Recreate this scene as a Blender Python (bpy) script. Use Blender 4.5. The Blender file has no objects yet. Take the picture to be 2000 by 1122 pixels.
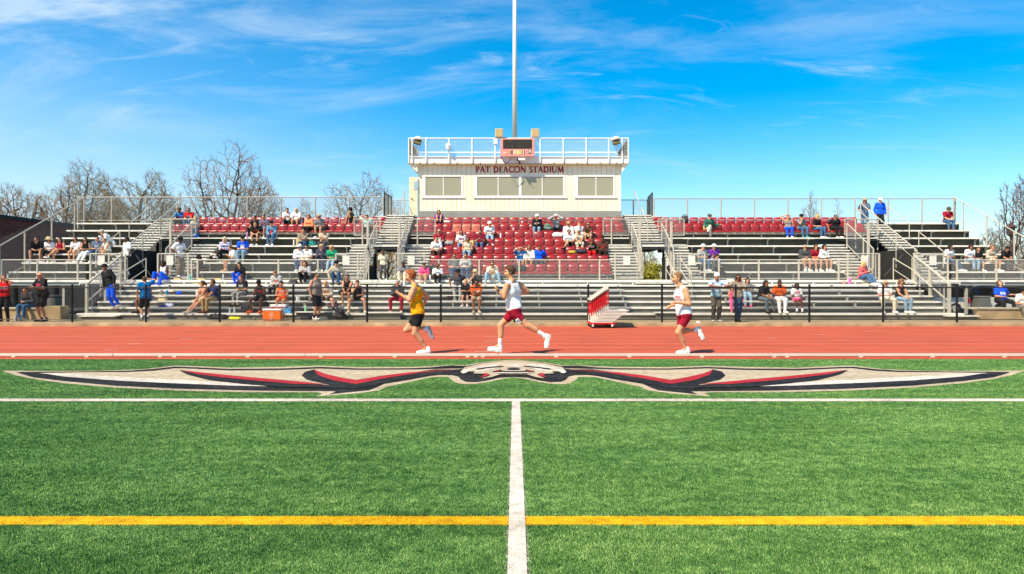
import bpy, math, random
import numpy as np
from mathutils import Vector, Matrix, Quaternion
from mathutils.geometry import tessellate_polygon
random.seed(7); rng = np.random.default_rng(7)
R = math.radians
SC = bpy.context.scene
COL = SC.collection
# ------------------------------------------------------------------ camera, world, sun
F, H, AX, HY = 1400.0, 1.5, 1006.0, 552.0        # focal length in photograph pixels, eye height, centre of view
cd = bpy.data.cameras.new('camera'); cam = bpy.data.objects.new('camera', cd); COL.objects.link(cam)
cam.location = (0, 0, H); cam.rotation_euler = (R(90), 0, 0)
cd.sensor_width = 36; cd.lens = 36*F/2000; cd.shift_x = -(AX-1000)/2000; cd.shift_y = -(561-HY)/2000
cd.clip_end = 3000; cd.clip_start = .1
SC.camera = cam
vs = SC.view_settings
vs.view_transform = 'Standard'; vs.look = 'None'; vs.gamma = 1; vs.use_curve_mapping = False; vs.exposure = 0.62
SUN_EL, SDX, SDY = 52.0, .72, .69                 # elevation; horizontal direction the light travels
w = bpy.data.worlds.new('World'); SC.world = w; w.use_nodes = True
nt = w.node_tree; nt.nodes.clear()
def N(tree, t, **kw):
    n = tree.nodes.new(t)
    for k, v in kw.items():
        if k.startswith('i_'):
            n.inputs[int(k[2:]) if k[2:].isdigit() else k[2:].replace('_', ' ')].default_value = v
        else: setattr(n, k, v)
    return n
def build_world():
    L = nt.links.new
    sky = N(nt, 'ShaderNodeTexSky', sky_type='NISHITA', sun_disc=False, sun_elevation=R(SUN_EL), sun_rotation=math.atan2(-SDX, -SDY),
            altitude=0, air_density=1.0, dust_density=.35, ozone_density=3.0)
    hs = N(nt, 'ShaderNodeHueSaturation', i_Hue=.492, i_Saturation=1.6, i_Value=1.32)
    L(sky.outputs[0], hs.inputs['Color'])
    tc = N(nt, 'ShaderNodeTexCoord'); sx = N(nt, 'ShaderNodeSeparateXYZ'); L(tc.outputs['Generated'], sx.inputs[0])
    zz = N(nt, 'ShaderNodeMath', operation='ADD', i_1=.22); L(sx.outputs[2], zz.inputs[0])
    dx = N(nt, 'ShaderNodeMath', operation='DIVIDE'); L(sx.outputs[0], dx.inputs[0]); L(zz.outputs[0], dx.inputs[1])
    dy = N(nt, 'ShaderNodeMath', operation='DIVIDE'); L(sx.outputs[1], dy.inputs[0]); L(zz.outputs[0], dy.inputs[1])
    cb = N(nt, 'ShaderNodeCombineXYZ'); L(dx.outputs[0], cb.inputs[0]); L(dy.outputs[0], cb.inputs[1])
    def layer(rot, scl, seed, detail, lo, hi, dist):
        mp = N(nt, 'ShaderNodeMapping'); mp.inputs['Rotation'].default_value = (0, 0, R(rot)); mp.inputs['Scale'].default_value = scl
        mp.inputs['Location'].default_value = (seed, seed*.37, 0)
        L(cb.outputs[0], mp.inputs[0])
        no = N(nt, 'ShaderNodeTexNoise', i_Scale=1.0, i_Detail=detail, i_Roughness=.62, i_Distortion=dist); L(mp.outputs[0], no.inputs['Vector'])
        mr = N(nt, 'ShaderNodeMapRange', interpolation_type='SMOOTHSTEP'); mr.inputs[1].default_value = lo; mr.inputs[2].default_value = hi
        L(no.outputs['Fac'], mr.inputs[0]); return mr
    a = layer(20, (1.1, 2.2, 1), 5.3, 10, .45, .80, .9)      # long soft veils
    b = layer(-25, (2.2, 7.0, 1), 1.9, 12, .54, .80, 1.2)   # thin combed streaks
    c = layer(0, (.55, .55, 1), 11.4, 3, .30, .60, 0)       # where cloud gathers
    # more cloud towards the left of the view and low down
    gx = N(nt, 'ShaderNodeMapRange', interpolation_type='SMOOTHSTEP'); L(sx.outputs[0], gx.inputs[0])
    gx.inputs[1].default_value = .30; gx.inputs[2].default_value = -.62; gx.inputs[3].default_value = .42; gx.inputs[4].default_value = 2.3
    m1 = N(nt, 'ShaderNodeMath', operation='MULTIPLY'); L(a.outputs[0], m1.inputs[0]); L(gx.outputs[0], m1.inputs[1])
    m2 = N(nt, 'ShaderNodeMath', operation='MULTIPLY', i_1=.75); L(b.outputs[0], m2.inputs[0])
    ad = N(nt, 'ShaderNodeMath', operation='ADD'); L(m1.outputs[0], ad.inputs[0]); L(m2.outputs[0], ad.inputs[1])
    m3 = N(nt, 'ShaderNodeMath', operation='MULTIPLY'); L(ad.outputs[0], m3.inputs[0]); L(c.outputs[0], m3.inputs[1])
    # pale band near the horizon
    hz = N(nt, 'ShaderNodeMapRange', interpolation_type='SMOOTHSTEP'); L(sx.outputs[2], hz.inputs[0])
    hz.inputs[1].default_value = .24; hz.inputs[2].default_value = .0; hz.inputs[3].default_value = 0; hz.inputs[4].default_value = .45
    lx = N(nt, 'ShaderNodeMapRange', interpolation_type='SMOOTHSTEP'); L(sx.outputs[0], lx.inputs[0]); lx.inputs[1].default_value = .05; lx.inputs[2].default_value = -.65; lx.inputs[3].default_value = 0; lx.inputs[4].default_value = .5
    lz = N(nt, 'ShaderNodeMapRange', interpolation_type='SMOOTHSTEP'); L(sx.outputs[2], lz.inputs[0]); lz.inputs[1].default_value = .40; lz.inputs[2].default_value = .12
    lm = N(nt, 'ShaderNodeMath', operation='MULTIPLY'); L(lx.outputs[0], lm.inputs[0]); L(lz.outputs[0], lm.inputs[1]); m4 = N(nt, 'ShaderNodeMath', operation='ADD'); L(m3.outputs[0], m4.inputs[0]); L(lm.outputs[0], m4.inputs[1]); m3 = m4
    ad2 = N(nt, 'ShaderNodeMath', operation='ADD', use_clamp=True); L(m3.outputs[0], ad2.inputs[0]); L(hz.outputs[0], ad2.inputs[1])
    fm = N(nt, 'ShaderNodeMath', operation='MULTIPLY', i_1=.72); L(ad2.outputs[0], fm.inputs[0])
    mx = N(nt, 'ShaderNodeMix', data_type='RGBA'); L(fm.outputs[0], mx.inputs[0]); L(hs.outputs[0], mx.inputs[6])
    mx.inputs[7].default_value = (4.9, 6.0, 6.9, 1)
    bg = N(nt, 'ShaderNodeBackground', i_Strength=.10); L(mx.outputs[2], bg.inputs[0])
    out = N(nt, 'ShaderNodeOutputWorld'); L(bg.outputs[0], out.inputs[0])
build_world()
sl = bpy.data.lights.new('sun', 'SUN'); sl.energy = 5.0; sl.angle = R(.53); sl.color = (1.0, .87, .66)
sun = bpy.data.objects.new('sun', sl); COL.objects.link(sun); sun.location = (-20, -20, 40)
_ce = math.cos(R(SUN_EL)); _n = math.hypot(SDX, SDY)
sun.rotation_euler = Vector((SDX/_n*_ce, SDY/_n*_ce, -math.sin(R(SUN_EL)))).to_track_quat('-Z', 'Y').to_euler()

# ------------------------------------------------------------------ helpers
def at(px, py, Y):                    # photograph pixel on the vertical plane at depth Y
    return Vector(((px-AX)*Y/F, Y, H-(py-HY)*Y/F))
def X(px, Y): return (px-AX)*Y/F
def Z(py, Y): return H-(py-HY)*Y/F
_mats = {}
def M(key, col, rough=.6, var=.12, scale=6.0, bump=.0, metal=0.0, obj=False, spec=.28, detail=3, coat=0):
    if key in _mats: return _mats[key]
    m = bpy.data.materials.new(key); m.use_nodes = True; t = m.node_tree; t.nodes.clear(); L = t.links.new
    if obj: v = N(t, 'ShaderNodeTexCoord').outputs['Object']
    else: v = N(t, 'ShaderNodeNewGeometry').outputs['Position']
    no = N(t, 'ShaderNodeTexNoise', i_Scale=scale, i_Detail=detail); L(v, no.inputs['Vector'])
    a = tuple(max(0, c*(1-var)) for c in col)+(1,); b = tuple(min(1, c*(1+var)) for c in col)+(1,)
    mr = N(t, 'ShaderNodeMapRange'); mr.inputs[1].default_value = .3; mr.inputs[2].default_value = .7; L(no.outputs['Fac'], mr.inputs[0])
    mx = N(t, 'ShaderNodeMix', data_type='RGBA'); L(mr.outputs[0], mx.inputs[0]); mx.inputs[6].default_value = a; mx.inputs[7].default_value = b
    p = N(t, 'ShaderNodeBsdfPrincipled'); p.inputs['Roughness'].default_value = rough; p.inputs['Metallic'].default_value = metal
    p.inputs['Specular IOR Level'].default_value = spec
    if coat: p.inputs['Coat Weight'].default_value = coat; p.inputs['Coat Roughness'].default_value = .3
    L(mx.outputs[2], p.inputs['Base Color'])
    if bump:
        bn = N(t, 'ShaderNodeTexNoise', i_Scale=scale*1.7, i_Detail=4); L(v, bn.inputs['Vector'])
        bp = N(t, 'ShaderNodeBump', i_Strength=bump, i_Distance=.02); L(bn.outputs['Fac'], bp.inputs['Height']); L(bp.outputs[0], p.inputs['Normal'])
    o = N(t, 'ShaderNodeOutputMaterial'); L(p.outputs[0], o.inputs[0])
    _mats[key] = m; return m

class MB:                              # collects shapes, makes ONE mesh
    def __init__(s): s.v = []; s.f = []; s.m = []
    def add(s, vs_, fs, mi=0):
        o = len(s.v); s.v += [tuple(v) for v in vs_]; s.f += [tuple(i+o for i in f) for f in fs]; s.m += [mi]*len(fs); return s
    def box(s, x0, x1, y0, y1, z0, z1, mi=0):
        return s.add([(x0,y0,z0),(x1,y0,z0),(x1,y1,z0),(x0,y1,z0),(x0,y0,z1),(x1,y0,z1),(x1,y1,z1),(x0,y1,z1)],
              [(0,3,2,1),(4,5,6,7),(0,1,5,4),(1,2,6,5),(2,3,7,6),(3,0,4,7)], mi)
    def tube(s, a, b, r0, r1=None, n=8, mi=0, caps=True):
        a = Vector(a); b = Vector(b); r1 = r0 if r1 is None else r1
        d = (b-a).normalized(); u = d.cross(Vector((0,0,1)) if abs(d.z) < .9 else Vector((1,0,0))).normalized(); w_ = d.cross(u)
        vs_ = []
        for p, r in ((a, r0), (b, r1)):
            for i in range(n):
                t = 2*math.pi*i/n; vs_.append(p+u*(r*math.cos(t))+w_*(r*math.sin(t)))
        fs = [(i, (i+1) % n, n+(i+1) % n, n+i) for i in range(n)]
        if caps: fs += [tuple(range(n-1, -1, -1)), tuple(range(n, 2*n))]
        return s.add(vs_, fs, mi)
    def path(s, pts, r, n=8, mi=0):
        for a, b in zip(pts[:-1], pts[1:]): s.tube(a, b, r, n=n, mi=mi)
        return s
    def lathe(s, c, prof, n=16, mi=0, axis='z'):
        vs_ = []; c = Vector(c)
        for r, h in prof:
            for i in range(n):
                t = 2*math.pi*i/n; q = (r*math.cos(t), r*math.sin(t), h)
                if axis == 'x': q = (q[2], q[0], q[1])
                if axis == 'y': q = (q[0], q[2], q[1])
                vs_.append(c+Vector(q))
        fs = []
        for j in range(len(prof)-1):
            for i in range(n): fs.append((j*n+i, j*n+(i+1) % n, (j+1)*n+(i+1) % n, (j+1)*n+i))
        fs += [tuple(range(n-1, -1, -1)), tuple(range((len(prof)-1)*n, len(prof)*n))]
        return s.add(vs_, fs, mi)
    def prism(s, poly, lo, hi, axis='y', mi=0):   # poly: 2-D outline; extruded along axis
        n = len(poly)
        def P(a, b, c): return {'y': (a, c, b), 'x': (c, a, b), 'z': (a, b, c)}[axis]
        vs_ = [P(a, b, lo) for a, b in poly]+[P(a, b, hi) for a, b in poly]
        fs = [(i, (i+1) % n, n+(i+1) % n, n+i) for i in range(n)]+[tuple(range(n-1, -1, -1)), tuple(range(n, 2*n))]
        return s.add(vs_, fs, mi)
    def mesh(s, name, mats, smooth=False, bevel=0):
        me = bpy.data.meshes.new(name); me.from_pydata(s.v, [], s.f); me.validate()
        mats = mats if isinstance(mats, (list, tuple)) else [mats]
        for m in mats: me.materials.append(m)
        if len(mats) > 1 and len(me.polygons) == len(s.m): me.polygons.foreach_set('material_index', s.m)
        import bmesh
        bm = bmesh.new(); bm.from_mesh(me); bmesh.ops.recalc_face_normals(bm, faces=bm.faces)
        if bevel: bmesh.ops.bevel(bm, geom=list(bm.edges), offset=bevel, segments=1, affect='EDGES', profile=.5)
        bm.to_mesh(me); bm.free()
        if smooth: me.shade_smooth() if hasattr(me, 'shade_smooth') else me.polygons.foreach_set('use_smooth', [True]*len(me.polygons))
        return me
def link(name, me, parent=None, loc=None, rot=None):
    o = bpy.data.objects.new(name, me); COL.objects.link(o)
    if loc is not None: o.location = loc
    if rot is not None: o.rotation_euler = rot
    if parent is not None: o.parent = parent
    return o
def thing(name, label, cat, loc=(0,0,0), rotz=0, group=None):
    o = bpy.data.objects.new(name, None); COL.objects.link(o); o.empty_display_size = .1
    o.location = loc; o.rotation_euler = (0, 0, rotz); o['label'] = label; o['category'] = cat
    if group: o['group'] = group
    return o
def tag(o, label, cat, group=None):
    o['label'] = label; o['category'] = cat
    if group: o['group'] = group
    return o
def struct(name, me, kind='structure'):
    o = link(name, me); o['kind'] = kind; return o
def wpart(name, mb, mat, parent, kind=None, **kw):     # mesh built in WORLD coordinates, hung on an unrotated parent
    o = link(name, mb.mesh(name, mat, **kw), parent)
    o.location = -Vector(parent.location) if parent.parent is None else -(Vector(parent.location)+Vector(parent.parent.location))
    if kind: o['kind'] = kind
    return o
_cubes = {}
def bpart(name, parent, mat, x0, x1, y0, y1, z0, z1):   # a box part: all share one cube mesh per material
    k = mat.name
    if k not in _cubes: _cubes[k] = MB().box(-.5,.5,-.5,.5,-.5,.5).mesh('block_'+k, mat)
    o = link(name, _cubes[k], parent)
    c = Vector(((x0+x1)/2, (y0+y1)/2, (z0+z1)/2)); off = Vector((0,0,0)); p = parent
    while p is not None: off += Vector(p.location); p = p.parent
    o.location = c-off; o.scale = (max(x1-x0, 1e-4), max(y1-y0, 1e-4), max(z1-z0, 1e-4))
    return o
def tubes_mesh(name, segs, n, mat):      # numpy: many tapered tubes in one mesh; segs (k,8): p0,p1,r0,r1
    s = np.asarray(segs, dtype=np.float64); k = len(s); a = s[:, 0:3]; b = s[:, 3:6]; d = b-a
    d /= np.maximum(np.linalg.norm(d, axis=1, keepdims=True), 1e-9)
    ref = np.where(np.abs(d[:, 2:3]) < .9, np.array([[0,0,1.0]]), np.array([[1.0,0,0]]))
    u = np.cross(d, ref); u /= np.maximum(np.linalg.norm(u, axis=1, keepdims=True), 1e-9); w_ = np.cross(d, u)
    t = np.arange(n)*2*np.pi/n; ct = np.cos(t)[None, :, None]; st = np.sin(t)[None, :, None]
    ring = u[:, None, :]*ct+w_[:, None, :]*st
    v = np.concatenate([a[:, None, :]+ring*s[:, 6][:, None, None], b[:, None, :]+ring*s[:, 7][:, None, None]], axis=1).reshape(-1, 3)
    i = np.arange(n); j = (i+1) % n
    q = np.stack([i, j, n+j, n+i], 1)[None]+(np.arange(k)*2*n)[:, None, None]
    return np_mesh(name, v, q.reshape(-1, 4), [mat], smooth=n > 4)
def np_mesh(name, v, f, mats, smooth=False, mi=None):
    me = bpy.data.meshes.new(name); nf, c = f.shape
    me.vertices.add(len(v)); me.vertices.foreach_set('co', np.ascontiguousarray(v, dtype=np.float32).ravel())
    me.loops.add(nf*c); me.loops.foreach_set('vertex_index', np.ascontiguousarray(f, dtype=np.int32).ravel())
    me.polygons.add(nf); me.polygons.foreach_set('loop_start', np.arange(0, nf*c, c, dtype=np.int32))
    try: me.polygons.foreach_set('loop_total', np.full(nf, c, dtype=np.int32))
    except Exception: pass
    for m in mats: me.materials.append(m)
    if mi is not None: me.polygons.foreach_set('material_index', np.asarray(mi, dtype=np.int32))
    me.update(calc_edges=True)
    me.polygons.foreach_set('use_smooth', np.full(nf, smooth))
    return me
def chainlink(P0, U, V, cell=.05, r=.0025, mat=None, name='wire_mesh', parent=None, clip=None):
    """woven wire between the corner P0 and the edge vectors U (along) and V (up, may be sheared); real wires"""
    P0 = Vector(P0); U = Vector(U); V = Vector(V); lu, lv = U.length, V.length; step = cell*math.sqrt(2); segs = []
    k = -math.ceil(lv/step)
    n = math.ceil(lu/step)+1
    for i in range(k, n):
        for sgn in (1, -1):
            u0 = i*step if sgn == 1 else (i*step+lv)
            a0, b0 = (u0, 0.0), (u0+sgn*lv, lv)
            (ua, va), (ub, vb) = a0, b0
            def cut(ua, va, ub, vb, lim, lo):
                if lo and ua < lim: t = (lim-ua)/(ub-ua); return lim, va+(vb-va)*t, ub, vb
                if not lo and ua > lim: t = (lim-ua)/(ub-ua); return lim, va+(vb-va)*t, ub, vb
                return ua, va, ub, vb
            if min(ua, ub) >= lu or max(ua, ub) <= 0: continue
            ua, va, ub, vb = cut(ua, va, ub, vb, 0, True); ub, vb, ua, va = cut(ub, vb, ua, va, 0, True)
            ua, va, ub, vb = cut(ua, va, ub, vb, lu, False); ub, vb, ua, va = cut(ub, vb, ua, va, lu, False)
            a = P0+U*(ua/lu)+V*(va/lv); b = P0+U*(ub/lu)+V*(vb/lv)
            if (b-a).length > .01: segs.append((*a, *b, r, r))
    if not segs: return None
    me = tubes_mesh(name, segs, 3, mat); o = link(name, me, parent)
    if parent is not None: o.location = -Vector(parent.location)
    o['kind'] = 'stuff'
    return o
def text_mesh(s, size, depth, mat, name='lettering'):
    cu = bpy.data.curves.new(name, 'FONT'); cu.body = s; cu.size = size; cu.extrude = depth; cu.align_x = 'CENTER'; cu.align_y = 'CENTER'
    o = bpy.data.objects.new(name, cu); COL.objects.link(o)
    dg = bpy.context.evaluated_depsgraph_get(); me = bpy.data.meshes.new_from_object(o.evaluated_get(dg))
    bpy.data.objects.remove(o); me.materials.clear(); me.materials.append(mat); return me
ORD = ['first','second','third','fourth','fifth','sixth','seventh','eighth','ninth','tenth','eleventh','twelfth']
# common materials
alu = M('aluminium_plank', (.74,.70,.61), .45, .17, 2.5, .15, .0, detail=6)
alu_d = M('aluminium_deck', (.52,.49,.43), .5, .15, 7, .2, .0)
riser_m = M('shade_darkened_riser', (.052,.052,.038), .7, .3, 1.6, .1, detail=6)  # riser grey darkened to carry the shadow under the seat planks
galv = M('galvanised_pipe', (.47,.43,.34), .45, .10, 14, .05, .0)
galv_mesh = M('galvanised_wire', (.42,.42,.39), .45, .1, 30, 0, .5)
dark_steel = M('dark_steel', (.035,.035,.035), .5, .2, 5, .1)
black_paint = M('black_vinyl_paint', (.012,.014,.015), .4, .2, 20, 0)
red_pl = M('red_seat_plastic', (.34,.011,.008), .36, .14, 9, .0, 0, coat=.9)
pink_pl = M('faded_red_seat_plastic', (.55,.16,.11), .4, .10, 9, .05)
# ------------------------------------------------------------------ ground, turf, track
FH = F*H
def Yp(py): return FH/(py-HY)
def G(px, py): y = Yp(py); return ((px-AX)*y/F, y)
def turf_mat(key, lo, hi, hi2, rough=.75):
    m = bpy.data.materials.new(key); m.use_nodes = True; t = m.node_tree; t.nodes.clear(); L = t.links.new
    g = N(t, 'ShaderNodeNewGeometry')
    mp = N(t, 'ShaderNodeMapping'); mp.inputs['Scale'].default_value = (1, 1, .05); L(g.outputs['Position'], mp.inputs[0])
    fine = N(t, 'ShaderNodeTexWhiteNoise') if False else N(t, 'ShaderNodeTexNoise', i_Scale=120, i_Detail=3); L(mp.outputs[0], fine.inputs['Vector'])
    mid = N(t, 'ShaderNodeTexNoise', i_Scale=9, i_Detail=5, i_Roughness=.7); L(mp.outputs[0], mid.inputs['Vector'])
    r1 = N(t, 'ShaderNodeMapRange'); r1.inputs[1].default_value = .36; r1.inputs[2].default_value = .64; L(fine.outputs['Fac'], r1.inputs[0])
    r2 = N(t, 'ShaderNodeMapRange'); r2.inputs[1].default_value = .3; r2.inputs[2].default_value = .7; L(mid.outputs['Fac'], r2.inputs[0])
    mp2 = N(t, 'ShaderNodeMapping'); mp2.inputs['Scale'].default_value = (.55, 1.9, .05); L(g.outputs['Position'], mp2.inputs[0]); big = N(t, 'ShaderNodeTexNoise', i_Scale=1.0, i_Detail=4, i_Roughness=.6); L(mp2.outputs[0], big.inputs['Vector'])
    r3 = N(t, 'ShaderNodeMapRange'); r3.inputs[1].default_value = .35; r3.inputs[2].default_value = .65; r3.inputs[3].default_value = -.11; r3.inputs[4].default_value = .10; L(big.outputs['Fac'], r3.inputs[0])
    ma = N(t, 'ShaderNodeMath', operation='MULTIPLY_ADD', i_1=.54); L(r3.outputs[0], ma.inputs[2]); L(r1.outputs[0], ma.inputs[0])
    mb = N(t, 'ShaderNodeMath', operation='MULTIPLY_ADD', i_1=.46); L(r2.outputs[0], mb.inputs[0]); L(ma.outputs[0], mb.inputs[2])
    cr = N(t, 'ShaderNodeValToRGB'); L(mb.outputs[0], cr.inputs[0]); e = cr.color_ramp.elements
    e[0].position = .12; e[0].color = (*lo, 1); e[1].position = .9; e[1].color = (*hi2, 1); x = e.new(.55); x.color = (*hi, 1)
    p = N(t, 'ShaderNodeBsdfPrincipled'); p.inputs['Roughness'].default_value = rough; p.inputs['Specular IOR Level'].default_value = .12
    L(cr.outputs[0], p.inputs['Base Color'])
    o = N(t, 'ShaderNodeOutputMaterial'); L(p.outputs[0], o.inputs[0]); return m
T_green = turf_mat('turf_green', (.024,.088,.024), (.150,.300,.070), (.42,.56,.19))
T_white = turf_mat('turf_white', (.20,.17,.13), (.58,.52,.44), (.84,.80,.72))
T_yellow = turf_mat('turf_yellow', (.42,.20,.004), (.78,.46,.008), (.90,.62,.03))
T_black = turf_mat('turf_black', (.005,.005,.005), (.013,.012,.011), (.07,.066,.06))
T_tan = turf_mat('turf_tan', (.24,.185,.12), (.45,.365,.25), (.62,.53,.39))
T_red = turf_mat('turf_red', (.22,.010,.016), (.36,.018,.024), (.50,.05,.05))
T_base = turf_mat('turf_base_green', (.012,.045,.014), (.05,.14,.035), (.16,.28,.08)); T_wbase = turf_mat('line_base_white', (.26,.22,.17), (.58,.52,.44), (.78,.73,.64)); T_ybase = turf_mat('line_base_yellow', (.28,.14,.003), (.60,.36,.006), (.78,.50,.02))  # green base darkened, standing in for shade between the blades
TM = [T_green, T_white, T_yellow, T_black, T_tan, T_red]
def sheet(name, x0, x1, y0, y1, z, mat, kind='structure', zb=None):
    me = MB().add([(x0,y0,z),(x1,y0,z),(x1,y1,z),(x0,y1,z)], [(0,1,2,3)]).mesh(name, mat)
    return struct(name, me, kind)
soil = M('bare_soil_and_dry_grass', (.20,.15,.07), .95, .35, 1.5, .5)
sheet('ground', -900, 900, -300, 1600, -.30, soil)
TY0, TY1 = -4.0, 14.0
sheet('turf', -40, 40, TY0, TY1, 0.0, T_base)
# the emblem, traced as ground outlines; left half in photograph pixels, mirrored about MX
MX = 1003.0
def zl(pts): return [(x/2, 690+y/2) for x, y in pts]
def zh(pts): return [(840+x/6.25, 690+y/6.25) for x, y in pts]
def poly_sym(top_l, bot_l):   # top edge from left tip to the centre, bottom edge from the centre back to the left tip
    top = top_l+[(2*MX-x, y) for x, y in reversed(top_l)]
    bot = [(2*MX-x, y) for x, y in reversed(bot_l)]+bot_l
    return top+bot
EMB = []   # (material index, polygon in px)
EMB.append((4, poly_sym(
    zl([(6,69),(200,71),(400,70),(560,64),(680,50),(725,50),(900,58),(1100,55),(1250,50),(1400,56),(1600,55),(1680,52)])+zh([(0,165),(200,150),(430,150),(640,115),(900,92),(1018,90)]),
    zh([(1018,300),(900,315),(700,358),(560,378),(420,384),(330,370),(260,330),(230,295),(120,292),(0,300)])+zl([(1600,114),(1510,133),(1480,147),(1400,158),(1235,171),(1260,159),(1238,154),(1000,155),(700,148),(450,136),(250,119),(120,100),(60,88)]))))
EMB.append((3, poly_sym(
    zl([(66,75),(300,73),(500,70),(600,63),(680,54),(722,55),(900,63),(1100,61),(1250,55),(1400,61),(1600,60)])+zh([(0,178),(230,155),(450,158),(650,122),(900,101),(1018,100)]),
    zh([(1018,297),(850,305),(700,340),(560,360),(440,356),(380,330),(345,292),(270,275),(120,272),(0,284)])+zl([(1600,106),(1500,122),(1470,136),(1440,147),(1330,158),(1285,163),(1312,151),(1000,148),(700,141),(450,129),(250,111),(130,96),(75,80)]))))
def sym(mi, pts): EMB.append((mi, pts)); EMB.append((mi, [(2*MX-x, y) for x, y in pts]))
# wing field
sym(4, zl([(150,80),(300,77),(500,76),(600,71),(682,61),(720,61),(900,70),(1100,68),(1250,62),(1400,67),(1600,66),(1820,61),(1700,73),(1560,91),(1400,117),(1290,134),(1100,131),(900,122),(700,112),(500,103),(300,92)]))
sym(1, zl([(160,79),(350,88),(550,99),(800,112),(1000,122),(1095,133),(900,129),(700,121),(450,109),(250,94)]))
sym(3, zl([(1228,66),(1192,75),(1178,90),(1198,106),(1290,128),(1280,142),(1400,141),(1560,106),(1830,67),(1700,66),(1550,86),(1400,109),(1320,100),(1260,85)]))
sym(5, zl([(1226,66),(1262,82),(1330,98),(1392,108),(1500,90),(1600,78),(1800,66),(1640,79),(1500,102),(1392,124),(1300,109),(1240,88)]))
sym(3, zl([(700,70),(800,86),(950,102),(1100,115),(1290,130),(1300,140),(1090,136),(950,124),(820,109),(730,86)]))
sym(5, zl([(702,70),(800,81),(950,96),(1100,109),(1285,127),(1150,125),(1000,112),(860,98),(770,86)]))
# head
EMB.append((4, poly_sym(zh([(420,188),(640,140),(900,112),(1018,110)]), zh([(1018,273),(860,272),(760,305),(640,326),(700,290),(690,268),(530,264),(545,238),(460,240),(400,215)]))))
sym(1, zh([(372,245),(395,218),(500,196),(640,172),(820,152),(862,158),(700,186),(560,206),(470,232),(440,256),(400,264)]))
sym(1, zh([(538,235),(700,203),(880,188),(720,222),(560,250)]))
sym(3, zh([(560,210),(700,190),(880,173),(905,180),(720,202),(580,220)]))
EMB.append((1, poly_sym(zh([(920,186),(960,166),(1018,160)]), zh([(1018,190)]))))
EMB.append((3, poly_sym(zh([(932,213),(970,203),(1018,201)]), zh([(1018,228),(960,224)]))))
EMB.append((1, poly_sym(zh([(900,236),(960,232),(1018,233)]), zh([(1018,240),(900,243)]))))
EMB.append((3, poly_sym(zh([(760,247),(860,222),(880,238),(1018,242)]), zh([(1018,250),(860,247),(770,256)]))))
EMB.append((1, poly_sym(zh([(760,262),(880,258),(1018,260)]), zh([(1018,270),(880,270)]))))
sym(5, zh([(664,266),(735,284),(690,306),(618,324),(655,292)]))
sym(5, zh([(782,242),(852,238),(850,250),(792,252)]))
emb_g = [(mi, [G(x, y) for x, y in pts]) for mi, pts in EMB]
def flat_poly(pts, z):
    v = [Vector((x, y, z)) for x, y in pts]; tr = tessellate_polygon([v]); return [tuple(p) for p in v], [tuple(t) for t in tr]
emb_root_mb = MB()
for i, (mi, pts) in enumerate(emb_g):
    v, f = flat_poly(pts, .004+.0012*i); emb_root_mb.add(v, f, mi)
me = bpy.data.meshes.new('bird_emblem'); me.from_pydata(emb_root_mb.v, [], emb_root_mb.f)
for m in TM: me.materials.append(m)
me.polygons.foreach_set('material_index', emb_root_mb.m); me.update()
o = link('bird_emblem', me); tag(o, 'wide winged bird emblem in black, tan and crimson laid into the turf beside the track', 'field emblem')
# lines
WX0, WX1 = X(988.5, Yp(1122)), X(1032.5, Yp(1122))
LW = (WX0+WX1)/2; HW = (WX1-WX0)/2
yl_a, yl_b = Yp(1027.0), Yp(1009.5); wl_a, wl_b = Yp(784.6), Yp(779.6)
tag(struct('yellow_line', MB().add([(-40,yl_a+.008,.004),(40,yl_a+.008,.004),(40,yl_b-.004,.004),(-40,yl_b-.004,.004)], [(0,1,2,3)]).mesh('yellow_line', T_ybase)), 'yellow line across the turf', 'line')
tag(struct('sideline', MB().add([(-40,wl_a,.004),(40,wl_a,.004),(40,wl_b,.004),(-40,wl_b,.004)], [(0,1,2,3)]).mesh('sideline', T_wbase)), 'thin white line across the turf', 'line')
tag(struct('halfway_line', MB().add([(LW-HW+.006,TY0,.008),(LW+HW-.006,TY0,.008),(LW+HW-.008,wl_a,.008),(LW-HW+.008,wl_a,.008)], [(0,1,2,3)]).mesh('halfway_line', T_wbase)), 'broad white line running towards the camera', 'line')
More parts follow.
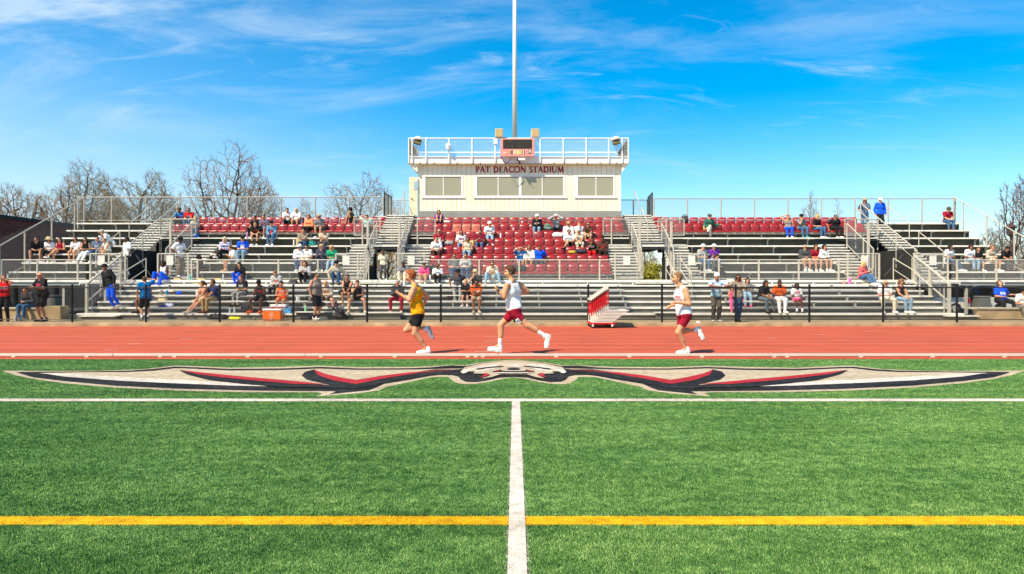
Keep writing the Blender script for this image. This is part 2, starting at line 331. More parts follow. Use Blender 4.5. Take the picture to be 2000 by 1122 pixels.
# blades: one triangle each, real upright fibre, thinner spacing farther off
def pip(P, poly):
    x, y = P[:, 0], P[:, 1]; ins = np.zeros(len(P), bool); q = np.asarray(poly); n = len(q); j = n-1
    for i in range(n):
        xi, yi = q[i]; xj, yj = q[j]
        c = ((yi > y) != (yj > y)); 
        with np.errstate(divide='ignore', invalid='ignore'): t = (xj-xi)*(y-yi)/(yj-yi)+xi
        ins ^= c & (x < t); j = i
    return ins
def turf_blades():
    n = 1250000; y0, y1 = 3.0, 13.98
    u = rng.random(n); y = y0*(y1/y0)**u                       # density ~ 1/Y^2 over a width ~ Y
    x = (rng.random(n)*2-1)*(y*.735+.3)
    P = np.stack([x, y], 1); mi = np.zeros(n, np.int32)
    jx = x+rng.normal(0,.010,n); jy = y+rng.normal(0,.006,n); P = np.stack([jx, jy+rng.normal(0,.012,n)], 1)
    xr, yr, x, y = x, y, jx, jy
    yl = (y > yl_a) & (y < yl_b); mi[yl] = 2
    wl = (y > wl_a) & (y < wl_b); mi[wl] = 1
    mi[(np.abs(x-LW) < HW) & (y < wl_b)] = 1
    sp_ = rng.random(n); mi[(mi == 0) & (sp_ < .006)] = 4; mi[(mi == 0) & (sp_ > .9975)] = 1
    far = np.where(y > 9.0)[0]
    for m_, poly in emb_g:
        q = np.asarray(poly); lo, hi = q.min(0), q.max(0)
        s = far[(P[far, 0] > lo[0]) & (P[far, 0] < hi[0]) & (P[far, 1] > lo[1]) & (P[far, 1] < hi[1])]
        if len(s): k = pip(P[s], poly); mi[s[k]] = m_
    x, y = xr, yr
    # tufting: blades gather into clumps and lie in drifting directions
    ph = np.sin(x*3.1+np.sin(y*2.3)*1.7)+np.sin(y*4.7+x*1.3)
    ang = rng.random(n)*2*np.pi
    hgt = (.006+.008*rng.random(n))*(1+.22*ph*.5)
    hgt *= np.where(mi == 0, 1, .8)
    lean = .006*(.35+rng.random(n)); la = ang+rng.normal(0, .9, n)+ph
    wid = (.0012+.0007*y*.55)*(.6+.8*rng.random(n))
    c, s = np.cos(ang)*wid, np.sin(ang)*wid
    v = np.empty((n, 3, 3)); v[:, 0] = np.stack([x-c, y-s, np.full(n, -.001)], 1); v[:, 1] = np.stack([x+c, y+s, np.full(n, -.001)], 1)
    v[:, 2] = np.stack([x+np.cos(la)*lean, y+np.sin(la)*lean, hgt], 1)
    f = np.arange(3*n).reshape(n, 3)
    me = np_mesh('turf_blades', v.reshape(-1, 3), f, TM, False, mi)
    o = link('turf_blades', me); o['kind'] = 'stuff'
turf_blades()
# track
track_m = M('red_running_track', (.45,.074,.030), .9, .09, .8, .25)
def track_material():
    t = track_m.node_tree; L = t.links.new
    p = [n for n in t.nodes if n.type == 'BSDF_PRINCIPLED'][0]; mx = [n for n in t.nodes if n.type == 'MIX'][0]
    g = N(t, 'ShaderNodeNewGeometry'); no = N(t, 'ShaderNodeTexNoise', i_Scale=160, i_Detail=2); L(g.outputs['Position'], no.inputs['Vector'])
    mr = N(t, 'ShaderNodeMapRange'); mr.inputs[1].default_value = .3; mr.inputs[2].default_value = .7; mr.inputs[3].default_value = .78; mr.inputs[4].default_value = 1.15; L(no.outputs['Fac'], mr.inputs[0])
    mu = N(t, 'ShaderNodeVectorMath', operation='SCALE'); L(mx.outputs[2], mu.inputs[0])
    mp = N(t, 'ShaderNodeMapping'); mp.inputs['Scale'].default_value = (.12, 1.6, 1); L(g.outputs['Position'], mp.inputs[0]); n2 = N(t, 'ShaderNodeTexNoise', i_Scale=1.0, i_Detail=6, i_Roughness=.65); L(mp.outputs[0], n2.inputs['Vector'])
    r2 = N(t, 'ShaderNodeMapRange'); r2.inputs[1].default_value = .3; r2.inputs[2].default_value = .7; r2.inputs[3].default_value = .90; r2.inputs[4].default_value = 1.07; L(n2.outputs['Fac'], r2.inputs[0]); m_ = N(t, 'ShaderNodeMath', operation='MULTIPLY'); L(mr.outputs[0], m_.inputs[0]); L(r2.outputs[0], m_.inputs[1]); L(m_.outputs[0], mu.inputs['Scale']); L(mu.outputs[0], p.inputs['Base Color'])
track_material()
sheet('running_track', -60, 60, TY1, 24.42, .004, track_m)
conc = M('tan_concrete', (.40,.29,.16), .9, .38, 1.6, .4, detail=8)
conc_l = M('pale_concrete', (.46,.40,.29), .9, .15, 3, .3)
lane_m = M('lane_paint', (.62,.34,.24), .7, .12, 5)
LY0 = 15.32
for i in range(9):
    yy = LY0+1.0668*(i) if i else LY0
    yy = min(yy, 24.36)
    l = struct('lane_line', MB().add([(-60,yy-.022,.008),(60,yy-.022,.008),(60,yy+.022,.008),(-60,yy+.022,.008)], [(0,1,2,3)]).mesh('lane_line', lane_m))
for px, py in ((958,658),(955,669),(948,679),(940,688),(1690,649),(1600,655),(1505,662),(365,663),(262,673),(215,685)):   # short stagger marks
    y = Yp(py); x = X(px, y); w_ = .16
    struct('stagger_mark', MB().add([(x-w_,y-.05,.012),(x+w_,y-.05,.012),(x+w_+.04,y+.03,.012),(x-w_+.05,y+.03,.012)], [(0,1,2,3)]).mesh('stagger_mark', lane_m))
# kerb and gravel walk behind it
kb = MB().box(-60, 60, 24.40, 24.62, -.05, .115); k = struct('kerb', kb.mesh('kerb', conc, bevel=.006))
for i in range(-12, 13):          # expansion joints as narrow recessed strips standing 2 mm proud
    j = struct('kerb_joint', MB().box(i*3.05+.6, i*3.05+.612, 24.397, 24.61, 0, .117).mesh('kerb_joint', M('joint_dark', (.10,.075,.05), .9)))
sheet('gravel_walk', -60, 60, 24.60, 60, .108, M('gravel_walk_tan', (.36,.27,.15), .95, .3, 12, .6))
# raised aluminium kerb rail along the inner edge
rail_m = M('pale_kerb_rail', (.62,.55,.45), .45, .06, 2, .05, .1)
kr = thing('track_kerb_rail', 'long pale metal kerb rail on short feet between the turf and the track', 'kerb rail', (0,14.35,0))
for a, b in ((-30,-11.9),(-11.89,-8.05),(-8.04,-4.2),(-4.19,-.34),(-.33,3.5),(3.51,7.35),(7.36,11.2),(11.21,30)):
    wpart('rail_length', MB().box(a, b, 14.33, 14.40, .022, .072), rail_m, kr, bevel=.006)
for px in (27,170,313,341,484,627,771,913,929,943,1086,1229,1371,1512,1537,1681,1821,1961):
    x = X(px, 14.33); wpart('rail_foot', MB().box(x-.035, x+.035, 14.305, 14.40, .004, .0225), rail_m, kr)
# retaining walls left and right of the stand front
rw = thing('low_retaining_wall', 'low tan concrete wall left of the lower bleachers beside the steps', 'low wall', (-20,26.6,.1))
wpart('wall_face', MB().box(-34, -17.35, 26.5, 26.7, .1, .50), conc, rw, bevel=.01)
wpart('coping', MB().box(-34, -17.3, 26.46, 26.95, .50, .57), conc_l, rw, bevel=.01)
wpart('end_pier', MB().box(-17.35, -16.75, 26.42, 26.95, .1, .62), conc, rw, bevel=.01)
rw = thing('low_retaining_wall', 'low tan concrete wall right of the lower bleachers where the woman in blue sits', 'low wall', (20,26.6,.1))
wpart('wall_face', MB().box(17.1, 40, 26.5, 26.7, .1, .50), conc, rw, bevel=.01)
wpart('coping', MB().box(17.0, 40, 26.46, 27.1, .50, .57), conc_l, rw, bevel=.01)
asph = M('dark_asphalt', (.05,.05,.048), .9, .2, 4, .4)
sheet('service_yard', -60, 60, 27.1, 75, .14, asph)
grass = M('spring_grass', (.10,.16,.03), .95, .4, 2, .4)
sheet('lawn', -200, 200, 75, 400, .0, grass)
# ------------------------------------------------------------------ grandstand
def stepz(y): return WZ+.14+max(0, (y-30.95)/.2667)*.14
UY0, UD, UZ0, UR = 31.3, .80, 1.98, .42           # first upper seat: front edge, row depth, height, rise
KY0, KD, KZ0, KR = 26.8, .66, .342, .21           # lower bleachers
WZ, WY = 1.61, 30.45                              # walkway
def uy(n): return UY0+UD*n
def uz(n): return UZ0+UR*n
def ky(k): return KY0+KD*k
def kz(k): return KZ0+KR*k
DECK = 4.92
brkt = M('seat_bracket_grey', (.33,.33,.29), .5, .1, 9)
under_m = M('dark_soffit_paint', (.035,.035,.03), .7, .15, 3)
def upper_block(x0, x1, label, red_from=7, full_low=None):
    """rows 0..6; from red_from on the seat planks give way to moulded seats standing on a beam"""
    r = thing('bleacher_block', label, 'bleacher', ((x0+x1)/2, UY0, WZ), group='upper bleacher blocks')
    for n in range(7):
        a, b = x0, x1
        if full_low and n < full_low[0]: a, b = full_low[1], full_low[2]
        y, z = uy(n), uz(n)
        if n < red_from:
            bpart('seat_plank', r, alu, a, b, y, y+.13, z-.066, z); bpart('seat_plank', r, alu, a, b, y+.14, y+.28, z-.045, z-.003)
        else:
            bpart('seat_beam', r, alu_d, a, b, y+.10, y+.20, z-.20, z-.07)
        fa, fb, fz = (uy(n-1)+.36 if n else WY), y+.22, z-UR
        if n: bpart('footboard', r, alu_d, a, b, fa, fb, fz-.05, fz)
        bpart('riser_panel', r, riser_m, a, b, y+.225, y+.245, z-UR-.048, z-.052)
        cnt = max(1, round((b-a)/1.83))
        for i in range(cnt+1):
            x = a+.25+(b-a-.5)*i/cnt
            bpart('bracket', r, brkt, x-.03, x+.03, y+.02, y+.22, z-.12, z-.068)
            bpart('bracket', r, brkt, x-.03, x+.03, y+.17, y+.222, z-UR, z-.12)
    return r
CB = [(-22.1,-18.3), (-17.1,-6.5), (-5.1,5.5), (6.9,17.5), (18.7,22.5)]
upper_block(-22.1, -18.3, 'outer left bleacher block of bare aluminium planks beside the brick building')
upper_block(-17.1, -6.5, 'left bleacher block with bare planks below and two rows of red seats on top', 5, (5, -14.0, -7.7))
upper_block(-5.1, 5.5, 'centre bleacher block filled with red seats below the press box', 0, (5, -3.9, 4.3))
upper_block(6.9, 17.5, 'right bleacher block with bare planks below and two rows of red seats on top', 5, (5, 8.1, 14.4))
upper_block(18.7, 22.5, 'outer right bleacher block of bare aluminium planks by the bare trees')
# front overhang ends under the red top rows where aisles run below
def box_rail_panel(x0, x1, label, f0=None, f1=None):   # rail box in front of the seats that overhang an aisle head
    Y = uy(4)+.05; t = thing('guard_rail', label, 'railing', ((x0+x1)/2, Y, uz(3)), group='guard rails of the grandstand')
    z0, z1 = Z(460, Y), Z(428.5, Y)
    m = MB().tube((x0,Y,z1), (x1,Y,z1), .024).tube((x0,Y,z0), (x1,Y,z0), .02); wpart('rail', m, galv, t)
    for x in (x0, x1): wpart('post', MB().tube((x,Y,z0), (x,Y,z1), .024), galv, t)
    wpart('post', MB().tube((x0+.32*(x1-x0),Y,uz(3)-.1), (x0+.32*(x1-x0),Y,z1), .035), galv, t)
    chainlink((x0,Y,z0), (x1-x0,0,0), (0,0,z1-z0), .05, .003, galv_mesh, parent=t)
    bt = thing('fascia_wall', 'grey wall panel closing the raised seats '+label.split(' at ')[1]+', under its rail', 'wall panel', ((x0+x1)/2, Y+.2, uz(3)))
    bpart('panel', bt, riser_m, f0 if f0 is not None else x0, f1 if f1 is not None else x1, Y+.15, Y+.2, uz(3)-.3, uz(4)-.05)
    bpart('nosing', bt, alu, f0 if f0 is not None else x0, f1 if f1 is not None else x1, Y+.02, Y+.2, uz(4)-.05, uz(4))
box_rail_panel(-7.75, -6.5, 'mesh rail box at the inner end of the left red seats')
box_rail_panel(-5.1, -3.85, 'mesh rail box at the left end of the centre red seats')
box_rail_panel(4.25, 5.5, 'mesh rail box at the right end of the centre red seats')
box_rail_panel(6.9, 8.15, 'mesh rail box at the inner end of the right red seats')
box_rail_panel(-17.1, -15.4, 'mesh rail box at the outer end of the left red seats', -17.1, -14.0)
box_rail_panel(15.9, 17.5, 'mesh rail box at the outer end of the right red seats', 14.4, 17.5)
# walkway in front of the upper rows, with its fascia
wk = thing('front_walkway', 'raised aluminium walkway with grey fascia between the upper and lower bleachers', 'walkway', (0,WY,0))
PORT = [(-17.1,-15.2), (-6.5,-5.1), (5.5,6.9), (15.6,17.5)]      # openings through the stand
segs_w = [(-34,-18.4), (-15.9,-7.0), (-4.7,5.1), (7.3,16.3), (18.8,34)]
for i in range(-17, 17):
    a, b = i*2.0, i*2.0+1.994
    for q in range(5):
        bpart('deck_plank', wk, alu_d if q else alu, a, b, WY+.225*q, WY+.225*q+.218, WZ-.05, WZ-(.001*(q % 2)))
for a, b in ((-18.4,-15.9),(-7.0,-4.7),(5.1,7.3),(16.3,18.8)):
    bpart('fascia', wk, M('step_fascia_grey', (.26,.255,.21), .6, .12, 3, .1), a, b, WY+.03, WY+.06, 1.37, WZ-.052)
    bpart('half_step', wk, alu, a, b, WY-.20, WY+.028, 1.455, 1.50); bpart('half_step', wk, alu, a, b, WY-.03, WY+.028, 1.52, WZ-.055)
for a, b in segs_w:
    bpart('fascia', wk, M('fascia_grey', (.30,.30,.265), .5, .1, 2), a, b, WY+.03, WY+.06, 1.37, WZ-.052)
    bpart('fascia_lip', wk, alu, a, b, WY-.01, WY+.03, WZ-.10, WZ-.051)
    n = int((b-a)/1.75)
    for i in range(n+1): bpart('fascia_stiffener', wk, alu, a+.1+i*(b-a-.2)/max(n,1)-.02, a+.1+i*(b-a-.2)/max(n,1)+.02, WY-.012, WY+.028, 1.38, WZ-.102)
for x in [-33+2.75*i for i in range(25)]:
    if abs(x) > 16.6: bpart('support_post', wk, galv, x-.05, x+.05, WY+.1, WY+.2, .14, WZ-.051)
# lower bleachers: risers, footboards, proud seat planks
lb = thing('lower_bleachers', 'long low aluminium bleachers with grey risers running along the track fence', 'bleacher', (0.2,KY0,.1))
LX0, LX1 = -16.4, 16.8
AIS = [(-17.2,-14.2), (-7.9,-4.1), (4.3,8.1), (14.6,17.4)]
joints = [LX0, -13.6, -9.4, -5.2, -1.0, 3.2, 7.4, 11.6, LX1]
lowriser = M('light_grey_riser', (.155,.15,.118), .6, .25, 1.5, .1, detail=6)
stepriser = M('step_riser_grey', (.20,.195,.16), .6, .16, 3, .1)
for k in range(6):
    y, z = ky(k), kz(k)
    if k == 5: y = 30.0
    nxt = (ky(k+1) if k < 4 else (30.0 if k == 4 else WY+.03))
    for a, b in zip(joints[:-1], joints[1:]):
        bpart('footboard', lb, alu, a+.003, b-.003, y, y+.24, z-.065, z); bpart('footboard', lb, alu_d, a+.003, b-.003, y+.25, nxt+.045, z-.04, z-.002)
        bpart('riser_panel', lb, lowriser, a, b, y+.05, y+.07, (z-KR if k else .11), z-.067)
    if k >= 2:
        yy = ky(k-2)+.42
        for a, b in ((-14.2,-7.9), (-4.1,4.3), (8.1,14.6)):
            bpart('seat_plank', lb, alu, a, b, yy-.05, yy+.18, z+.004, z+.04)
            c = round((b-a)/1.8)
            for i in range(c+1): bpart('bracket', lb, brkt, a+.1+(b-a-.2)*i/c-.02, a+.1+(b-a-.2)*i/c+.02, yy-.03, yy+.14, z-KR, z+.003)
for a, b, z in ((-16.1,-14.75,.27), (-8.15,-6.6,.42), (-6.75,-6.3,.34), (16.0,17.15,.27), (-5.5,-4.2,.40), (5.2,6.5,.40)):
    bpart('end_step', lb, alu, a, b, 26.44, 26.80, z-.035, z-.0); bpart('end_step', lb, lowriser, a+.05, b-.05, 26.52, 26.79, .11, z-.037)
# aisle flights: three small steps to a row
def flight(x0, x1, y0, z0, n, label, rise=.14, run=.2667):
    t = thing('aisle_steps', label, 'steps', ((x0+x1)/2, y0, z0-rise), group='aisle step flights')
    for i in range(n):
        z = z0+rise*i; y = y0+run*i
        bpart('tread', t, alu, x0, x1, y, y+.11, z-.045, z); bpart('tread', t, alu_d, x0, x1, y+.115, y+run+.05, z-.032, z-.003)
        bpart('step_riser', t, stepriser, x0+.01, x1-.01, y+.04, y+.055, z-rise-.001, z-.047)
    return t
side = {-7.7:('left of the inner left portal'), -5.1:('right of the inner left portal'), 4.3:('left of the inner right portal'), 6.9:('right of the inner right portal'),
        -15.2:('right of the outer left portal'), 14.4:('left of the outer right portal')}
for x0, lab in side.items(): flight(x0, x0+1.2, 30.95, WZ+.14, 12, 'narrow aluminium steps rising '+lab)
flight(-18.3, -17.1, 30.95, WZ+.14, 21, 'long aluminium steps up the outer left aisle'); flight(17.5, 18.7, 30.95, WZ+.14, 21, 'long aluminium steps up the outer right aisle')
for x0, lab in ((-6.5,'left of the press box'), (5.5,'right of the press box')):
    flight(x0, x0+1.4, 33.12, 3.24, 13, 'upper aluminium steps over the portal '+lab)
    l = thing('portal_landing', 'landing beam over the portal '+lab, 'landing', (x0+.7, 33, 3.1))
    bpart('beam', l, dark_steel, x0-.05, x0+1.45, 33.0, 33.06, 3.02, 3.14); bpart('lip', l, alu, x0-.05, x0+1.45, 32.97, 33.10, 3.142, 3.18)
    bpart('soffit', l, dark_steel, x0, x0+1.4, 33.07, 36.9, 3.06, 3.09)
    # the level ends beside it
    for a, b in ((x0-1.2, x0), (x0+1.4, x0+2.6)): bpart('landing_plate', l, alu_d, a, b, 33.9, 34.7, 3.19, 3.235)
# top deck, back wall, gangway behind
td = thing('top_deck', 'grey plinth and deck carrying the press box behind the top red seats', 'deck', (0.1,37,4.5))
bpart('front_panel', td, M('plinth_grey', (.30,.30,.265), .6, .1, 2), -5.0, 5.49, 36.93, 36.97, 4.3, 5.18)
bpart('deck_slab', td, alu_d, -7.2, 7.6, 36.98, 40.5, 4.80, 4.90)
for x0 in (-7.2, 5.5): bpart('nosing', td, alu, x0, x0+2.1, 36.9, 36.975, 4.86, 4.92)
und = thing('added_under_wall', 'added dark board wall keeping the space below the grandstand dark', 'wall', (0,38.5,.1))  # boards added to block the lit ground behind, so the gap stays dark
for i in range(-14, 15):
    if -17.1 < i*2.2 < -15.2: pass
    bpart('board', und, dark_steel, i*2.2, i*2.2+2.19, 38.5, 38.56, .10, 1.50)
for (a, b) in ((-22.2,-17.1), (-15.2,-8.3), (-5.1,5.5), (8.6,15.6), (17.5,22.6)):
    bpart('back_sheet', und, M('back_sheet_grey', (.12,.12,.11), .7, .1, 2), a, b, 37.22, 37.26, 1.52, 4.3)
# portal side walls
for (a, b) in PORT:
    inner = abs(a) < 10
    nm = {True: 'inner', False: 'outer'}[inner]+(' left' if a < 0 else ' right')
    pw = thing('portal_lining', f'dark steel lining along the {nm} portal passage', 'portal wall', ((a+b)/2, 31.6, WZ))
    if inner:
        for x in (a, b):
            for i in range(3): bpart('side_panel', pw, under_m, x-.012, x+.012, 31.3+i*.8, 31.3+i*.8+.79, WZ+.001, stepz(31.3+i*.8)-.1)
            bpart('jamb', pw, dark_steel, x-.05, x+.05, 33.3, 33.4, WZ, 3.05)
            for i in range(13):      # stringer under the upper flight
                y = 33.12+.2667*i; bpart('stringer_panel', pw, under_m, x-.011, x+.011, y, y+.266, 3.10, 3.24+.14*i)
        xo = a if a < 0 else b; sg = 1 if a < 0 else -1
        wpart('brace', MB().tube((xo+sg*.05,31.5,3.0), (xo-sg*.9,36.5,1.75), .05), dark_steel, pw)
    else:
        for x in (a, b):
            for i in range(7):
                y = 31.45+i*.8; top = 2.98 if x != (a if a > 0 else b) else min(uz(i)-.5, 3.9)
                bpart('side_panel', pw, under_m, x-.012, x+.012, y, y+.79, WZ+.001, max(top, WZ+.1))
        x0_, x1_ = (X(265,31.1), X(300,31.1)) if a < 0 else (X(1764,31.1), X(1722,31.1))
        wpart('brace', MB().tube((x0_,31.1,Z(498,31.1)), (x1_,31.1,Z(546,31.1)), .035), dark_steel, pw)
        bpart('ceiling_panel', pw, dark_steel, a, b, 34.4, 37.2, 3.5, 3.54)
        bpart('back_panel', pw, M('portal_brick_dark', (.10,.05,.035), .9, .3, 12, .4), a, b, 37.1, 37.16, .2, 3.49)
# steel under-structure at the open ends
us = thing('steel_frame', 'dark steel columns and rakers under the bleacher ends', 'steel frame', (0,34,.1))
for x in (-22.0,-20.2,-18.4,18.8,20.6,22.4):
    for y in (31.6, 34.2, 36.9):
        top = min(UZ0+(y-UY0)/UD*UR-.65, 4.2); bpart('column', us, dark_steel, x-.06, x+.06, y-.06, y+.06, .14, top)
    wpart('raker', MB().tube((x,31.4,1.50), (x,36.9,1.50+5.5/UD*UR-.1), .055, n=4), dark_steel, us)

# ------------------------------------------------------------------ railings
RY = WY+.36
def rail_run(x0, x1, ztop, label, posts, zb=WZ, mid=True, post_low=None, Y=RY, r=.024, pickets=None):
    t = thing('guard_rail', label, 'railing', ((x0+x1)/2, Y, zb), group='guard rails of the grandstand')
    wpart('top_rail', MB().tube((x0,Y,ztop), (x1,Y,ztop), r), galv, t); wpart('bottom_rail', MB().tube((x0,Y,zb+.06), (x1,Y,zb+.06), .016), galv, t)
    for x in posts: wpart('post', MB().box(x-.035, x+.035, Y-.03, Y+.03, zb+.001, ztop-.01), galv, t, bevel=.008)
    for x in (pickets or []): wpart('picket', MB().tube((x,Y,zb+.06), (x,Y,ztop-.02), .018), galv, t)
    chainlink((x0,Y,zb+.06), (x1-x0,0,0), (0,0,ztop-zb-.06), .05, .003, galv_mesh, parent=t)
    return t
lowz, highz = Z(508, RY), Z(496, RY)
Lx = lambda px: X(px, RY)
rail_run(-34, -18.45, lowz, 'low mesh rail in front of the outer left bleacher block', [Lx(3),Lx(73),Lx(152),-25.5,-29], post_low=1.2)
rail_run(-18.25, -16.75, highz, 'high mesh rail with sign at the foot of the outer left aisle', [-18.25,-17.45,-16.75])
rail_run(-15.35, -14.05, highz, 'high mesh rail with sign right of the outer left portal', [-15.35,-14.05], pickets=[-15.2,-15.05,-14.9])
rail_run(-13.95, -7.75, lowz, 'low mesh rail in front of the left bleacher planks', [-13.9]+[Lx(p) for p in (386,465,544,621)])
rail_run(-7.7, -6.4, highz, 'high mesh rail with sign left of the inner left portal', [-7.7,-6.75], pickets=[-6.62,-6.5,-6.38])
rail_run(-5.15, -3.9, highz, 'high mesh rail with sign right of the inner left portal', [-3.9], pickets=[-5.15,-5.0,-4.85])
rail_run(-3.85, 4.2, lowz, 'low mesh rail in front of the centre red seats', [Lx(p) for p in (857,936,1014,1093,1171)])
rail_run(4.25, 5.5, highz, 'high mesh rail with sign left of the inner right portal', [4.3], pickets=[5.25,5.38,5.5])
rail_run(6.85, 8.15, highz, 'high mesh rail with sign right of the inner right portal', [7.5,8.15], pickets=[6.85,7.0,7.12])
rail_run(8.2, 14.25, lowz, 'low mesh rail in front of the right bleacher planks', [Lx(p) for p in (1404,1482,1560,1638)])
rail_run(14.3, 15.65, highz, 'high mesh rail with sign left of the outer right portal', [14.3,15.65], pickets=[15.2,15.35,15.5])
rail_run(17.1, 18.65, highz, 'high mesh rail with sign at the foot of the outer right aisle', [17.15,18.6], pickets=[17.3,17.45])
rail_run(18.75, 34, lowz, 'low mesh rail in front of the outer right bleacher block', [Lx(p) for p in (1869,1946)]+[24.2,27.5], post_low=1.2)
sign_m = M('off_white_notice_board', (.66,.64,.55), .6, .05, 3)
for px, w in ((198,'on the outer left aisle rail'), (332,'right of the outer left portal'), (676,'left of the inner left portal'), (803,'right of the inner left portal'),
              (1224,'left of the inner right portal'), (1351,'right of the inner right portal'), (1688.5,'left of the outer right portal'), (1822,'on the outer right aisle rail')):
    x = X(px, RY-.05); z0, z1 = Z(518.5, RY-.05), Z(499.5, RY-.05)
    s = thing('notice_board', 'blank pale notice board hung '+w, 'sign', (x, RY-.06, z0), group='notice boards on the rails')
    wpart('board', MB().box(x-.15, x+.15, RY-.068, RY-.052, z0, z1), sign_m, s, bevel=.004)
    wpart('hook', MB().tube((x+.02,RY-.07,z1-.03), (x+.06,RY-.045,z1+.03), .008), dark_steel, s)
def slant_rail(pts, label, posts=None, r=.022, second=None, mesh=None):
    p0 = Vector(pts[0]); t = thing('handrail', label, 'handrail', (p0.x, p0.y, min(p[2] for p in pts)), group='slanting handrails of the grandstand')
    wpart('rail', MB().path(pts, r), galv, t)
    if second is not None: wpart('lower_rail', MB().path([(x,y,z-second) for x,y,z in pts], r*.8), galv, t)
    for (x, y, z, zb) in (posts or []): wpart('post', MB().tube((x,y,zb), (x,y,z), r*1.15), galv, t)
    if mesh:
        a, b = Vector(pts[0]), Vector(pts[-1]); chainlink(a-Vector((0,0,mesh)), b-a, (0,0,mesh), .055, .0024, galv_mesh, parent=t)
    return t
_stepz_unused = 0
def stepz_(y): return WZ+.14+max(0, (y-30.95)/.2667)*.14
# guards between aisle steps and portal openings
for x, nm in ((-6.5,'on the left of the inner left portal'), (-5.1,'on the right of the inner left portal'), (5.5,'on the left of the inner right portal'), (6.9,'on the right of the inner right portal'),
              (-15.2,'on the right of the outer left portal'), (15.6,'on the left of the outer right portal')):
    a, b = (x,31.2,stepz(31.2)+1.08), (x,33.7,stepz(33.7)+1.08)
    slant_rail([a, b], 'slanting mesh guard '+nm, [(x,31.2,a[2],WZ), (x,32.1,stepz(32.1)+1.08,stepz(32.1)), (x,33.7,b[2],2.9)], .026, 1.0, .98)
    wpart('heavy_post', MB().box(x-.05, x+.05, 31.6, 31.7, WZ, b[2]-.1), galv, thing('rail_post', 'stout square post '+nm, 'post', (x,31.65,WZ), group='stout square posts by the portals'), bevel=.008)
for x, nm in ((-17.1,'outer left aisle, portal side'), (-18.3,'outer left aisle, outer side'), (17.5,'outer right aisle, portal side'), (18.7,'outer right aisle, outer side')):
    if 'portal' in nm:
        a, b = (x,31.2,stepz(31.2)+1.0), (x,36.3,stepz(36.3)+.95)
        slant_rail([a, b], 'long slanting handrail on the '+nm, [(x,y,stepz(y)+.98,stepz(y)-.6) for y in (31.2,32.9,34.6,36.3)], .026, .45)
    else:
        for i, (ya, yb) in enumerate(((31.3,33.2), (34.0,36.0))):
            slant_rail([(x,ya,stepz(ya)+.2),(x,ya,stepz(ya)+.92),(x,yb,stepz(yb)+.92),(x,yb,stepz(yb)+.3)], ('lower' if i == 0 else 'upper')+' bent handrail on the '+nm, None, .022)
# mid aisle handrails up the upper flights
for x, nm in ((-5.75,'left of the press box'), (6.2,'right of the press box')):
    fz = lambda y: 3.24+(y-33.12)/.2667*.14
    for i, (ya, yb) in enumerate(((33.5,35.2), (35.9,37.3))):
        slant_rail([(x,ya,fz(ya)),(x,ya,fz(ya)+.85),(x,yb,fz(yb)+.85),(x,yb,fz(yb))], ('lower' if i == 0 else 'upper')+' centre handrail on the steps '+nm, None, .02, None)
    x0 = x-.75+(.0 if x < 0 else .05)
    Y = uy(4)-.55
    t = thing('guard_rail', 'three bar rail across the landing over the portal '+nm, 'railing', (x, 33.0, 3.2), group='guard rails of the grandstand')
    for k, zz in enumerate((4.30, 4.08, 3.86)): wpart('bar', MB().tube((x0-.05,32.98,zz), (x0+1.5,32.98,zz), .02), galv, t)
    wpart('post', MB().tube((x0+1.45 if x > 0 else x0,32.98,3.15), (x0+1.45 if x > 0 else x0,32.98,4.3), .022), galv, t)
# stair rails running down through the lower bleachers
def lowz_at(y): return .342+max(0, y-26.8)/KD*KR
for x, nm in ((-6.25,'inner left portal, left side'), (6.45,'inner right portal, left side'), (7.05,'inner right portal, right side'), (-16.55,'outer left portal, left side'), (-15.75,'outer left portal, right side'), (16.15,'outer right portal, left side'), (16.95,'outer right portal, right side')):
    ya, yb = 30.6, 28.6
    slant_rail([(x,ya,WZ),(x,ya,WZ+.92),(x,yb,lowz_at(yb)+.92),(x,yb,lowz_at(yb)+.02)], 'bent white handrail going down at the '+nm, [], .022)
    slant_rail([(x,ya,WZ+.45),(x,yb,lowz_at(yb)+.42)], 'lower bar of the handrail at the '+nm, [], .016)
for x, nm in ((-18.35,'outer left'), (18.8,'outer right')):
    sgn = 1 if x < 0 else -1; xe = x+sgn*1.2
    pa, pb = Vector((x,30.42,WZ+.92+.1)), Vector((x+sgn*.0,27.3,.95))
for sgn, xx, nm in ((1,-16.72,'left'), (-1,16.95,'right')):
    t = thing('stair_rail', f'heavy pair of slanting rails on the {nm} end stairs with mesh below', 'railing', (xx,28.8,.3))
    m = MB().tube((xx+sgn*.0,30.4,2.62), (xx+sgn*.45,27.2,1.42), .045).tube((xx,30.4,1.92), (xx+sgn*.45,27.2,.74), .036); wpart('rail', m, galv, t)
    for y, zt, zb in ((30.4,2.75,WZ-.3), (28.9,2.06,.2), (27.25,1.44,.1)): xq = xx+sgn*.45*(30.4-y)/3.2; wpart('post', MB().box(xq-.05, xq+.05, y-.05, y+.05, zb, zt), galv, t, bevel=.008)
    chainlink((xx+sgn*.45,27.25,.45), (-sgn*.45,3.15,1.17), (0,0,.9), .055, .0024, galv_mesh, parent=t)
    slant_rail([(xx+sgn*.55,27.4,.3),(xx+sgn*.55,27.4,1.35)], f'short upright pipe at the foot of the {nm} end stairs', [], .02)
    for k in range(6): bpart('stringer_plate', lb, lowriser, LX0-.014 if nm == 'left' else LX1+.002, LX0-.002 if nm == 'left' else LX1+.014, ky(k)+.06, ky(k)+.70, .11, kz(k)-.01)
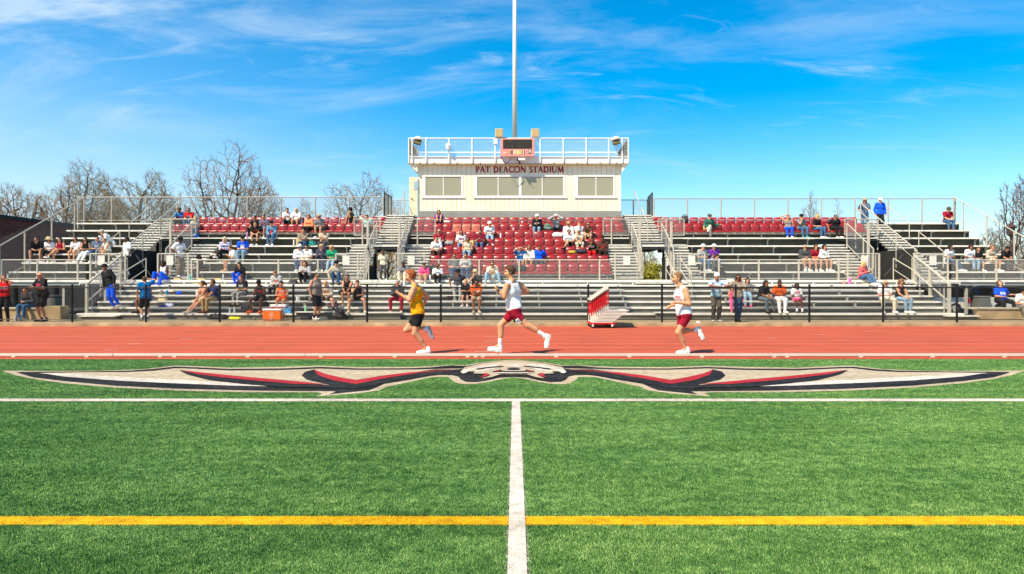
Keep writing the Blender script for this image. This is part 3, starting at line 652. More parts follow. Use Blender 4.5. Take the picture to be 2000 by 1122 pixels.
# fences on top and at the sides
def tall_fence(P0, P1, h, label, n, zb=None, mesh=.06, dark=False):
    P0, P1 = Vector(P0), Vector(P1); t = thing('mesh_fence', label, 'fence', ((P0+P1)/2))
    mt = dark_steel if dark else galv
    wpart('top_rail', MB().tube(P0+Vector((0,0,h)), P1+Vector((0,0,h)), .024), mt, t); wpart('bottom_rail', MB().tube(P0, P1, .016), mt, t)
    for i in range(n+1):
        p = P0.lerp(P1, i/n); wpart('post', MB().tube(p-Vector((0,0,.45)), p+Vector((0,0,h-.005)), .035), mt, t)
    chainlink(P0, P1-P0, (0,0,h), mesh, .0042, galv_mesh, parent=t)
ft = Z(385.5, 37.2); fb = Z(431, 37.2)
tall_fence((X(152,37.2),37.2,fb), (X(748,37.2),37.2,fb), ft-fb, 'tall mesh fence along the back of the left bleachers', 9)
tall_fence((X(1277,37.2),37.2,fb-.02), (X(1866,37.2),37.2,fb-.02), ft-fb-.05, 'tall mesh fence along the back of the right bleachers', 9)
tall_fence((X(748,37.2)+.06,37.3,fb-.1), (X(765,39.5),39.4,fb-.1), ft-fb+.35, 'short return fence panel left of the press box', 2, dark=True)
tall_fence((X(1277,37.2)-.06,37.3,fb-.1), (X(1265,39.5),39.4,fb-.1), ft-fb+.35, 'short return fence panel right of the press box', 2, dark=True)
tall_fence((X(766,40),40,DECK), (X(812,40),40,DECK), Z(391,40)-DECK, 'far mesh fence left of the press box door', 2)
tall_fence((X(1210,40),40,DECK), (X(1264,40),40,DECK), Z(391,40)-DECK, 'far mesh fence right of the press box', 2)
for sx, xx, nm in ((-1,-22.3,'left'), (1,22.7,'right')):
    t = thing('mesh_fence', f'sloping mesh fence down the {nm} end of the stand', 'fence', (xx,34,2.5))
    a, b = Vector((xx,37.15,ft)), Vector((xx,30.6,Z(489,30.9)))
    wpart('top_rail', MB().tube(a, b, .028), galv, t)
    wpart('bottom_rail', MB().tube((xx,37.15,3.9), (xx,30.6,1.5), .02), galv, t)
    for y in (37.1,36.3,34.5,32.6,31.0,30.6):
        f_ = (37.15-y)/6.55; wpart('post', MB().tube((xx,y,3.9-2.4*f_-.3), (xx,y,a.z+(b.z-a.z)*f_), .035), galv, t)
    chainlink((xx,30.6,1.5), (0,6.55,2.4), (0,0,b.z-1.5+.35), .11, .0016, galv_mesh, parent=t)

# ------------------------------------------------------------------ red seats
SP = .4765
def seat_meshes(mt, key):
    pan = MB(); n = 7; prof = [(-.03,-.075),(-.055,-.03),(-.04,.0),(0,.012),(.12,-.004),(.26,-.012),(.36,.012)]
    w2 = .215; th = .016; vs_, fs = [], []; xs = [-w2,-w2*.9,-w2*.4,0,w2*.4,w2*.9,w2]
    for i, x in enumerate(xs):
        e = .016*(abs(x)/w2)**2
        for (y, z) in prof: vs_.append((x, y, z+e))
    m_ = len(prof)
    for i in range(len(xs)-1):
        for j in range(m_-1): fs.append((i*m_+j, (i+1)*m_+j, (i+1)*m_+j+1, i*m_+j+1))
    o = len(vs_); vs_ += [(x,y+.004,z-th) for x,y,z in vs_]; fs += [tuple(q+o for q in reversed(f)) for f in fs]
    for i in range(len(xs)-1):
        for j in (0, m_-1): fs.append((i*m_+j, i*m_+j+o, (i+1)*m_+j+o, (i+1)*m_+j) if j else (i*m_+j, (i+1)*m_+j, (i+1)*m_+j+o, i*m_+j+o))
    for j in range(m_-1):
        fs.append((j, j+1, j+1+o, j+o)); q = (len(xs)-1)*m_; fs.append((q+j, q+j+o, q+j+1+o, q+j+1))
    pan.add(vs_, fs); pm = pan.mesh('seat_pan_'+key, mt, smooth=True)
    # backrest: curved sheet with two slots and a rolled top
    b = MB(); zz = [.03,.10,.155,.175,.215,.235,.262,.288,.312,.332,.345,.352]; xx = [-.21,-.185,-.15,-.05,.05,.15,.185,.21]
    def yo(x, z): return .37+.05*(z/.35)-.045*(1-(x/.21)**2)+{.288:.006,.312:.016,.332:.029,.345:.043,.352:.058}.get(z, 0)
    for side_, off in ((0,0),(1,.018)):
        o = len(b.v); b.v += [(x, yo(x,z)+off, z-(.006 if z > .34 and side_ else 0)) for z in zz for x in xx]; W = len(xx)
        for r_ in range(len(zz)-1):
            for c in range(W-1):
                if r_ in (2, 4) and 2 <= c <= 4: continue
                q = (o+r_*W+c, o+r_*W+c+1, o+(r_+1)*W+c+1, o+(r_+1)*W+c); b.f.append(q if not side_ else tuple(reversed(q))); b.m.append(0)
    W = len(xx); o = W*len(zz); top = (len(zz)-1)*W
    for c in range(W-1):
        b.f.append((top+c, top+c+1, top+c+1+o, top+c+o)); b.f.append((c+1, c, c+o, c+1+o)); b.m += [0, 0]
    for r_ in range(len(zz)-1):
        b.f.append(((r_+1)*W, r_*W, r_*W+o, (r_+1)*W+o)); b.f.append((r_*W+W-1, (r_+1)*W+W-1, (r_+1)*W+W-1+o, r_*W+W-1+o)); b.m += [0, 0]
    bm_ = b.mesh('backrest_'+key, mt, smooth=True)
    br = MB().prism([(.30,-.07),(.36,-.07),(.47,.28),(.44,.30),(.36,.02),(.05,-.03),(.05,-.07)], -.232, -.218, 'x')
    br.v = [(x, y, z) for x, y, z in br.v]
    return pm, bm_, br.mesh('side_bracket_'+key, M('seat_bracket_dark', (.10,.03,.03), .5, .1))
SM = seat_meshes(red_pl, 'red'); SMP = seat_meshes(pink_pl, 'pink')
ROWN = ['front','second','third','middle','fifth','sixth','back']
def add_seat(x, n, meshes, label):
    t = thing('stadium_seat', label, 'seat', (x, uy(n), uz(n)-.035), 0, 'moulded seats of the grandstand')
    link('seat_pan', meshes[0], t); link('backrest', meshes[1], t); link('side_bracket', meshes[2], t)
for blk, (a, b), rows in (('centre', (-5.1,5.5), (5,6)), ('centre', (-3.9,4.3), range(5)), ('left', (-17.1,-6.5), (5,6)), ('right', (6.9,17.5), (5,6))):
    c = int((b-a)/SP+.01); off = ((b-a)-c*SP)/2
    for n in rows:
        for i in range(c):
            x = a+off+SP*(i+.5)
            if blk == 'left' and n == 6 and x < -15.95: continue
            fromL = i < c/2; o_ = ORD[i] if fromL else ORD[c-1-i]
            end = 'left' if fromL else 'right'
            px_ = AX+x*F/uy(n); faded = (blk == 'centre' and ((n == 5 and 890 < px_ < 935) or (n == 4 and 888 < px_ < 906)))
            rn = ROWN[n] if blk == 'centre' else ('lower red' if n == 5 else 'upper red')
            add_seat(x, n, SMP if faded else SM, f"{'faded pink' if faded else 'glossy red'} seat, {o_} from the {end} end, {rn} row, {blk} block")
# ------------------------------------------------------------------ press box
PY = 37.0
wall_m = M('cream_siding', (.92,.85,.62), .6, .07, 1.2, .05, detail=8); trim_m = M('white_trim', (.84,.82,.76), .5, .04, 3)
pb = thing('press_box', 'cream sided press box with maroon lettering and three window groups above the centre seats', 'press box', (0.1,PY,5.18))
bx0, bx1 = X(816.5,PY), X(1213,PY); bz0, bz1 = 5.18, Z(321,PY)+.12
wins = [(829,903,(866,)), (930,1102,(973,1016,1059)), (1127,1200,(1164,))]
wz0, wz1 = Z(383.5,PY), Z(344.5,PY)
n = 42; bw = (bx1-bx0)/n
for i in range(n):
    a, b = bx0+i*bw, bx0+(i+1)*bw-.014; cuts = None
    for (p, q, _) in wins:
        if b > X(p,PY) and a < X(q,PY): cuts = (X(p,PY), X(q,PY))
    if cuts is None: bpart('siding_board', pb, wall_m, a, b, PY, PY+.03, bz0, bz1)
    else:
        bpart('siding_board', pb, wall_m, a, b, PY, PY+.03, bz0, wz0-.02); bpart('siding_board', pb, wall_m, a, b, PY, PY+.03, wz1+.02, bz1)
        if a < cuts[0]: bpart('siding_board', pb, wall_m, a, min(b, cuts[0]), PY, PY+.03, wz0-.019, wz1+.019)
        if b > cuts[1]: bpart('siding_board', pb, wall_m, max(a, cuts[1]), b, PY, PY+.03, wz0-.019, wz1+.019)
inner_m = M('tan_interior', (.78,.72,.50), .8, .08, 2)
bk = MB()   # backing behind the joints, with window holes
edges = [bx0+.01]+sum([[X(p,PY), X(q,PY)] for p, q, _ in wins], [])+[bx1-.01]
for a, b in zip(edges[0::2], edges[1::2]): bk.box(a, b, PY+.032, PY+.06, wz0, wz1)
bk.box(bx0+.01, bx1-.01, PY+.032, PY+.06, bz0, wz0-.001); bk.box(bx0+.01, bx1-.01, PY+.032, PY+.06, wz1+.001, bz1)
wpart('wall', bk, M('siding_backing', (.45,.40,.30), .8), pb)
wpart('side_wall', MB().box(bx0, bx0+.06, PY+.062, 40.2, bz0, bz1), wall_m, pb); wpart('side_wall', MB().box(bx1-.06, bx1, PY+.062, 40.2, bz0, bz1), wall_m, pb)
wpart('rear_wall', MB().box(bx0+.061, bx1-.061, 40.1, 40.2, bz0, bz1), inner_m, pb)
wpart('daylight_backing', MB().box(bx0+.061, bx1-.061, 37.50, 37.52, bz0+.051, bz1-.061), M('tan_backing', (.85,.78,.52), .8, .05, 2), pb)  # added tan sheet behind the panes, catches sun to brighten the windows
wpart('floor_slab', MB().box(bx0+.061, bx1-.061, PY+.062, 40.1, bz0, bz0+.05), inner_m, pb)
wpart('ceiling', MB().box(bx0+.061, bx1-.061, PY+.062, 40.1, bz1-.06, bz1-.01), inner_m, pb)
gm = bpy.data.materials.new('tinted_veiled_glass'); gm.use_nodes = True; t = gm.node_tree; t.nodes.clear()
tr = N(t, 'ShaderNodeBsdfTransparent'); tr.inputs[0].default_value = (.93,.92,.86,1); gl = N(t, 'ShaderNodeBsdfGlossy', i_Roughness=.03); gl.inputs[0].default_value = (.8,.8,.75,1)
fr = N(t, 'ShaderNodeFresnel', i_IOR=1.5); ma = N(t, 'ShaderNodeMath', operation='ADD', i_1=.015); t.links.new(fr.outputs[0], ma.inputs[0])
mxs = N(t, 'ShaderNodeMixShader'); t.links.new(ma.outputs[0], mxs.inputs[0]); t.links.new(tr.outputs[0], mxs.inputs[1]); t.links.new(gl.outputs[0], mxs.inputs[2])
df = N(t, 'ShaderNodeBsdfDiffuse'); df.inputs[0].default_value = (.74,.70,.48,1); mx3 = N(t, 'ShaderNodeMixShader', i_0=.42); t.links.new(mxs.outputs[0], mx3.inputs[1]); t.links.new(df.outputs[0], mx3.inputs[2])  # even tan veil mixed into the glass so dark panes look lit
t.links.new(mx3.outputs[0], N(t, 'ShaderNodeOutputMaterial').inputs[0])
for (p, q, mull) in wins:
    a, b = X(p,PY), X(q,PY); fo = .10
    m = MB().box(a-fo*.55, a+.055, PY-.02, PY+.05, wz0-.03, wz1+.03).box(b-.055, b+fo*.55, PY-.02, PY+.05, wz0-.03, wz1+.03)
    m.box(a+.055, b-.055, PY-.02, PY+.05, wz1-.03, wz1+.05).box(a+.055, b-.055, PY-.02, PY+.05, wz0-.06, wz0+.02)
    w_ = wpart('window', m, trim_m, pb)
    ww = Vector(pb.location)
    def sub(name, mb, mat):
        o = link(name, mb.mesh(name, mat), w_); o.location = (0,0,0); return o     # window already sits at -parent location: same frame
    for k in mull:
        x = X(k,PY); hw = .07 if k == 1016 else .022; sub('mullion', MB().box(x-hw, x+hw, PY-.012, PY+.04, wz0+.02, wz1-.03), trim_m)
    xs = [a+.055]+[X(k,PY) for k in mull]+[b-.055]
    for u, v in zip(xs[:-1], xs[1:]): sub('pane', MB().box(u, v, PY+.012, PY+.016, wz0+.02, wz1-.03), gm)
    sub('sill', MB().box(a-.14, b+.14, PY-.05, PY-.002, wz0-.105, wz0-.065), trim_m)
# soffit, fascia and roof deck
fy = 36.74; fx0, fx1 = X(797.5,fy), X(1228,fy); fz0, fz1 = Z(320.5,fy), Z(307.5,fy)
wpart('fascia', MB().box(fx0, fx1, fy, fy+.05, fz0, fz1), trim_m, pb); wpart('roof_deck', MB().box(fx0, fx1, fy+.051, 40.6, fz1-.14, fz1-.02), wall_m, pb)
wpart('gutter_edge', MB().box(fx0, fx1, fy-.03, fy-.001, fz0-.015, fz0+.03), M('gutter_tan', (.45,.38,.27), .6), pb)
for a, b in ((fx0,bx0), (fx1,bx1)):
    wpart('soffit_bracket', MB().prism([(a,fz0-.001),(b,fz0-.001),(b,fz0-.42)], fy+.06, fy+.12, 'y'), wall_m, pb)
    wpart('fascia', MB().box(min(a,a+(.05 if a<0 else -.05)), max(a,a+(.05 if a<0 else -.05)), fy+.052, 40.6, fz0, fz1-.142), trim_m, pb)
# door standing open
door = wpart('door', MB().box(X(799.5,36.95), X(815.5,36.95), 36.9, 36.95, DECK+.02, Z(346,36.9)), M('cream_door', (.74,.66,.44), .5, .05), pb)
dx0, dx1 = X(808.5,36.9), X(815,36.9)
o = link('door_window', MB().box(dx0, dx1, 36.885, 36.899, Z(371,36.9), Z(355,36.9)).mesh('door_window', M('door_pane', (.35,.45,.5), .2)), door)
o = link('handle', MB().tube((X(802,36.9),36.88,Z(387,36.9)), (X(807,36.9),36.86,Z(391,36.9)), .015).mesh('handle', dark_steel), door)
# lettering in a serif capital face, raised from the siding
serif_m = M('maroon_letter', (.34,.010,.012), .8, .05, spec=.05)
def arc(cx, cy, rx, ry, a0, a1, w0, w1=None, n=9):
    return [(cx+rx*math.cos(R(a0+(a1-a0)*i/n)), cy+ry*math.sin(R(a0+(a1-a0)*i/n))) for i in range(n+1)], w0, w1
THK, THN = .20, .11
def S_(x0,y0,x1,y1,w): return [(x0,y0),(x1,y1)], w, None
def serif(x, y, w=.13): return S_(x-w, y, x+w, y, .05)
GL = {
 'P': (.62, [S_(.16,0,.16,1,THK), arc(.22,.72,.32,.25,90,-90,.15), S_(.16,.975,.24,.975,.05), S_(.16,.47,.24,.47,.05), serif(.16,.02), S_(.02,.98,.2,.98,.05)]),
 'A': (.86, [S_(.42,1,.12,.02,THN), S_(.42,1,.72,.02,THK), S_(.24,.36,.60,.36,.055), serif(.1,.02,.1), serif(.74,.02)]),
 'T': (.74, [S_(.37,0,.37,.97,THK), S_(.03,.96,.71,.96,.07), S_(.05,.98,.04,.8,.05), S_(.69,.98,.70,.8,.05), serif(.37,.02)]),
 'D': (.90, [S_(.16,0,.16,1,THK), arc(.24,.5,.55,.475,90,-90,.18), S_(.1,.975,.26,.975,.06), S_(.1,.025,.26,.025,.06)]),
 'E': (.62, [S_(.16,0,.16,1,THK), S_(.05,.975,.55,.975,.055), S_(.16,.52,.46,.52,.055), S_(.05,.025,.58,.025,.055), S_(.55,.99,.55,.84,.05), S_(.57,.01,.60,.2,.05), S_(.46,.44,.46,.6,.04)]),
 'C': (.84, [arc(.52,.5,.44,.48,48,312,.17), S_(.81,.86,.81,.70,.05), S_(.82,.14,.84,.26,.05)]),
 'O': (.98, [arc(.48,.5,.42,.48,0,360,.17,n=18)]),
 'N': (.96, [S_(.16,0,.16,1,THN), S_(.14,.98,.82,.02,THK), S_(.82,0,.82,1,THN), serif(.14,.02,.1), serif(.12,.98,.09), serif(.82,.98,.1)]),
 'S': (.56, [arc(.29,.75,.20,.22,35,265,.15), arc(.27,.27,.22,.25,88,-145,.16), S_(.44,.92,.44,.78,.045), S_(.08,.08,.07,.24,.045)]),
 'I': (.32, [S_(.16,0,.16,1,THK), serif(.16,.02), serif(.16,.98)]),
 'U': (.90, [S_(.15,1,.15,.35,THK), arc(.45,.35,.30,.33,180,360,.14), S_(.75,.35,.75,1,THN), serif(.15,.98), serif(.75,.98,.1)]),
 'M': (1.06, [S_(.12,0,.2,1,THN), S_(.2,.98,.53,.05,THK), S_(.53,.05,.86,.98,THN), S_(.86,1,.94,0,THK), serif(.11,.02,.1), serif(.93,.02), serif(.18,.98,.09), serif(.89,.98,.1)]),
 ' ': (.42, [])}
def glyph(ch, x, z, h, y):
    mb = MB()
    for k, (pts, w0, _) in enumerate(GL[ch][1]):
        for q, ((a, b), (c, d)) in enumerate(zip(pts[:-1], pts[1:])):
            dx, dz = c-a, d-b; l = math.hypot(dx, dz); e = .012 if len(pts) > 2 else 0
            dx, dz = dx/l, dz/l; a -= dx*e; b -= dz*e; c += dx*e; d += dz*e; nx_, nz_ = -dz*w0/2, dx*w0/2
            yy = y-.03-.0006*((k*7+q) % 9)
            P = [(a+nx_,b+nz_),(c+nx_,d+nz_),(c-nx_,d-nz_),(a-nx_,b-nz_)]
            mb.prism([(x+p*h, z+r*h) for p, r in P], yy, y-.004)
    return mb
word = 'PAT DEACON STADIUM'
tot = sum(GL[c][0] for c in word); x_a, x_b = X(929.5,PY), X(1101,PY); zb_, zt_ = Z(337.2,PY), Z(325.6,PY); hh = zt_-zb_; gap = ((x_b-x_a)-tot*hh)/(len(word)-1)
cx_ = x_a
for ch in word:
    big = 1.12 if False else 1
    if ch != ' ': wpart('letter', glyph(ch, cx_, zb_, hh, PY), serif_m, pb)
    cx_ += GL[ch][0]*hh+gap
# things inside behind the glass
def simple(name, label, cat, loc, parts, group=None):
    t = thing(name, label, cat, loc, 0, group)
    for pn, mb, mt in parts: link(pn, mb.mesh(pn, mt, bevel=0), t)
    return t
desk_m = M('dark_desk', (.10,.09,.08), .6); wht = M('white_plastic', (.75,.73,.66), .5, .05)
simple('desk', 'grey desk behind the middle window of the press box', 'desk', (.3,37.35,bz0+.05), [('desk_top', MB().box(-2.3,2.5,-.12,.12,.84,.88), M('grey_desk_top', (.4,.38,.3), .6)), ('leg', MB().box(-2.2,-2.1,-.1,.1,0,.84), desk_m), ('leg', MB().box(2.3,2.4,-.1,.1,0,.84), desk_m)])
simple('office_chair', 'dark office chair behind the middle window of the press box', 'chair', (X(984,37.42),37.42,bz0+.05), [('backrest', MB().box(-.17,.17,0,.05,.75,1.32), M('chair_mid_grey', (.16,.15,.12), .8)), ('seat', MB().box(-.2,.2,-.13,0,.62,.70), desk_m), ('base', MB().tube((0,-.06,0), (0,-.06,.62), .03), desk_m)])
simple('monitor', 'dim monitor on a desk behind the left window of the press box', 'monitor', (X(846,37.46),37.46,bz0+.72), [('screen', MB().box(-.26,.26,0,.04,.3,.68), M('monitor_grey', (.16,.2,.2), .3)), ('stand', MB().box(-.03,.03,.0,.03,-.4,.3), desk_m)])
simple('office_chair', 'dark chair back and desk hump behind the left window of the press box', 'chair', (X(846,37.30),37.30,bz0+.05), [('backrest', MB().prism([(-.42,.6),(.45,.6),(.44,.95),(.2,1.08),(-.2,1.12),(-.42,1.12)], -.05,.05,'y'), M('grey_upholstery', (.13,.13,.12), .8)), ('base', MB().tube((0,0,0), (0,0,.6), .05), desk_m)])
for px, h, nm, mt in ((920,.07,'small white cup standing on the left end of the middle window sill', wht), (994,.11,'white bottle on the middle window sill by the office chair', wht), (1036,.05,'short white cup on the sill right of the thick mullion', wht),
                      (1074,.16,'white jug on the right part of the middle window sill', wht), (1083,.24,'white spray bottle beside the carton in the press box window', wht)):
    simple('bottle', nm, 'bottle', (X(px,37.14),37.14,wz0+.02), [('body', MB().lathe((0,0,0), [(.05,0),(.055,h*.6),(.025,h*.8),(.025,h)], 10), mt)])
simple('carton', 'yellowish cardboard carton in the right corner of the middle press box window', 'box', (X(1092.5,37.2),37.2,wz0+.02), [('carton_body', MB().box(-.16,.16,-.1,.1,0,.16), M('cardboard_yellow', (.6,.5,.24), .8)), ('lid', MB().box(-.165,.165,-.105,.105,.161,.3), M('cardboard_pale', (.62,.58,.45), .8))])
# roof railing
ry = 36.70; rz0, rz1 = Z(307,ry), Z(270.5,ry)
rr = thing('roof_railing', 'white pipe railing with blue green mesh round the press box roof', 'railing', (0.1,ry,rz0))
wpart('top_rail', MB().tube((fx0+.02,ry,rz1), (fx1-.02,ry,rz1), .03), trim_m, rr); wpart('bottom_rail', MB().tube((fx0+.02,ry,rz0+.02), (fx1-.02,ry,rz0+.02), .02), trim_m, rr)
wpart('top_rail', MB().tube((fx0+.02,40.4,rz1-.05), (fx1-.02,40.4,rz1-.05), .03).tube((fx0+.3,40.4,rz0+.45),(fx1-.3,40.4,rz0+.45),.025), trim_m, rr)
for px in (805,832,877,922,967,1055,1100,1145,1189,1215): wpart('post', MB().box(X(px,ry)-.03, X(px,ry)+.03, ry-.05, ry, fz0+.05, rz1-.01), trim_m, rr, bevel=.006)
for x in (fx0+.03, fx1-.03):
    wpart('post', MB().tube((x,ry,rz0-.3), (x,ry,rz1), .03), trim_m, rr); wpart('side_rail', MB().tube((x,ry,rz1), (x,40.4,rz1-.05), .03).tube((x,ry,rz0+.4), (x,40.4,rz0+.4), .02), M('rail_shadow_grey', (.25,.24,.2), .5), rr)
for i in range(9): wpart('back_post', MB().tube((fx0+.5+i*1.25,40.4,fz1-.1), (fx0+.5+i*1.25,40.4,rz0+.45), .025), trim_m, rr)
chainlink((fx0+.03,ry+.01,rz0+.02), (fx1-fx0-.06,0,0), (0,0,rz1-rz0-.03), .055, .004, M('painted_wire', (.62,.66,.62), .5), parent=rr)
for x in (fx0+.03, fx1-.03): chainlink((x,ry,rz0+.02), (0,3.6,0), (0,0,rz1-rz0-.03), .055, .006, dark_steel, parent=rr)
for px in (820,848,893,938,1082,1127,1172,1204): wpart('bolt_block', MB().box(X(px,fy)-.04, X(px,fy)+.04, fy-.05, fy-.001, fz0+.02, fz0+.09), M('bolt_tan', (.55,.45,.32), .6), rr)
# scoreboard clock
sy = 36.45
pink = M('sun_bleached_red_paint', (.72,.30,.24), .5, .08, 4)
sb = thing('race_clock', 'sun bleached red display clock with dark digits hung on the roof railing', 'clock', (X(1011,sy),sy,Z(306,sy)))
sx0, sx1, sz0, sz1 = X(977.5,sy), X(1044.5,sy), Z(306,sy), Z(271,sy)
wpart('case', MB().box(sx0, sx1, sy, sy+.2, sz0, sz1), pink, sb, bevel=.01)
wpart('display', MB().box(X(982.5,sy), X(1039,sy), sy-.012, sy-.001, Z(290.7,sy), Z(273,sy)), M('dark_display', (.035,.03,.02), .35), sb)
dg_m = M('unlit_digit', (.075,.062,.04), .4)
def digit(cx, z0, h, w):
    m = MB(); t_ = .03; y = sy-.02
    for zz in (z0, z0+h/2, z0+h): m.box(cx-w/2+t_, cx+w/2-t_, y, y+.006, zz-t_/2, zz+t_/2)
    for xx in (cx-w/2, cx+w/2):
        m.box(xx-t_/2, xx+t_/2, y, y+.006, z0+.02, z0+h/2-.02); m.box(xx-t_/2, xx+t_/2, y, y+.006, z0+h/2+.02, z0+h-.02)
    return m
for px in (988.5,999,1018,1032): wpart('digit', digit(X(px,sy), Z(289,sy), Z(275,sy)-Z(289,sy), .17), dg_m, sb)
wpart('colon', MB().box(X(1010.6,sy)-.02, X(1010.6,sy)+.02, sy-.02, sy-.013, Z(279,sy), Z(277.5,sy)).box(X(1010.6,sy)-.02, X(1010.6,sy)+.02, sy-.02, sy-.013, Z(287,sy), Z(285.5,sy)), dg_m, sb)
ltr = [M('sign_grey', (.14,.13,.10), .5), M('sign_yellow', (.85,.70,.16), .5), M('sign_white', (.85,.83,.7), .5)]
for k, (px, mi) in enumerate(((998.2,0),(1000.4,0),(1004,2),(1006.5,1),(1010,2),(1012.6,1),(1015.2,1),(1018,1),(1020.2,0),(1022,2),(1024,0))):
    wpart('letter_strip', MB().prism([(X(px-.9,sy),Z(301.6,sy)),(X(px+.7,sy),Z(301.6,sy)),(X(px+1.1,sy),Z(294,sy)),(X(px-.5,sy),Z(294,sy))], sy-.012, sy-.001), ltr[mi], sb)
wpart('mark', MB().box(X(1032.5,sy), X(1037.5,sy), sy-.01, sy-.001, Z(300.8,sy), Z(292.8,sy)), ltr[0], sb); wpart('mark', MB().box(X(1034,sy), X(1036,sy), sy-.016, sy-.011, Z(298.5,sy), Z(294,sy)), ltr[2], sb)
wpart('plate', MB().box(X(982.5,sy), X(990,sy), sy-.01, sy-.001, Z(299.6,sy), Z(298.6,sy)), ltr[2], sb)
# loudspeakers, flood horns, camera, cables
spk = M('tan_speaker_cloth', (.52,.38,.17), .8, .08, 30); spc = M('pale_speaker_case', (.60,.55,.42), .5)
for px, s, nm in ((974.5,1,'left'), (1045.5,-1,'right')):
    c = X(px,36.6); t = thing('loudspeaker', f'square tan loudspeaker on the roof rail, {nm} of the light pole', 'loudspeaker', (c,36.6,rz1+.04)); w_ = .2
    z0, z1 = 0, .44
    link('case', MB().add([(-w_,0,z0),(w_,0,z0),(w_,0,z1),(-w_,0,z1),(-w_*.5+s*.12,.4,z0+.06),(w_*.5+s*.12,.4,z0+.06),(w_*.5+s*.12,.4,z1-.06),(-w_*.5+s*.12,.4,z1-.06)], [(0,1,2,3),(7,6,5,4),(0,4,5,1),(1,5,6,2),(2,6,7,3),(3,7,4,0)]).mesh('speaker_case', spc), t)
    link('grille', MB().box(-w_+.03, w_-.03, -.015, -.001, z0+.03, z1-.03).mesh('grille', spk), t); link('bracket', MB().box(-.22,.3*s+.1,.05,.1,-.035,-.005).mesh('bracket', dark_steel), t)
for px, s, nm in ((814,1,'left'), (1205,-1,'right')):
    c = X(px,36.55); t = thing('horn_speaker', f'white domed horn with dark square mouth on the {nm} roof corner', 'horn speaker', (c,36.55,Z(283,36.55)))
    mth = MB().add([(-.19,-.1,.05),(.19,-.1,.05),(.19,.0,.30),(-.19,.0,.30),(-.17,.12,.02),(.17,.12,.02),(.17,.2,.3),(-.17,.2,.3)], [(0,1,2,3),(7,6,5,4),(0,4,5,1),(1,5,6,2),(2,6,7,3),(3,7,4,0)])
    o = link('mouth', mth.mesh('horn_mouth', M('brown_grille', (.12,.09,.03), .7)), t); o.rotation_euler = (0, R(14*s), 0)
    o = link('dome', MB().lathe((0,.1,.27), [(.23,0),(.22,.06),(.16,.13),(.08,.17),(.01,.18)], 16).mesh('dome', trim_m, smooth=True), t); o.rotation_euler = (0, R(10*s), 0)
    link('mast', MB().tube((0,.22,-.45), (0,.22,.3), .025).mesh('mast', trim_m), t)
t = thing('dome_camera', 'white round dome housing on the left part of the roof railing', 'security camera', (X(876,36.55),36.55,Z(292.5,36.55)))
link('housing', MB().lathe((0,0,0), [(.08,0),(.12,.03),(.13,.15),(.15,.17),(.15,.22),(.10,.29),(.03,.31)], 16).mesh('housing', trim_m, smooth=False), t)
t = thing('bullet_camera', 'white camera with black lens under the race clock', 'security camera', (X(1017,36.5),36.5,Z(316,36.5)))
link('housing', MB().tube((-.12,0,.1), (.22,0,.1), .075, n=12).mesh('housing', trim_m), t); link('lens', MB().tube((-.2,0,.1), (-.12,0,.1), .07, n=12).box(-.1,-.02,-.02,.02,-.14,.03).mesh('lens', dark_steel), t)
t = thing('junction_box', 'small white box on the roof rail beside the left loudspeaker', 'electric box', (X(968,36.6),36.6,Z(281.5,36.6)))
link('case', MB().box(-.1,.1,0,.1,0,.28).mesh('case', trim_m, bevel=.01), t)
cab = MB()
def sag(a, b, d, n=10):
    a, b = Vector(a), Vector(b); return [a.lerp(b, i/n)-Vector((0,0,d*math.sin(math.pi*i/n))) for i in range(n+1)]
cab.path(sag((X(977,36.4),36.4,Z(305,36.4)), (X(1001,36.4),36.4,Z(306.5,36.4)), .33), .012, 5).path(sag((X(979,36.4),36.4,Z(305,36.4)), (X(998,36.4),36.4,Z(306.5,36.4)), .36), .01, 5).path([(X(1012,36.4),36.4,Z(314,36.4)),(X(1020,36.4),36.45,Z(323,36.4)),(X(1018,36.4),36.45,Z(325,36.4))], .012, 5)
tag(link('cable_loop', cab.mesh('cable_loop', black_paint)), 'black cables looping below the race clock', 'cable')
# light pole far behind
lp = thing('light_pole', 'tall pale steel floodlight pole rising behind the press box', 'light pole', (X(1005,46),46,.1))
lx = X(1005.3,46)
wpart('pole', MB().tube((lx,46,.1), (lx,46,9), .20, .175, 20).tube((lx,46,9), (lx,46,24), .165, .10, 20), M('pale_pole_paint', (.80,.78,.66), .5, .06, 2), lp, smooth=True)
wpart('collar', MB().tube((lx,46,10.4), (lx,46,10.6), .19, .19, 16).box(lx-.26, lx+.26, 45.97, 46.03, 10.7, 10.78), galv, lp)
for z in (22.5, 23.6):
    wpart('crossarm', MB().box(lx-2.2, lx+2.2, 45.8, 45.9, z, z+.12), galv, lp)
    for i in range(5): wpart('floodlight', MB().lathe((lx-2+i,45.5,z+.1), [(.28,0),(.25,.15),(.1,.3)], 12, axis='y'), galv, lp)
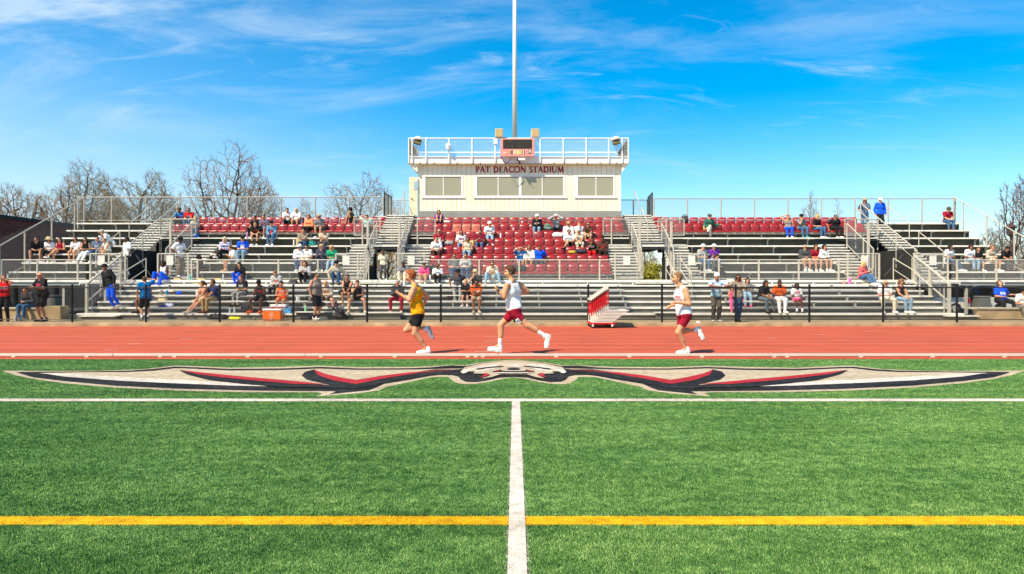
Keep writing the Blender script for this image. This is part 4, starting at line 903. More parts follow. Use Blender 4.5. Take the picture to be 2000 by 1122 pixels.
# brick building
brick = bpy.data.materials.new('dark_red_brick'); brick.use_nodes = True; t = brick.node_tree; t.nodes.clear(); L = t.links.new
g = N(t, 'ShaderNodeNewGeometry'); sx = N(t, 'ShaderNodeSeparateXYZ'); L(g.outputs['Position'], sx.inputs[0])
ad = N(t, 'ShaderNodeMath', operation='ADD'); L(sx.outputs[0], ad.inputs[0]); L(sx.outputs[1], ad.inputs[1]); cb = N(t, 'ShaderNodeCombineXYZ'); L(ad.outputs[0], cb.inputs[0]); L(sx.outputs[2], cb.inputs[1])
bt = N(t, 'ShaderNodeTexBrick', i_Scale=1.0); L(cb.outputs[0], bt.inputs['Vector']); bt.inputs['Color1'].default_value = (.30,.06,.030,1); bt.inputs['Color2'].default_value = (.17,.035,.018,1); bt.inputs['Mortar'].default_value = (.12,.05,.03,1)
bt.inputs['Brick Width'].default_value = .42; bt.inputs['Row Height'].default_value = .15; bt.inputs['Mortar Size'].default_value = .010
p = N(t, 'ShaderNodeBsdfPrincipled', i_Roughness=.9); L(bt.outputs[0], p.inputs['Base Color']); bp = N(t, 'ShaderNodeBump', i_Strength=.4); L(bt.outputs['Fac'], bp.inputs['Height']); bp.invert = True; L(bp.outputs[0], p.inputs['Normal']); L(p.outputs[0], N(t, 'ShaderNodeOutputMaterial').inputs[0])
bb = thing('brick_building', 'low dark red brick building left of the stand with flat dark roof edge', 'building', (-36,42,.1))
wpart('wall', MB().box(-46, -30, 34, 50, .1, 5.25), brick, bb); wpart('roof', MB().box(-46.1, -29.9, 33.9, 50.1, 5.25, 5.45), M('dark_roof_edge', (.05,.045,.04), .8), bb)
# ------------------------------------------------------------------ track fence in black vinyl
FY = 24.9; fz0, fz1 = .115, 1.34
tf = thing('track_fence', 'black chain link fence with dark top rail along the outer edge of the track', 'fence', (0,FY,fz0))
for i in range(-9, 10):
    x = X(1005+i*144.2, FY); wpart('post', MB().tube((x,FY+.04,fz0-.02), (x,FY+.04,fz1+.05), .037, n=10).lathe((x,FY+.04,fz1+.05), [(.045,0),(.04,.03),(.01,.05)], 10), black_paint, tf)
wpart('top_rail', MB().tube((-24,FY+.04,fz1-.02), (24,FY+.04,fz1-.02), .021, n=8), black_paint, tf)
wpart('bottom_rail', MB().tube((-24,FY+.03,fz0+.09), (24,FY+.03,fz0+.09), .014, n=6), black_paint, tf)
chainlink((-24,FY,fz0+.03), (48,0,0), (0,0,fz1-fz0-.0), .051, .0034, black_paint, parent=tf)
# hurdle cart on the outer lane
hy = 23.35; hred = M('red_hurdle_sleeve', (.50,.008,.012), .5, .05); hwh = M('white_hurdle_metal', (.70,.67,.56), .4, .05)
hc = thing('hurdle_cart', 'low red and white wheeled cart carrying nested hurdles at the track edge', 'cart', (X(1178,hy),hy,.004))
c0, c1 = X(1153,hy), X(1203,hy)
wpart('frame', MB().box(c0, c1, hy-.0, hy+.06, .13, .19).box(c0, c1, hy+.94, hy+1.0, .13, .19).box(c0, c0+.06, hy+.061, hy+.939, .13, .19).box(c1-.06, c1, hy+.061, hy+.939, .13, .19), hred, hc, bevel=.008)
wpart('deck', MB().box(c0+.061, c1-.061, hy+.061, hy+.939, .145, .185), hwh, hc)
for x in (c0+.08, c1-.12):
    for y in (hy+.03, hy+.97):
        w_ = wpart('wheel', MB().tube((x,y-.02,.075), (x,y+.02,.075), .07, n=16), black_paint, hc)
        o = link('fork', MB().box(x-.03, x+.03, y-.035, y-.022, .06, .14).mesh('fork', hwh), w_)
NM = ['leftmost','second from the left','third from the left','fourth from the left','middle','fourth from the right','third from the right','second from the right','rightmost']
for k in range(9):
    x = c0+.05+k*.0665; dz = .19+k*.047; yk = hy+.04
    h = thing('hurdle', f'red and white hurdle, {NM[k]} of the nested row on the cart', 'hurdle', (x, yk, dz), 0, 'hurdles nested on the cart')
    for y in (0, .92):
        link('upright', MB().tube((0,y,0), (0,y,.72), .014, n=8).mesh('upright', hwh), h); link('sleeve', MB().tube((0,y,.22), (0,y,.66), .024, n=8).mesh('sleeve', hred), h)
        link('base_leg', MB().box(-.02, .68, y-.025, y+.025, .0, .03).mesh('base_leg', hwh), h)
        link('clamp', MB().box(-.03,.03,y-.03,y+.03,.66,.70).mesh('clamp', black_paint), h)
    link('crossbar', MB().box(-.035, .01, -.06, 1.0, .72, .79).mesh('crossbar', hwh, bevel=.006), h)
    link('base_panel', MB().box(.02, .70, .03, .89, .005, .02).mesh('base_panel', hwh), h)
# ------------------------------------------------------------------ bare trees
bark = M('grey_brown_bark', (.07,.045,.024), .95, .3, 6, .4); twig = M('tan_twigs', (.27,.165,.07), .95, .25, 5); twig_y = M('yellow_brown_twigs', (.22,.145,.045), .95, .3, 3)
twig_p = M('reddish_bud_twigs', (.17,.10,.06), .95, .3, 3)
def bare_tree(px, Y, top, label, seed, trunk=.28, lean=(0,0), spread=.75, up=.5, maxl=4, tw=None, tl=.30, base=.0, sparse=False, width=None):
    """crown grown by branches competing for points in a dome; radii by the pipe rule"""
    g = np.random.default_rng(seed); hgt = Z(top, Y)-base; wid = (width or 60)*Y/F; hw = wid/2*1.04
    zc0 = hgt*max(tl*.75, .10); fork = np.array([lean[0]*hgt*tl, lean[1]*hgt*tl, hgt*tl])
    na = int(max(260, min(2400, 60*hw*hgt*(.8 if spread < .7 else 1))))
    lob = g.normal(size=(7, 3))*[.55,.5,.35]; pts = []
    while len(pts) < na:
        p = g.uniform(-1, 1, 3); p[2] = abs(p[2]) if g.random() < .62 else p[2]
        r = math.sqrt(p[0]**2+p[1]**2+p[2]**2)
        bump = .78+.22*math.sin(3.1*p[0]+seed)*math.sin(2.7*p[1]+seed*.7)+.12*math.sin(7*p[0]+5*p[2]+seed)
        if r < min(bump, 1) and not (sparse and p[2] < 0 and math.hypot(p[0], p[1]) < .35) and (r > .35 or g.random() < .4): pts.append((p[0]*hw+fork[0], p[1]*hw*.85, zc0+(hgt-zc0)*(.42+.60*p[2]) if p[2] > 0 else zc0+(hgt-zc0)*(.42+.42*p[2])))
    Aa = np.array(pts); step = max(.20, hgt*.026); kill = step*1.35
    nodes = [np.zeros(3)]; par = [-1]; n0 = max(3, int(hgt*tl/step))
    for i in range(1, n0+1):
        t = i/n0; nodes.append(np.array([fork[0]*t**1.3+g.normal(0,.02)*hgt*.3*t*(1-t), fork[1]*t, fork[2]*t])); par.append(i-1)
    NP = np.array(nodes); d = np.linalg.norm(Aa[:, None]-NP[None], axis=2); d[:, :max(1, n0-1)] = 1e9; near = d.argmin(1); nd = d.min(1); alive = np.ones(len(Aa), bool)
    for it in range(110):
        if not alive.any(): break
        ids = np.unique(near[alive]); new = []; newp = []
        for k in ids:
            m = alive & (near == k); v = Aa[m]-NP[k]; v /= np.linalg.norm(v, axis=1, keepdims=True); dv = v.sum(0); l = np.linalg.norm(dv)
            if l < 1e-3: dv = g.normal(size=3); l = np.linalg.norm(dv)
            pd = NP[k]-NP[par[k]] if par[k] >= 0 else np.array([0,0,1.0]); pd = pd/max(np.linalg.norm(pd),1e-6); dv = dv/l+pd*.45+g.normal(0, .16, 3)+np.array([0,0,up*(.50 if spread < .55 else .04)]); dv /= np.linalg.norm(dv); new.append(NP[k]+dv*step*g.uniform(.75,1.1)); newp.append(k)
        new = np.array(new); base_i = len(NP); NP = np.concatenate([NP, new]); par += newp
        dn = np.linalg.norm(Aa[:, None]-new[None], axis=2); b_ = dn.argmin(1); bd = dn.min(1); u_ = bd < nd; near[u_] = base_i+b_[u_]; nd[u_] = bd[u_]; alive &= nd > kill
    n = len(NP); par = np.array(par); rad = np.zeros(n); tip = .013; kids = np.zeros(n, int)
    for i in range(n-1, 0, -1):
        if kids[i] == 0: rad[i] = tip**2.1
        kids[par[i]] += 1; rad[par[i]] += rad[i]
    rad = rad**(1/2.1); sc = min(max(trunk/rad[0], .6), 1.6); rad = np.maximum(rad*sc*.82, .009)
    i = np.arange(1, n); s = np.concatenate([NP[par[i]], NP[i], rad[par[i]][:, None], rad[i][:, None]], 1)
    s[:, 6] = np.minimum(s[:, 6], s[:, 7]*1.35+.01)
    tips = np.where((kids == 0) | ((kids == 1) & (rad < .03)))[0]; tips = tips[tips > n0]; tws = []
    for k in tips:
        dd = NP[k]-NP[par[k]]; dd /= max(np.linalg.norm(dd), 1e-6)
        for _ in range((3 if sparse else 6) if kids[k] == 0 else (1 if sparse else 3)):
            q = NP[k]; v = dd+g.normal(0, .55, 3)+np.array([0,0,.15+up*.2]); v /= np.linalg.norm(v); L_ = step*g.uniform(1.0, 2.8)
            e = q+v*L_*.5; v2 = v+g.normal(0,.3,3); v2 /= np.linalg.norm(v2); e2 = e+v2*L_*.5; tws.append((*q, *e, .009, .007)); tws.append((*e, *e2, .007, .005)); v3 = v2+g.normal(0,.6,3); v3 /= np.linalg.norm(v3); e3 = e+v3*L_*.4; tws.append((*e, *e3, .008, .005))
    t = thing('bare_tree', label, 'tree', (X(px,Y)-fork[0], Y, base), 0, 'leafless trees behind the stand')
    isT = (i <= n0); big = (s[:, 6] > .03) & ~isT; sm = (~big) & (~isT)
    link('trunk', tubes_mesh('trunk', s[isT], 8, bark), t)
    if big.any(): link('limbs', tubes_mesh('limbs', s[big], 5, bark), t)
    allt = np.concatenate([s[sm], np.array(tws)]) if len(tws) else s[sm]
    link('crown', tubes_mesh('crown', allt, 3, tw or twig), t)['kind'] = 'stuff'
    return t
bare_tree(36, 62, 336, 'gnarled bare tree above the brick building at the far left', 11, .32, (.12,0), .8, .35, 4, width=130, tl=.34)
bare_tree(128, 64, 345, 'leaning bare tree with dark trunk left of the fence corner', 23, .3, (-.35,0), .8, .35, 4, width=100)
bare_tree(168, 70, 311, 'broad dense bare tree behind the outer left fence corner', 5, .42, (-.1,0), .8, .35, 5, width=190, tl=.26, tw=twig_y)
bare_tree(262, 66, 310, 'rounded bare tree full of yellow brown twigs behind the outer left block', 8, .4, (.05,0), .85, .35, 5, width=185, tl=.24, tw=twig_y)
bare_tree(330, 74, 365, 'smaller twiggy bare tree left of the large spreading tree', 31, .22, (.05,0), .8, .4, 4, width=85)
bare_tree(447, 60, 281, 'large spreading bare tree with several stout limbs behind the left red seats', 46, .42, (.0,0), .62, .1, 5, width=250, tl=.20, sparse=True)
bare_tree(505, 70, 344, 'low bare tree right of the large spreading tree', 14, .22, (.15,0), .85, .35, 4, width=115)
bare_tree(605, 72, 384, 'small bare tree between the low tree and the dark limbed tree', 18, .18, (.05,0), .8, .4, 4, width=75)
bare_tree(702, 58, 333, 'bare tree with dark crooked limbs nearest the press box', 27, .27, (-.1,0), .8, .1, 4, width=200, sparse=True)
bare_tree(788, 72, 395, 'thin bare tree seen beside the press box door', 33, .13, (.0,0), .7, .5, 3, width=50)
bare_tree(1583, 66, 372, 'slim upright bare tree behind the right red seats', 41, .13, (.0,0), .45, .9, 3, width=50)
bare_tree(1638, 68, 390, 'very small bare tree right of the slim upright one', 42, .09, (.0,0), .6, .8, 3, width=34)
bare_tree(1982, 44, 322, 'tall upright bare tree with reddish buds at the far right edge', 52, .2, (.02,0), .5, .9, 4, width=80, tw=twig_p, tl=.2)
bare_tree(2035, 47, 300, 'tall bare tree cut by the right edge of the picture', 53, .2, (.0,0), .5, .9, 4, width=110, tw=twig_p, tl=.2)
bare_tree(1925, 58, 436, 'low dense twiggy tree right of the sloping fence', 55, .16, (.0,0), .9, .4, 4, width=120, tw=twig_p, tl=.16)
bare_tree(1858, 70, 455, 'small distant twiggy tree seen through the right sloping fence', 56, .12, (.0,0), .9, .4, 4, width=70, tw=twig_p, tl=.16)
bare_tree(1262, 60, 462, 'bare tree seen through the inner right portal', 61, .12, (-.2,0), .8, .4, 4, width=60)
bare_tree(1254, 75, 500, 'brownish bare thicket seen through the inner right portal', 62, .12, (0,0), .9, .3, 4, width=70, tl=.12)
bare_tree(757, 50, 470, 'bare tree with stout trunk seen through the inner left portal', 63, .35, (.05,0), .8, .4, 4, width=90, tl=.3)
bare_tree(748, 64, 478, 'brown twiggy bush seen through the inner left portal', 64, .15, (0,0), .95, .3, 5, width=100, tl=.12, tw=twig_y)
for i, (px, top, w_, sd, nm) in enumerate(((1900,500,110,76,'low right of the outer right block'), (1962,470,120,77,'below the tall budding trees'), (2040,480,140,78,'at the right picture edge'),(60,420,130,71,'hidden low behind the brick roof'), (215,380,230,72,'low behind the outer left block'), (380,402,140,73,'low left of the large spreading tree'), (560,412,120,74,'low behind the left red seats'), (660,415,110,75,'low left of the dark limbed tree'))):
    bare_tree(px, 80+i, top, 'thicket of thin bare scrub '+nm, sd, .12, (0,0), .95, .3, 4, width=w_, tl=.12, tw=twig_p if i < 3 else twig_y if i < 5 else twig)
# budding bush in the right portal
def bush(px, Y, top, wid, label, seed, mt, base=0.0, nleaf=5000):
    t = thing('leafy_bush', label, 'bush', (X(px,Y), Y, base)); rs = np.random.default_rng(seed); h = Z(top,Y)-base; w_ = wid/2*Y/F
    link('stem', MB().path([(0,0,0),(.1,0,h*.4),(-.1,.1,h*.7)], .06).mesh('stem', bark), t)
    nb = 26; cc = np.stack([rs.normal(0,.45,nb)*w_, rs.normal(0,.45,nb)*w_, (.08+.70*rs.random(nb))*h], 1); rr = (.08+.14*rs.random(nb))*h
    k = rs.integers(0, nb, nleaf); dirs = rs.normal(size=(nleaf,3)); dirs /= np.linalg.norm(dirs, axis=1, keepdims=True); c = cc[k]+dirs*rr[k][:, None]*(.5+.5*rs.random((nleaf,1))); c[:, 2] = np.maximum(c[:, 2], .05)
    a = rs.normal(size=(nleaf,3))*.05; b = rs.normal(size=(nleaf,3))*.05
    v = np.stack([c-a, c+b, c+a], 1).reshape(-1, 3); link('foliage', np_mesh('foliage', v, np.arange(3*nleaf).reshape(-1, 3), [mt], False), t)['kind'] = 'stuff'
leafy = M('yellow_green_leaf', (.30,.27,.03), .8, .35, 3); leafb = M('brown_scrub_leaf', (.22,.13,.06), .9, .35, 3)
bush(1276, 50, 503, 46, 'yellow green budding bush seen through the inner right portal', 3, leafy, nleaf=9000)
bush(1252, 56, 516, 40, 'brown bush left of the yellow green one in the inner right portal', 4, leafb, nleaf=6000)
bush(760, 47, 538, 40, 'low green grass clump seen at the bottom of the inner left portal', 9, M('fresh_green_leaf', (.14,.20,.03), .8, .3, 3), base=1.0, nleaf=3000)
# lamp post by the right trees
lpx = X(1974,40); t = thing('street_lamp', 'dark brown lantern street lamp standing among the bare trees at the right', 'street lamp', (lpx,40,.1))
rust = M('rust_brown_metal', (.07,.035,.025), .6); hz_ = Z(441,40)
link('pole', MB().lathe((0,0,0), [(.12,0),(.10,.5),(.06,.7),(.05,hz_-.7)], 10).mesh('pole', rust), t)
link('lantern', MB().lathe((0,0,hz_-.7), [(.08,0),(.2,.1),(.22,.45),(.34,.5),(.3,.55),(.06,.72),(.02,.85)], 8).mesh('lantern', rust), t)
# vehicles and bin behind the right wall
white_car = M('white_car_paint', (.62,.60,.52), .3, .04, 2, coat=.6); carglass = M('dark_car_glass', (.01,.01,.012), .08); tail = M('red_tail_lamp', (.50,.004,.006), .25); tyre = M('black_tyre', (.015,.015,.015), .8)
def suv(xr, Y, label, ln=4.4):
    t = thing('parked_car', label, 'car', (xr-ln/2, Y+.9, .14)); L2 = ln/2
    body = [(-L2,.30),(-L2+.05,.62),(-L2+.9,.84),(-L2+1.3,.88),(L2-.05,.90),(L2,.55),(L2-.02,.30),(L2-.45,.30),(L2-.55,.5),(L2-.8,.60),(L2-1.05,.5),(L2-1.15,.30),(-L2+1.25,.30),(-L2+1.15,.5),(-L2+.9,.6),(-L2+.65,.5),(-L2+.55,.30)]
    b = MB().prism(body, -.9, .9, 'y'); link('body', b.mesh('car_body', white_car, bevel=.02), t)
    cabn = [(-L2+1.1,.88),(-L2+1.75,1.42),(L2-.45,1.45),(L2-.08,.90)]
    link('windows', MB().prism(cabn, -.80, .80, 'y').mesh('windows', carglass, bevel=.02), t)
    link('roof', MB().prism([(-L2+1.6,1.425),(-L2+1.75,1.50),(L2-.5,1.52),(L2-.35,1.455)], -.78, .78, 'y').mesh('roof', white_car, bevel=.015), t)
    for x in (-L2+.9, L2-.8):
        for y in (-.82, .62):
            w_ = link('wheel', MB().tube((x,y,.32), (x,y+.2,.32), .33, n=20).mesh('wheel', tyre), t); link('rim', MB().tube((x,y-.012,.32), (x,y,.32), .19, n=12).mesh('rim', galv), w_)
    for y in (-.86, .62): link('tail_lamp', MB().box(L2-.26, L2-.015, y-.055, y+.2, .58, .86).mesh('tail_lamp', tail, bevel=.01), t)
    link('bumper', MB().box(L2-.02, L2+.06, -.85, .85, .32, .52).mesh('bumper', dark_steel), t)
    return t
c1 = suv(X(1901,30.5)+.44, 30.5, 'white car with red tail lamp parked behind the low wall under the right walkway')
c1.scale = (.8,.8,.8); c2 = suv(X(1930,30.5)+4.4-.44, 30.5, 'white car partly hidden behind the woman in the blue top', 4.4); c2.rotation_euler = (0,0,math.pi); c2.scale = (.8,.8,.8)
tb = thing('rubbish_bin', 'round speckled grey rubbish bin in the dark under the left walkway', 'bin', (X(107,28.5),28.5,.14))
link('bin_body', MB().lathe((0,0,0), [(.22,0),(.25,.1),(.25,.72),(.22,.76)], 20).mesh('bin_body', M('speckled_grey', (.13,.13,.11), .9, .3, 40)), tb); link('lid', MB().lathe((0,0,.761), [(.25,0),(.25,.05),(.18,.10)], 20).mesh('lid', dark_steel), tb)
tb = thing('storage_box', 'grey storage box standing between the two white cars at the right', 'box', (X(1915,30.7),30.7,.14))
link('box_body', MB().box(-.25,.25,-.3,.3,0,.72).mesh('box_body', M('storage_grey', (.15,.15,.13), .8, .2, 6), bevel=.02), tb); link('lid', MB().box(-.27,.27,-.32,.32,.721,.78).mesh('lid', M('storage_grey_lid', (.2,.2,.17), .8), bevel=.01), tb)
# ------------------------------------------------------------------ people: one continuous body surface each, clothes as shells
def surface_nets(D, org, h):
    S = D < 0; nx, ny, nz = D.shape
    c = np.zeros((nx-1, ny-1, nz-1), np.int8)
    for i in (0,1):
        for j in (0,1):
            for k in (0,1): c += S[i:nx-1+i, j:ny-1+j, k:nz-1+k]
    act = (c > 0) & (c < 8); I = np.argwhere(act)
    if len(I) == 0: return None
    idx = -np.ones(act.shape, np.int64); idx[act] = np.arange(len(I))
    acc = np.zeros((len(I), 3)); cnt = np.zeros(len(I))
    cor = [(i,j,k) for i in (0,1) for j in (0,1) for k in (0,1)]
    val = {q: D[I[:,0]+q[0], I[:,1]+q[1], I[:,2]+q[2]] for q in cor}
    for q in cor:
        for ax in range(3):
            if q[ax] == 0:
                q2 = list(q); q2[ax] = 1; q2 = tuple(q2); da, db = val[q], val[q2]; cr = (da < 0) != (db < 0)
                den = np.where(cr, da-db, 1); t = np.clip(np.where(cr, da/den, 0), .02, .98)
                p = np.zeros((len(I), 3)); p[:] = q; p[:, ax] += t; acc += p*cr[:, None]; cnt += cr
    V = (I+acc/np.maximum(cnt, 1)[:, None])*h+org
    quads = []
    for ax in range(3):
        b, cc = [(1,2),(2,0),(0,1)][ax]
        sl0 = [slice(None)]*3; sl1 = [slice(None)]*3; sl0[ax] = slice(0,-1); sl1[ax] = slice(1,None)
        A, B = S[tuple(sl0)], S[tuple(sl1)]; E = np.argwhere(A != B)
        E = E[(E[:, b] > 0) & (E[:, cc] > 0)]
        E = E[(E[:, b] < D.shape[b]-1) & (E[:, cc] < D.shape[cc]-1)]
        if not len(E): continue
        def g(db, dc):
            e = E.copy(); e[:, b] -= db; e[:, cc] -= dc; return idx[e[:,0], e[:,1], e[:,2]]
        q = np.stack([g(1,1), g(0,1), g(0,0), g(1,0)], 1); inside = A[E[:,0],E[:,1],E[:,2]]
        q[~inside] = q[~inside][:, ::-1]; quads.append(q)
    Q = np.concatenate(quads); Q = Q[(Q >= 0).all(1)]
    return V, Q
def sdf_mesh(name, prims, h, mats, cuts=(), pad=.05, post=None):
    """prims: ('c',a,b,ra,rb,k) tapered capsule, ('e',centre,radii,k[,axes]) ellipsoid"""
    lo = np.full(3, 9e9); hi = -lo
    for p in prims:
        if p[0] == 'c': pts = np.array([p[1], p[2]], float); r = max(p[3], p[4])
        else: pts = np.array([p[1]], float); r = max(p[2])
        lo = np.minimum(lo, pts.min(0)-r); hi = np.maximum(hi, pts.max(0)+r)
    lo -= pad; hi += pad; n = np.ceil((hi-lo)/h).astype(int)+1
    D = np.ones(n, np.float32)*.5; ax = [lo[i]+np.arange(n[i])*h for i in range(3)]
    for p in prims:
        if p[0] == 'c': pts = np.array([p[1], p[2]], float); r = max(p[3], p[4]); k = p[5]
        else: pts = np.array([p[1]], float); r = max(p[2]); k = p[3]
        m = k+2.5*h; a0 = np.maximum(((pts.min(0)-r-m-lo)/h).astype(int), 0); a1 = np.minimum(((pts.max(0)+r+m-lo)/h).astype(int)+2, n)
        sl = tuple(slice(a0[i], a1[i]) for i in range(3))
        x = ax[0][sl[0]][:, None, None]; y = ax[1][sl[1]][None, :, None]; z = ax[2][sl[2]][None, None, :]
        if p[0] == 'c':
            a, b = pts; d = b-a; dd = max(float(d@d), 1e-9); px, py, pz = x-a[0], y-a[1], z-a[2]
            t = np.clip((px*d[0]+py*d[1]+pz*d[2])/dd, 0, 1)
            v = np.sqrt((px-t*d[0])**2+(py-t*d[1])**2+(pz-t*d[2])**2)-(p[3]+(p[4]-p[3])*t)
        else:
            c = pts[0]; px, py, pz = x-c[0], y-c[1], z-c[2]; r_ = p[2]
            if len(p) > 4:
                A = p[4]; px, py, pz = (px*A[0][0]+py*A[0][1]+pz*A[0][2], px*A[1][0]+py*A[1][1]+pz*A[1][2], px*A[2][0]+py*A[2][1]+pz*A[2][2])
            q = np.sqrt((px/r_[0])**2+(py/r_[1])**2+(pz/r_[2])**2); v = (q-1)*min(r_)*np.clip(.6+.4*q, .6, 1.6)
        cur = D[sl]
        if k > 0:
            hh = np.maximum(k-np.abs(cur-v), 0)/k; D[sl] = np.minimum(cur, v)-hh*hh*k*.25
        else: D[sl] = np.minimum(cur, v)
    if cuts:
        x, y, z = ax[0][:, None, None], ax[1][None, :, None], ax[2][None, None, :]
        for c in cuts: D = np.maximum(D, c(x, y, z))
    if post is not None:
        x, y, z = ax[0][:, None, None], ax[1][None, :, None], ax[2][None, None, :]; D = post(D, x, y, z)
    D[0], D[-1] = .5, .5; D[:, 0], D[:, -1] = .5, .5; D[:, :, 0], D[:, :, -1] = .5, .5
    r = surface_nets(D, lo, h)
    if r is None: return None
    return np_mesh(name, r[0], r[1], mats, True)
def ik(a, b, l1, l2, pole):
    a, b, pole = Vector(a), Vector(b), Vector(pole); d = b-a; L_ = d.length
    if L_ > (l1+l2)*.995: b = a+d*((l1+l2)*.995/L_); d = b-a; L_ = d.length
    u = d/L_; c = (l1*l1-l2*l2+L_*L_)/(2*L_); h = math.sqrt(max(l1*l1-c*c, 0)); w_ = pole-u*pole.dot(u)
    w_ = w_.normalized() if w_.length > 1e-5 else Vector((0,0,1)); return a+u*c+w_*h, b
PC = dict(black=(.018,.018,.02), dgrey=(.07,.07,.075), grey=(.20,.20,.20), lgrey=(.40,.40,.38), white=(.86,.85,.81), cream=(.66,.58,.42), beige=(.50,.42,.31), tan=(.42,.31,.18),
  khaki=(.36,.24,.10), brown=(.09,.04,.025), dbrown=(.035,.022,.016), maroon=(.22,.012,.03), red=(.60,.015,.02), dred=(.30,.012,.03), orange=(.80,.13,.025), peach=(.80,.28,.13), pink=(.85,.10,.26), rose=(.62,.13,.13),
  purple=(.14,.03,.30), blue=(.015,.09,.62), rblue=(.01,.10,.75), tblue=(.01,.16,.42), lblue=(.30,.50,.70), navy=(.03,.045,.13), sblue=(.10,.15,.24), jeans=(.06,.14,.26), ljeans=(.24,.37,.47), djeans=(.03,.07,.14), gjeans=(.10,.13,.15),
  green=(.02,.34,.16), dgreen=(.03,.13,.09), teal=(.03,.30,.30), mint=(.50,.68,.60), yellow=(.85,.34,.006), grtan=(.30,.25,.19), purpgrey=(.16,.13,.20), olive=(.10,.09,.05), hair_b=(.02,.013,.010), hair_br=(.09,.042,.02), hair_l=(.22,.11,.045),
  blond=(.55,.36,.13), pblond=(.72,.60,.36), ginger=(.34,.085,.02), greyh=(.35,.33,.30), sk_l=(.58,.285,.155), sk_t=(.46,.20,.10), sk_m=(.30,.12,.055), sk_d=(.11,.042,.022), sk_p=(.62,.31,.16), straw=(.62,.50,.28), denim=(.12,.26,.38), camo=(.36,.30,.20), tie=(.30,.55,.62))
def pm(c, pat=None):
    key = 'cloth_'+c+('_'+pat if pat else '')
    if c.startswith('sk_'): return M('skin_'+c[3:], PC[c], .48, .07, 9, .05, obj=True)
    if c.startswith('hair') or c in ('blond','pblond','ginger','greyh'): return M('hair_'+c, PC[c], .7, .35, 45, .5, obj=True)
    if key in _mats: return _mats[key]
    m = M(key, PC[c], .9, .16, 8, .8, obj=True, spec=.12)
    if pat:
        t = m.node_tree; L = t.links.new; p = [n for n in t.nodes if n.type == 'BSDF_PRINCIPLED'][0]; mx = [n for n in t.nodes if n.type == 'MIX'][0]
        tc = N(t, 'ShaderNodeTexCoord'); sx = N(t, 'ShaderNodeSeparateXYZ'); L(tc.outputs['Object'], sx.inputs[0]); m2 = N(t, 'ShaderNodeMix', data_type='RGBA'); L(mx.outputs[2], m2.inputs[6])
        def between(src, lo, hi):
            a = N(t, 'ShaderNodeMath', operation='GREATER_THAN', i_1=lo); L(src, a.inputs[0]); b = N(t, 'ShaderNodeMath', operation='LESS_THAN', i_1=hi); L(src, b.inputs[0]); c_ = N(t, 'ShaderNodeMath', operation='MULTIPLY'); L(a.outputs[0], c_.inputs[0]); L(b.outputs[0], c_.inputs[1]); return c_.outputs[0]
        def mul(a, b): c_ = N(t, 'ShaderNodeMath', operation='MULTIPLY'); L(a, c_.inputs[0]); L(b, c_.inputs[1]); return c_.outputs[0]
        if pat == 'stripe':
            s_ = N(t, 'ShaderNodeMath', operation='SINE'); q = N(t, 'ShaderNodeMath', operation='MULTIPLY', i_1=85.0); L(sx.outputs[2], q.inputs[0]); L(q.outputs[0], s_.inputs[0]); g_ = N(t, 'ShaderNodeMath', operation='GREATER_THAN', i_1=.1); L(s_.outputs[0], g_.inputs[0]); L(g_.outputs[0], m2.inputs[0]); m2.inputs[7].default_value = (.16,.10,.38,1)
        elif pat in ('plaid', 'spot', 'camo', 'tiedye', 'paisley'):
            n_ = N(t, 'ShaderNodeTexVoronoi' if pat == 'plaid' else 'ShaderNodeTexNoise', i_Scale={'plaid':28,'spot':22,'camo':16,'tiedye':6,'paisley':34}[pat]); L(tc.outputs['Object'], n_.inputs['Vector'])
            src = n_.outputs['Color'] if pat == 'plaid' else n_.outputs['Fac']; r_ = N(t, 'ShaderNodeMapRange'); r_.inputs[1].default_value = .46; r_.inputs[2].default_value = .56; L(src, r_.inputs[0])
            if pat == 'tiedye':
                r_.inputs[1].default_value = 1.05; r_.inputs[2].default_value = 1.35
                a_ = N(t, 'ShaderNodeMath', operation='ADD'); L(src, a_.inputs[0]); L(sx.outputs[2], a_.inputs[1]); 
                r_.inputs[1].default_value = 1.62; r_.inputs[2].default_value = 1.78; L(a_.outputs[0], r_.inputs[0])
            L(r_.outputs[0], m2.inputs[0]); m2.inputs[7].default_value = {'plaid':(.05,.06,.12,1),'spot':(.14,.13,.12,1),'camo':(.16,.12,.07,1),'tiedye':(.50,.68,.82,1),'paisley':(.035,.03,.03,1)}[pat]
            if pat == 'tiedye': m2.inputs[6].default_value = (.01,.25,.33,1)
        else:    # chest print: broken lettering in a band on the front
            col, lo, hi, half = {'pw':((.75,.73,.70),.30,.40,.11), 'pr':((.60,.04,.06),.30,.40,.10), 'po':((.70,.12,.04),.28,.38,.09), 'pW':((.75,.75,.75),.20,.40,.09), 'sw':((.78,.74,.70),1.14,1.24,.13), 'sr':((.60,.03,.10),1.26,1.34,.12)}[pat]
            f = mul(between(sx.outputs[2], lo, hi), between(sx.outputs[0], -half, half)); fr_ = N(t, 'ShaderNodeMath', operation='LESS_THAN', i_1=0.0); L(sx.outputs[1], fr_.inputs[0]); f = mul(f, fr_.outputs[0])
            if pat != 'pW':
                n_ = N(t, 'ShaderNodeTexNoise', i_Scale=40, i_Detail=1); L(tc.outputs['Object'], n_.inputs['Vector']); g_ = N(t, 'ShaderNodeMath', operation='GREATER_THAN', i_1=.47); L(n_.outputs['Fac'], g_.inputs[0]); f = mul(f, g_.outputs[0])
            L(f, m2.inputs[0]); m2.inputs[7].default_value = (*col, 1)
        L(m2.outputs[2], p.inputs['Base Color'])
    return m
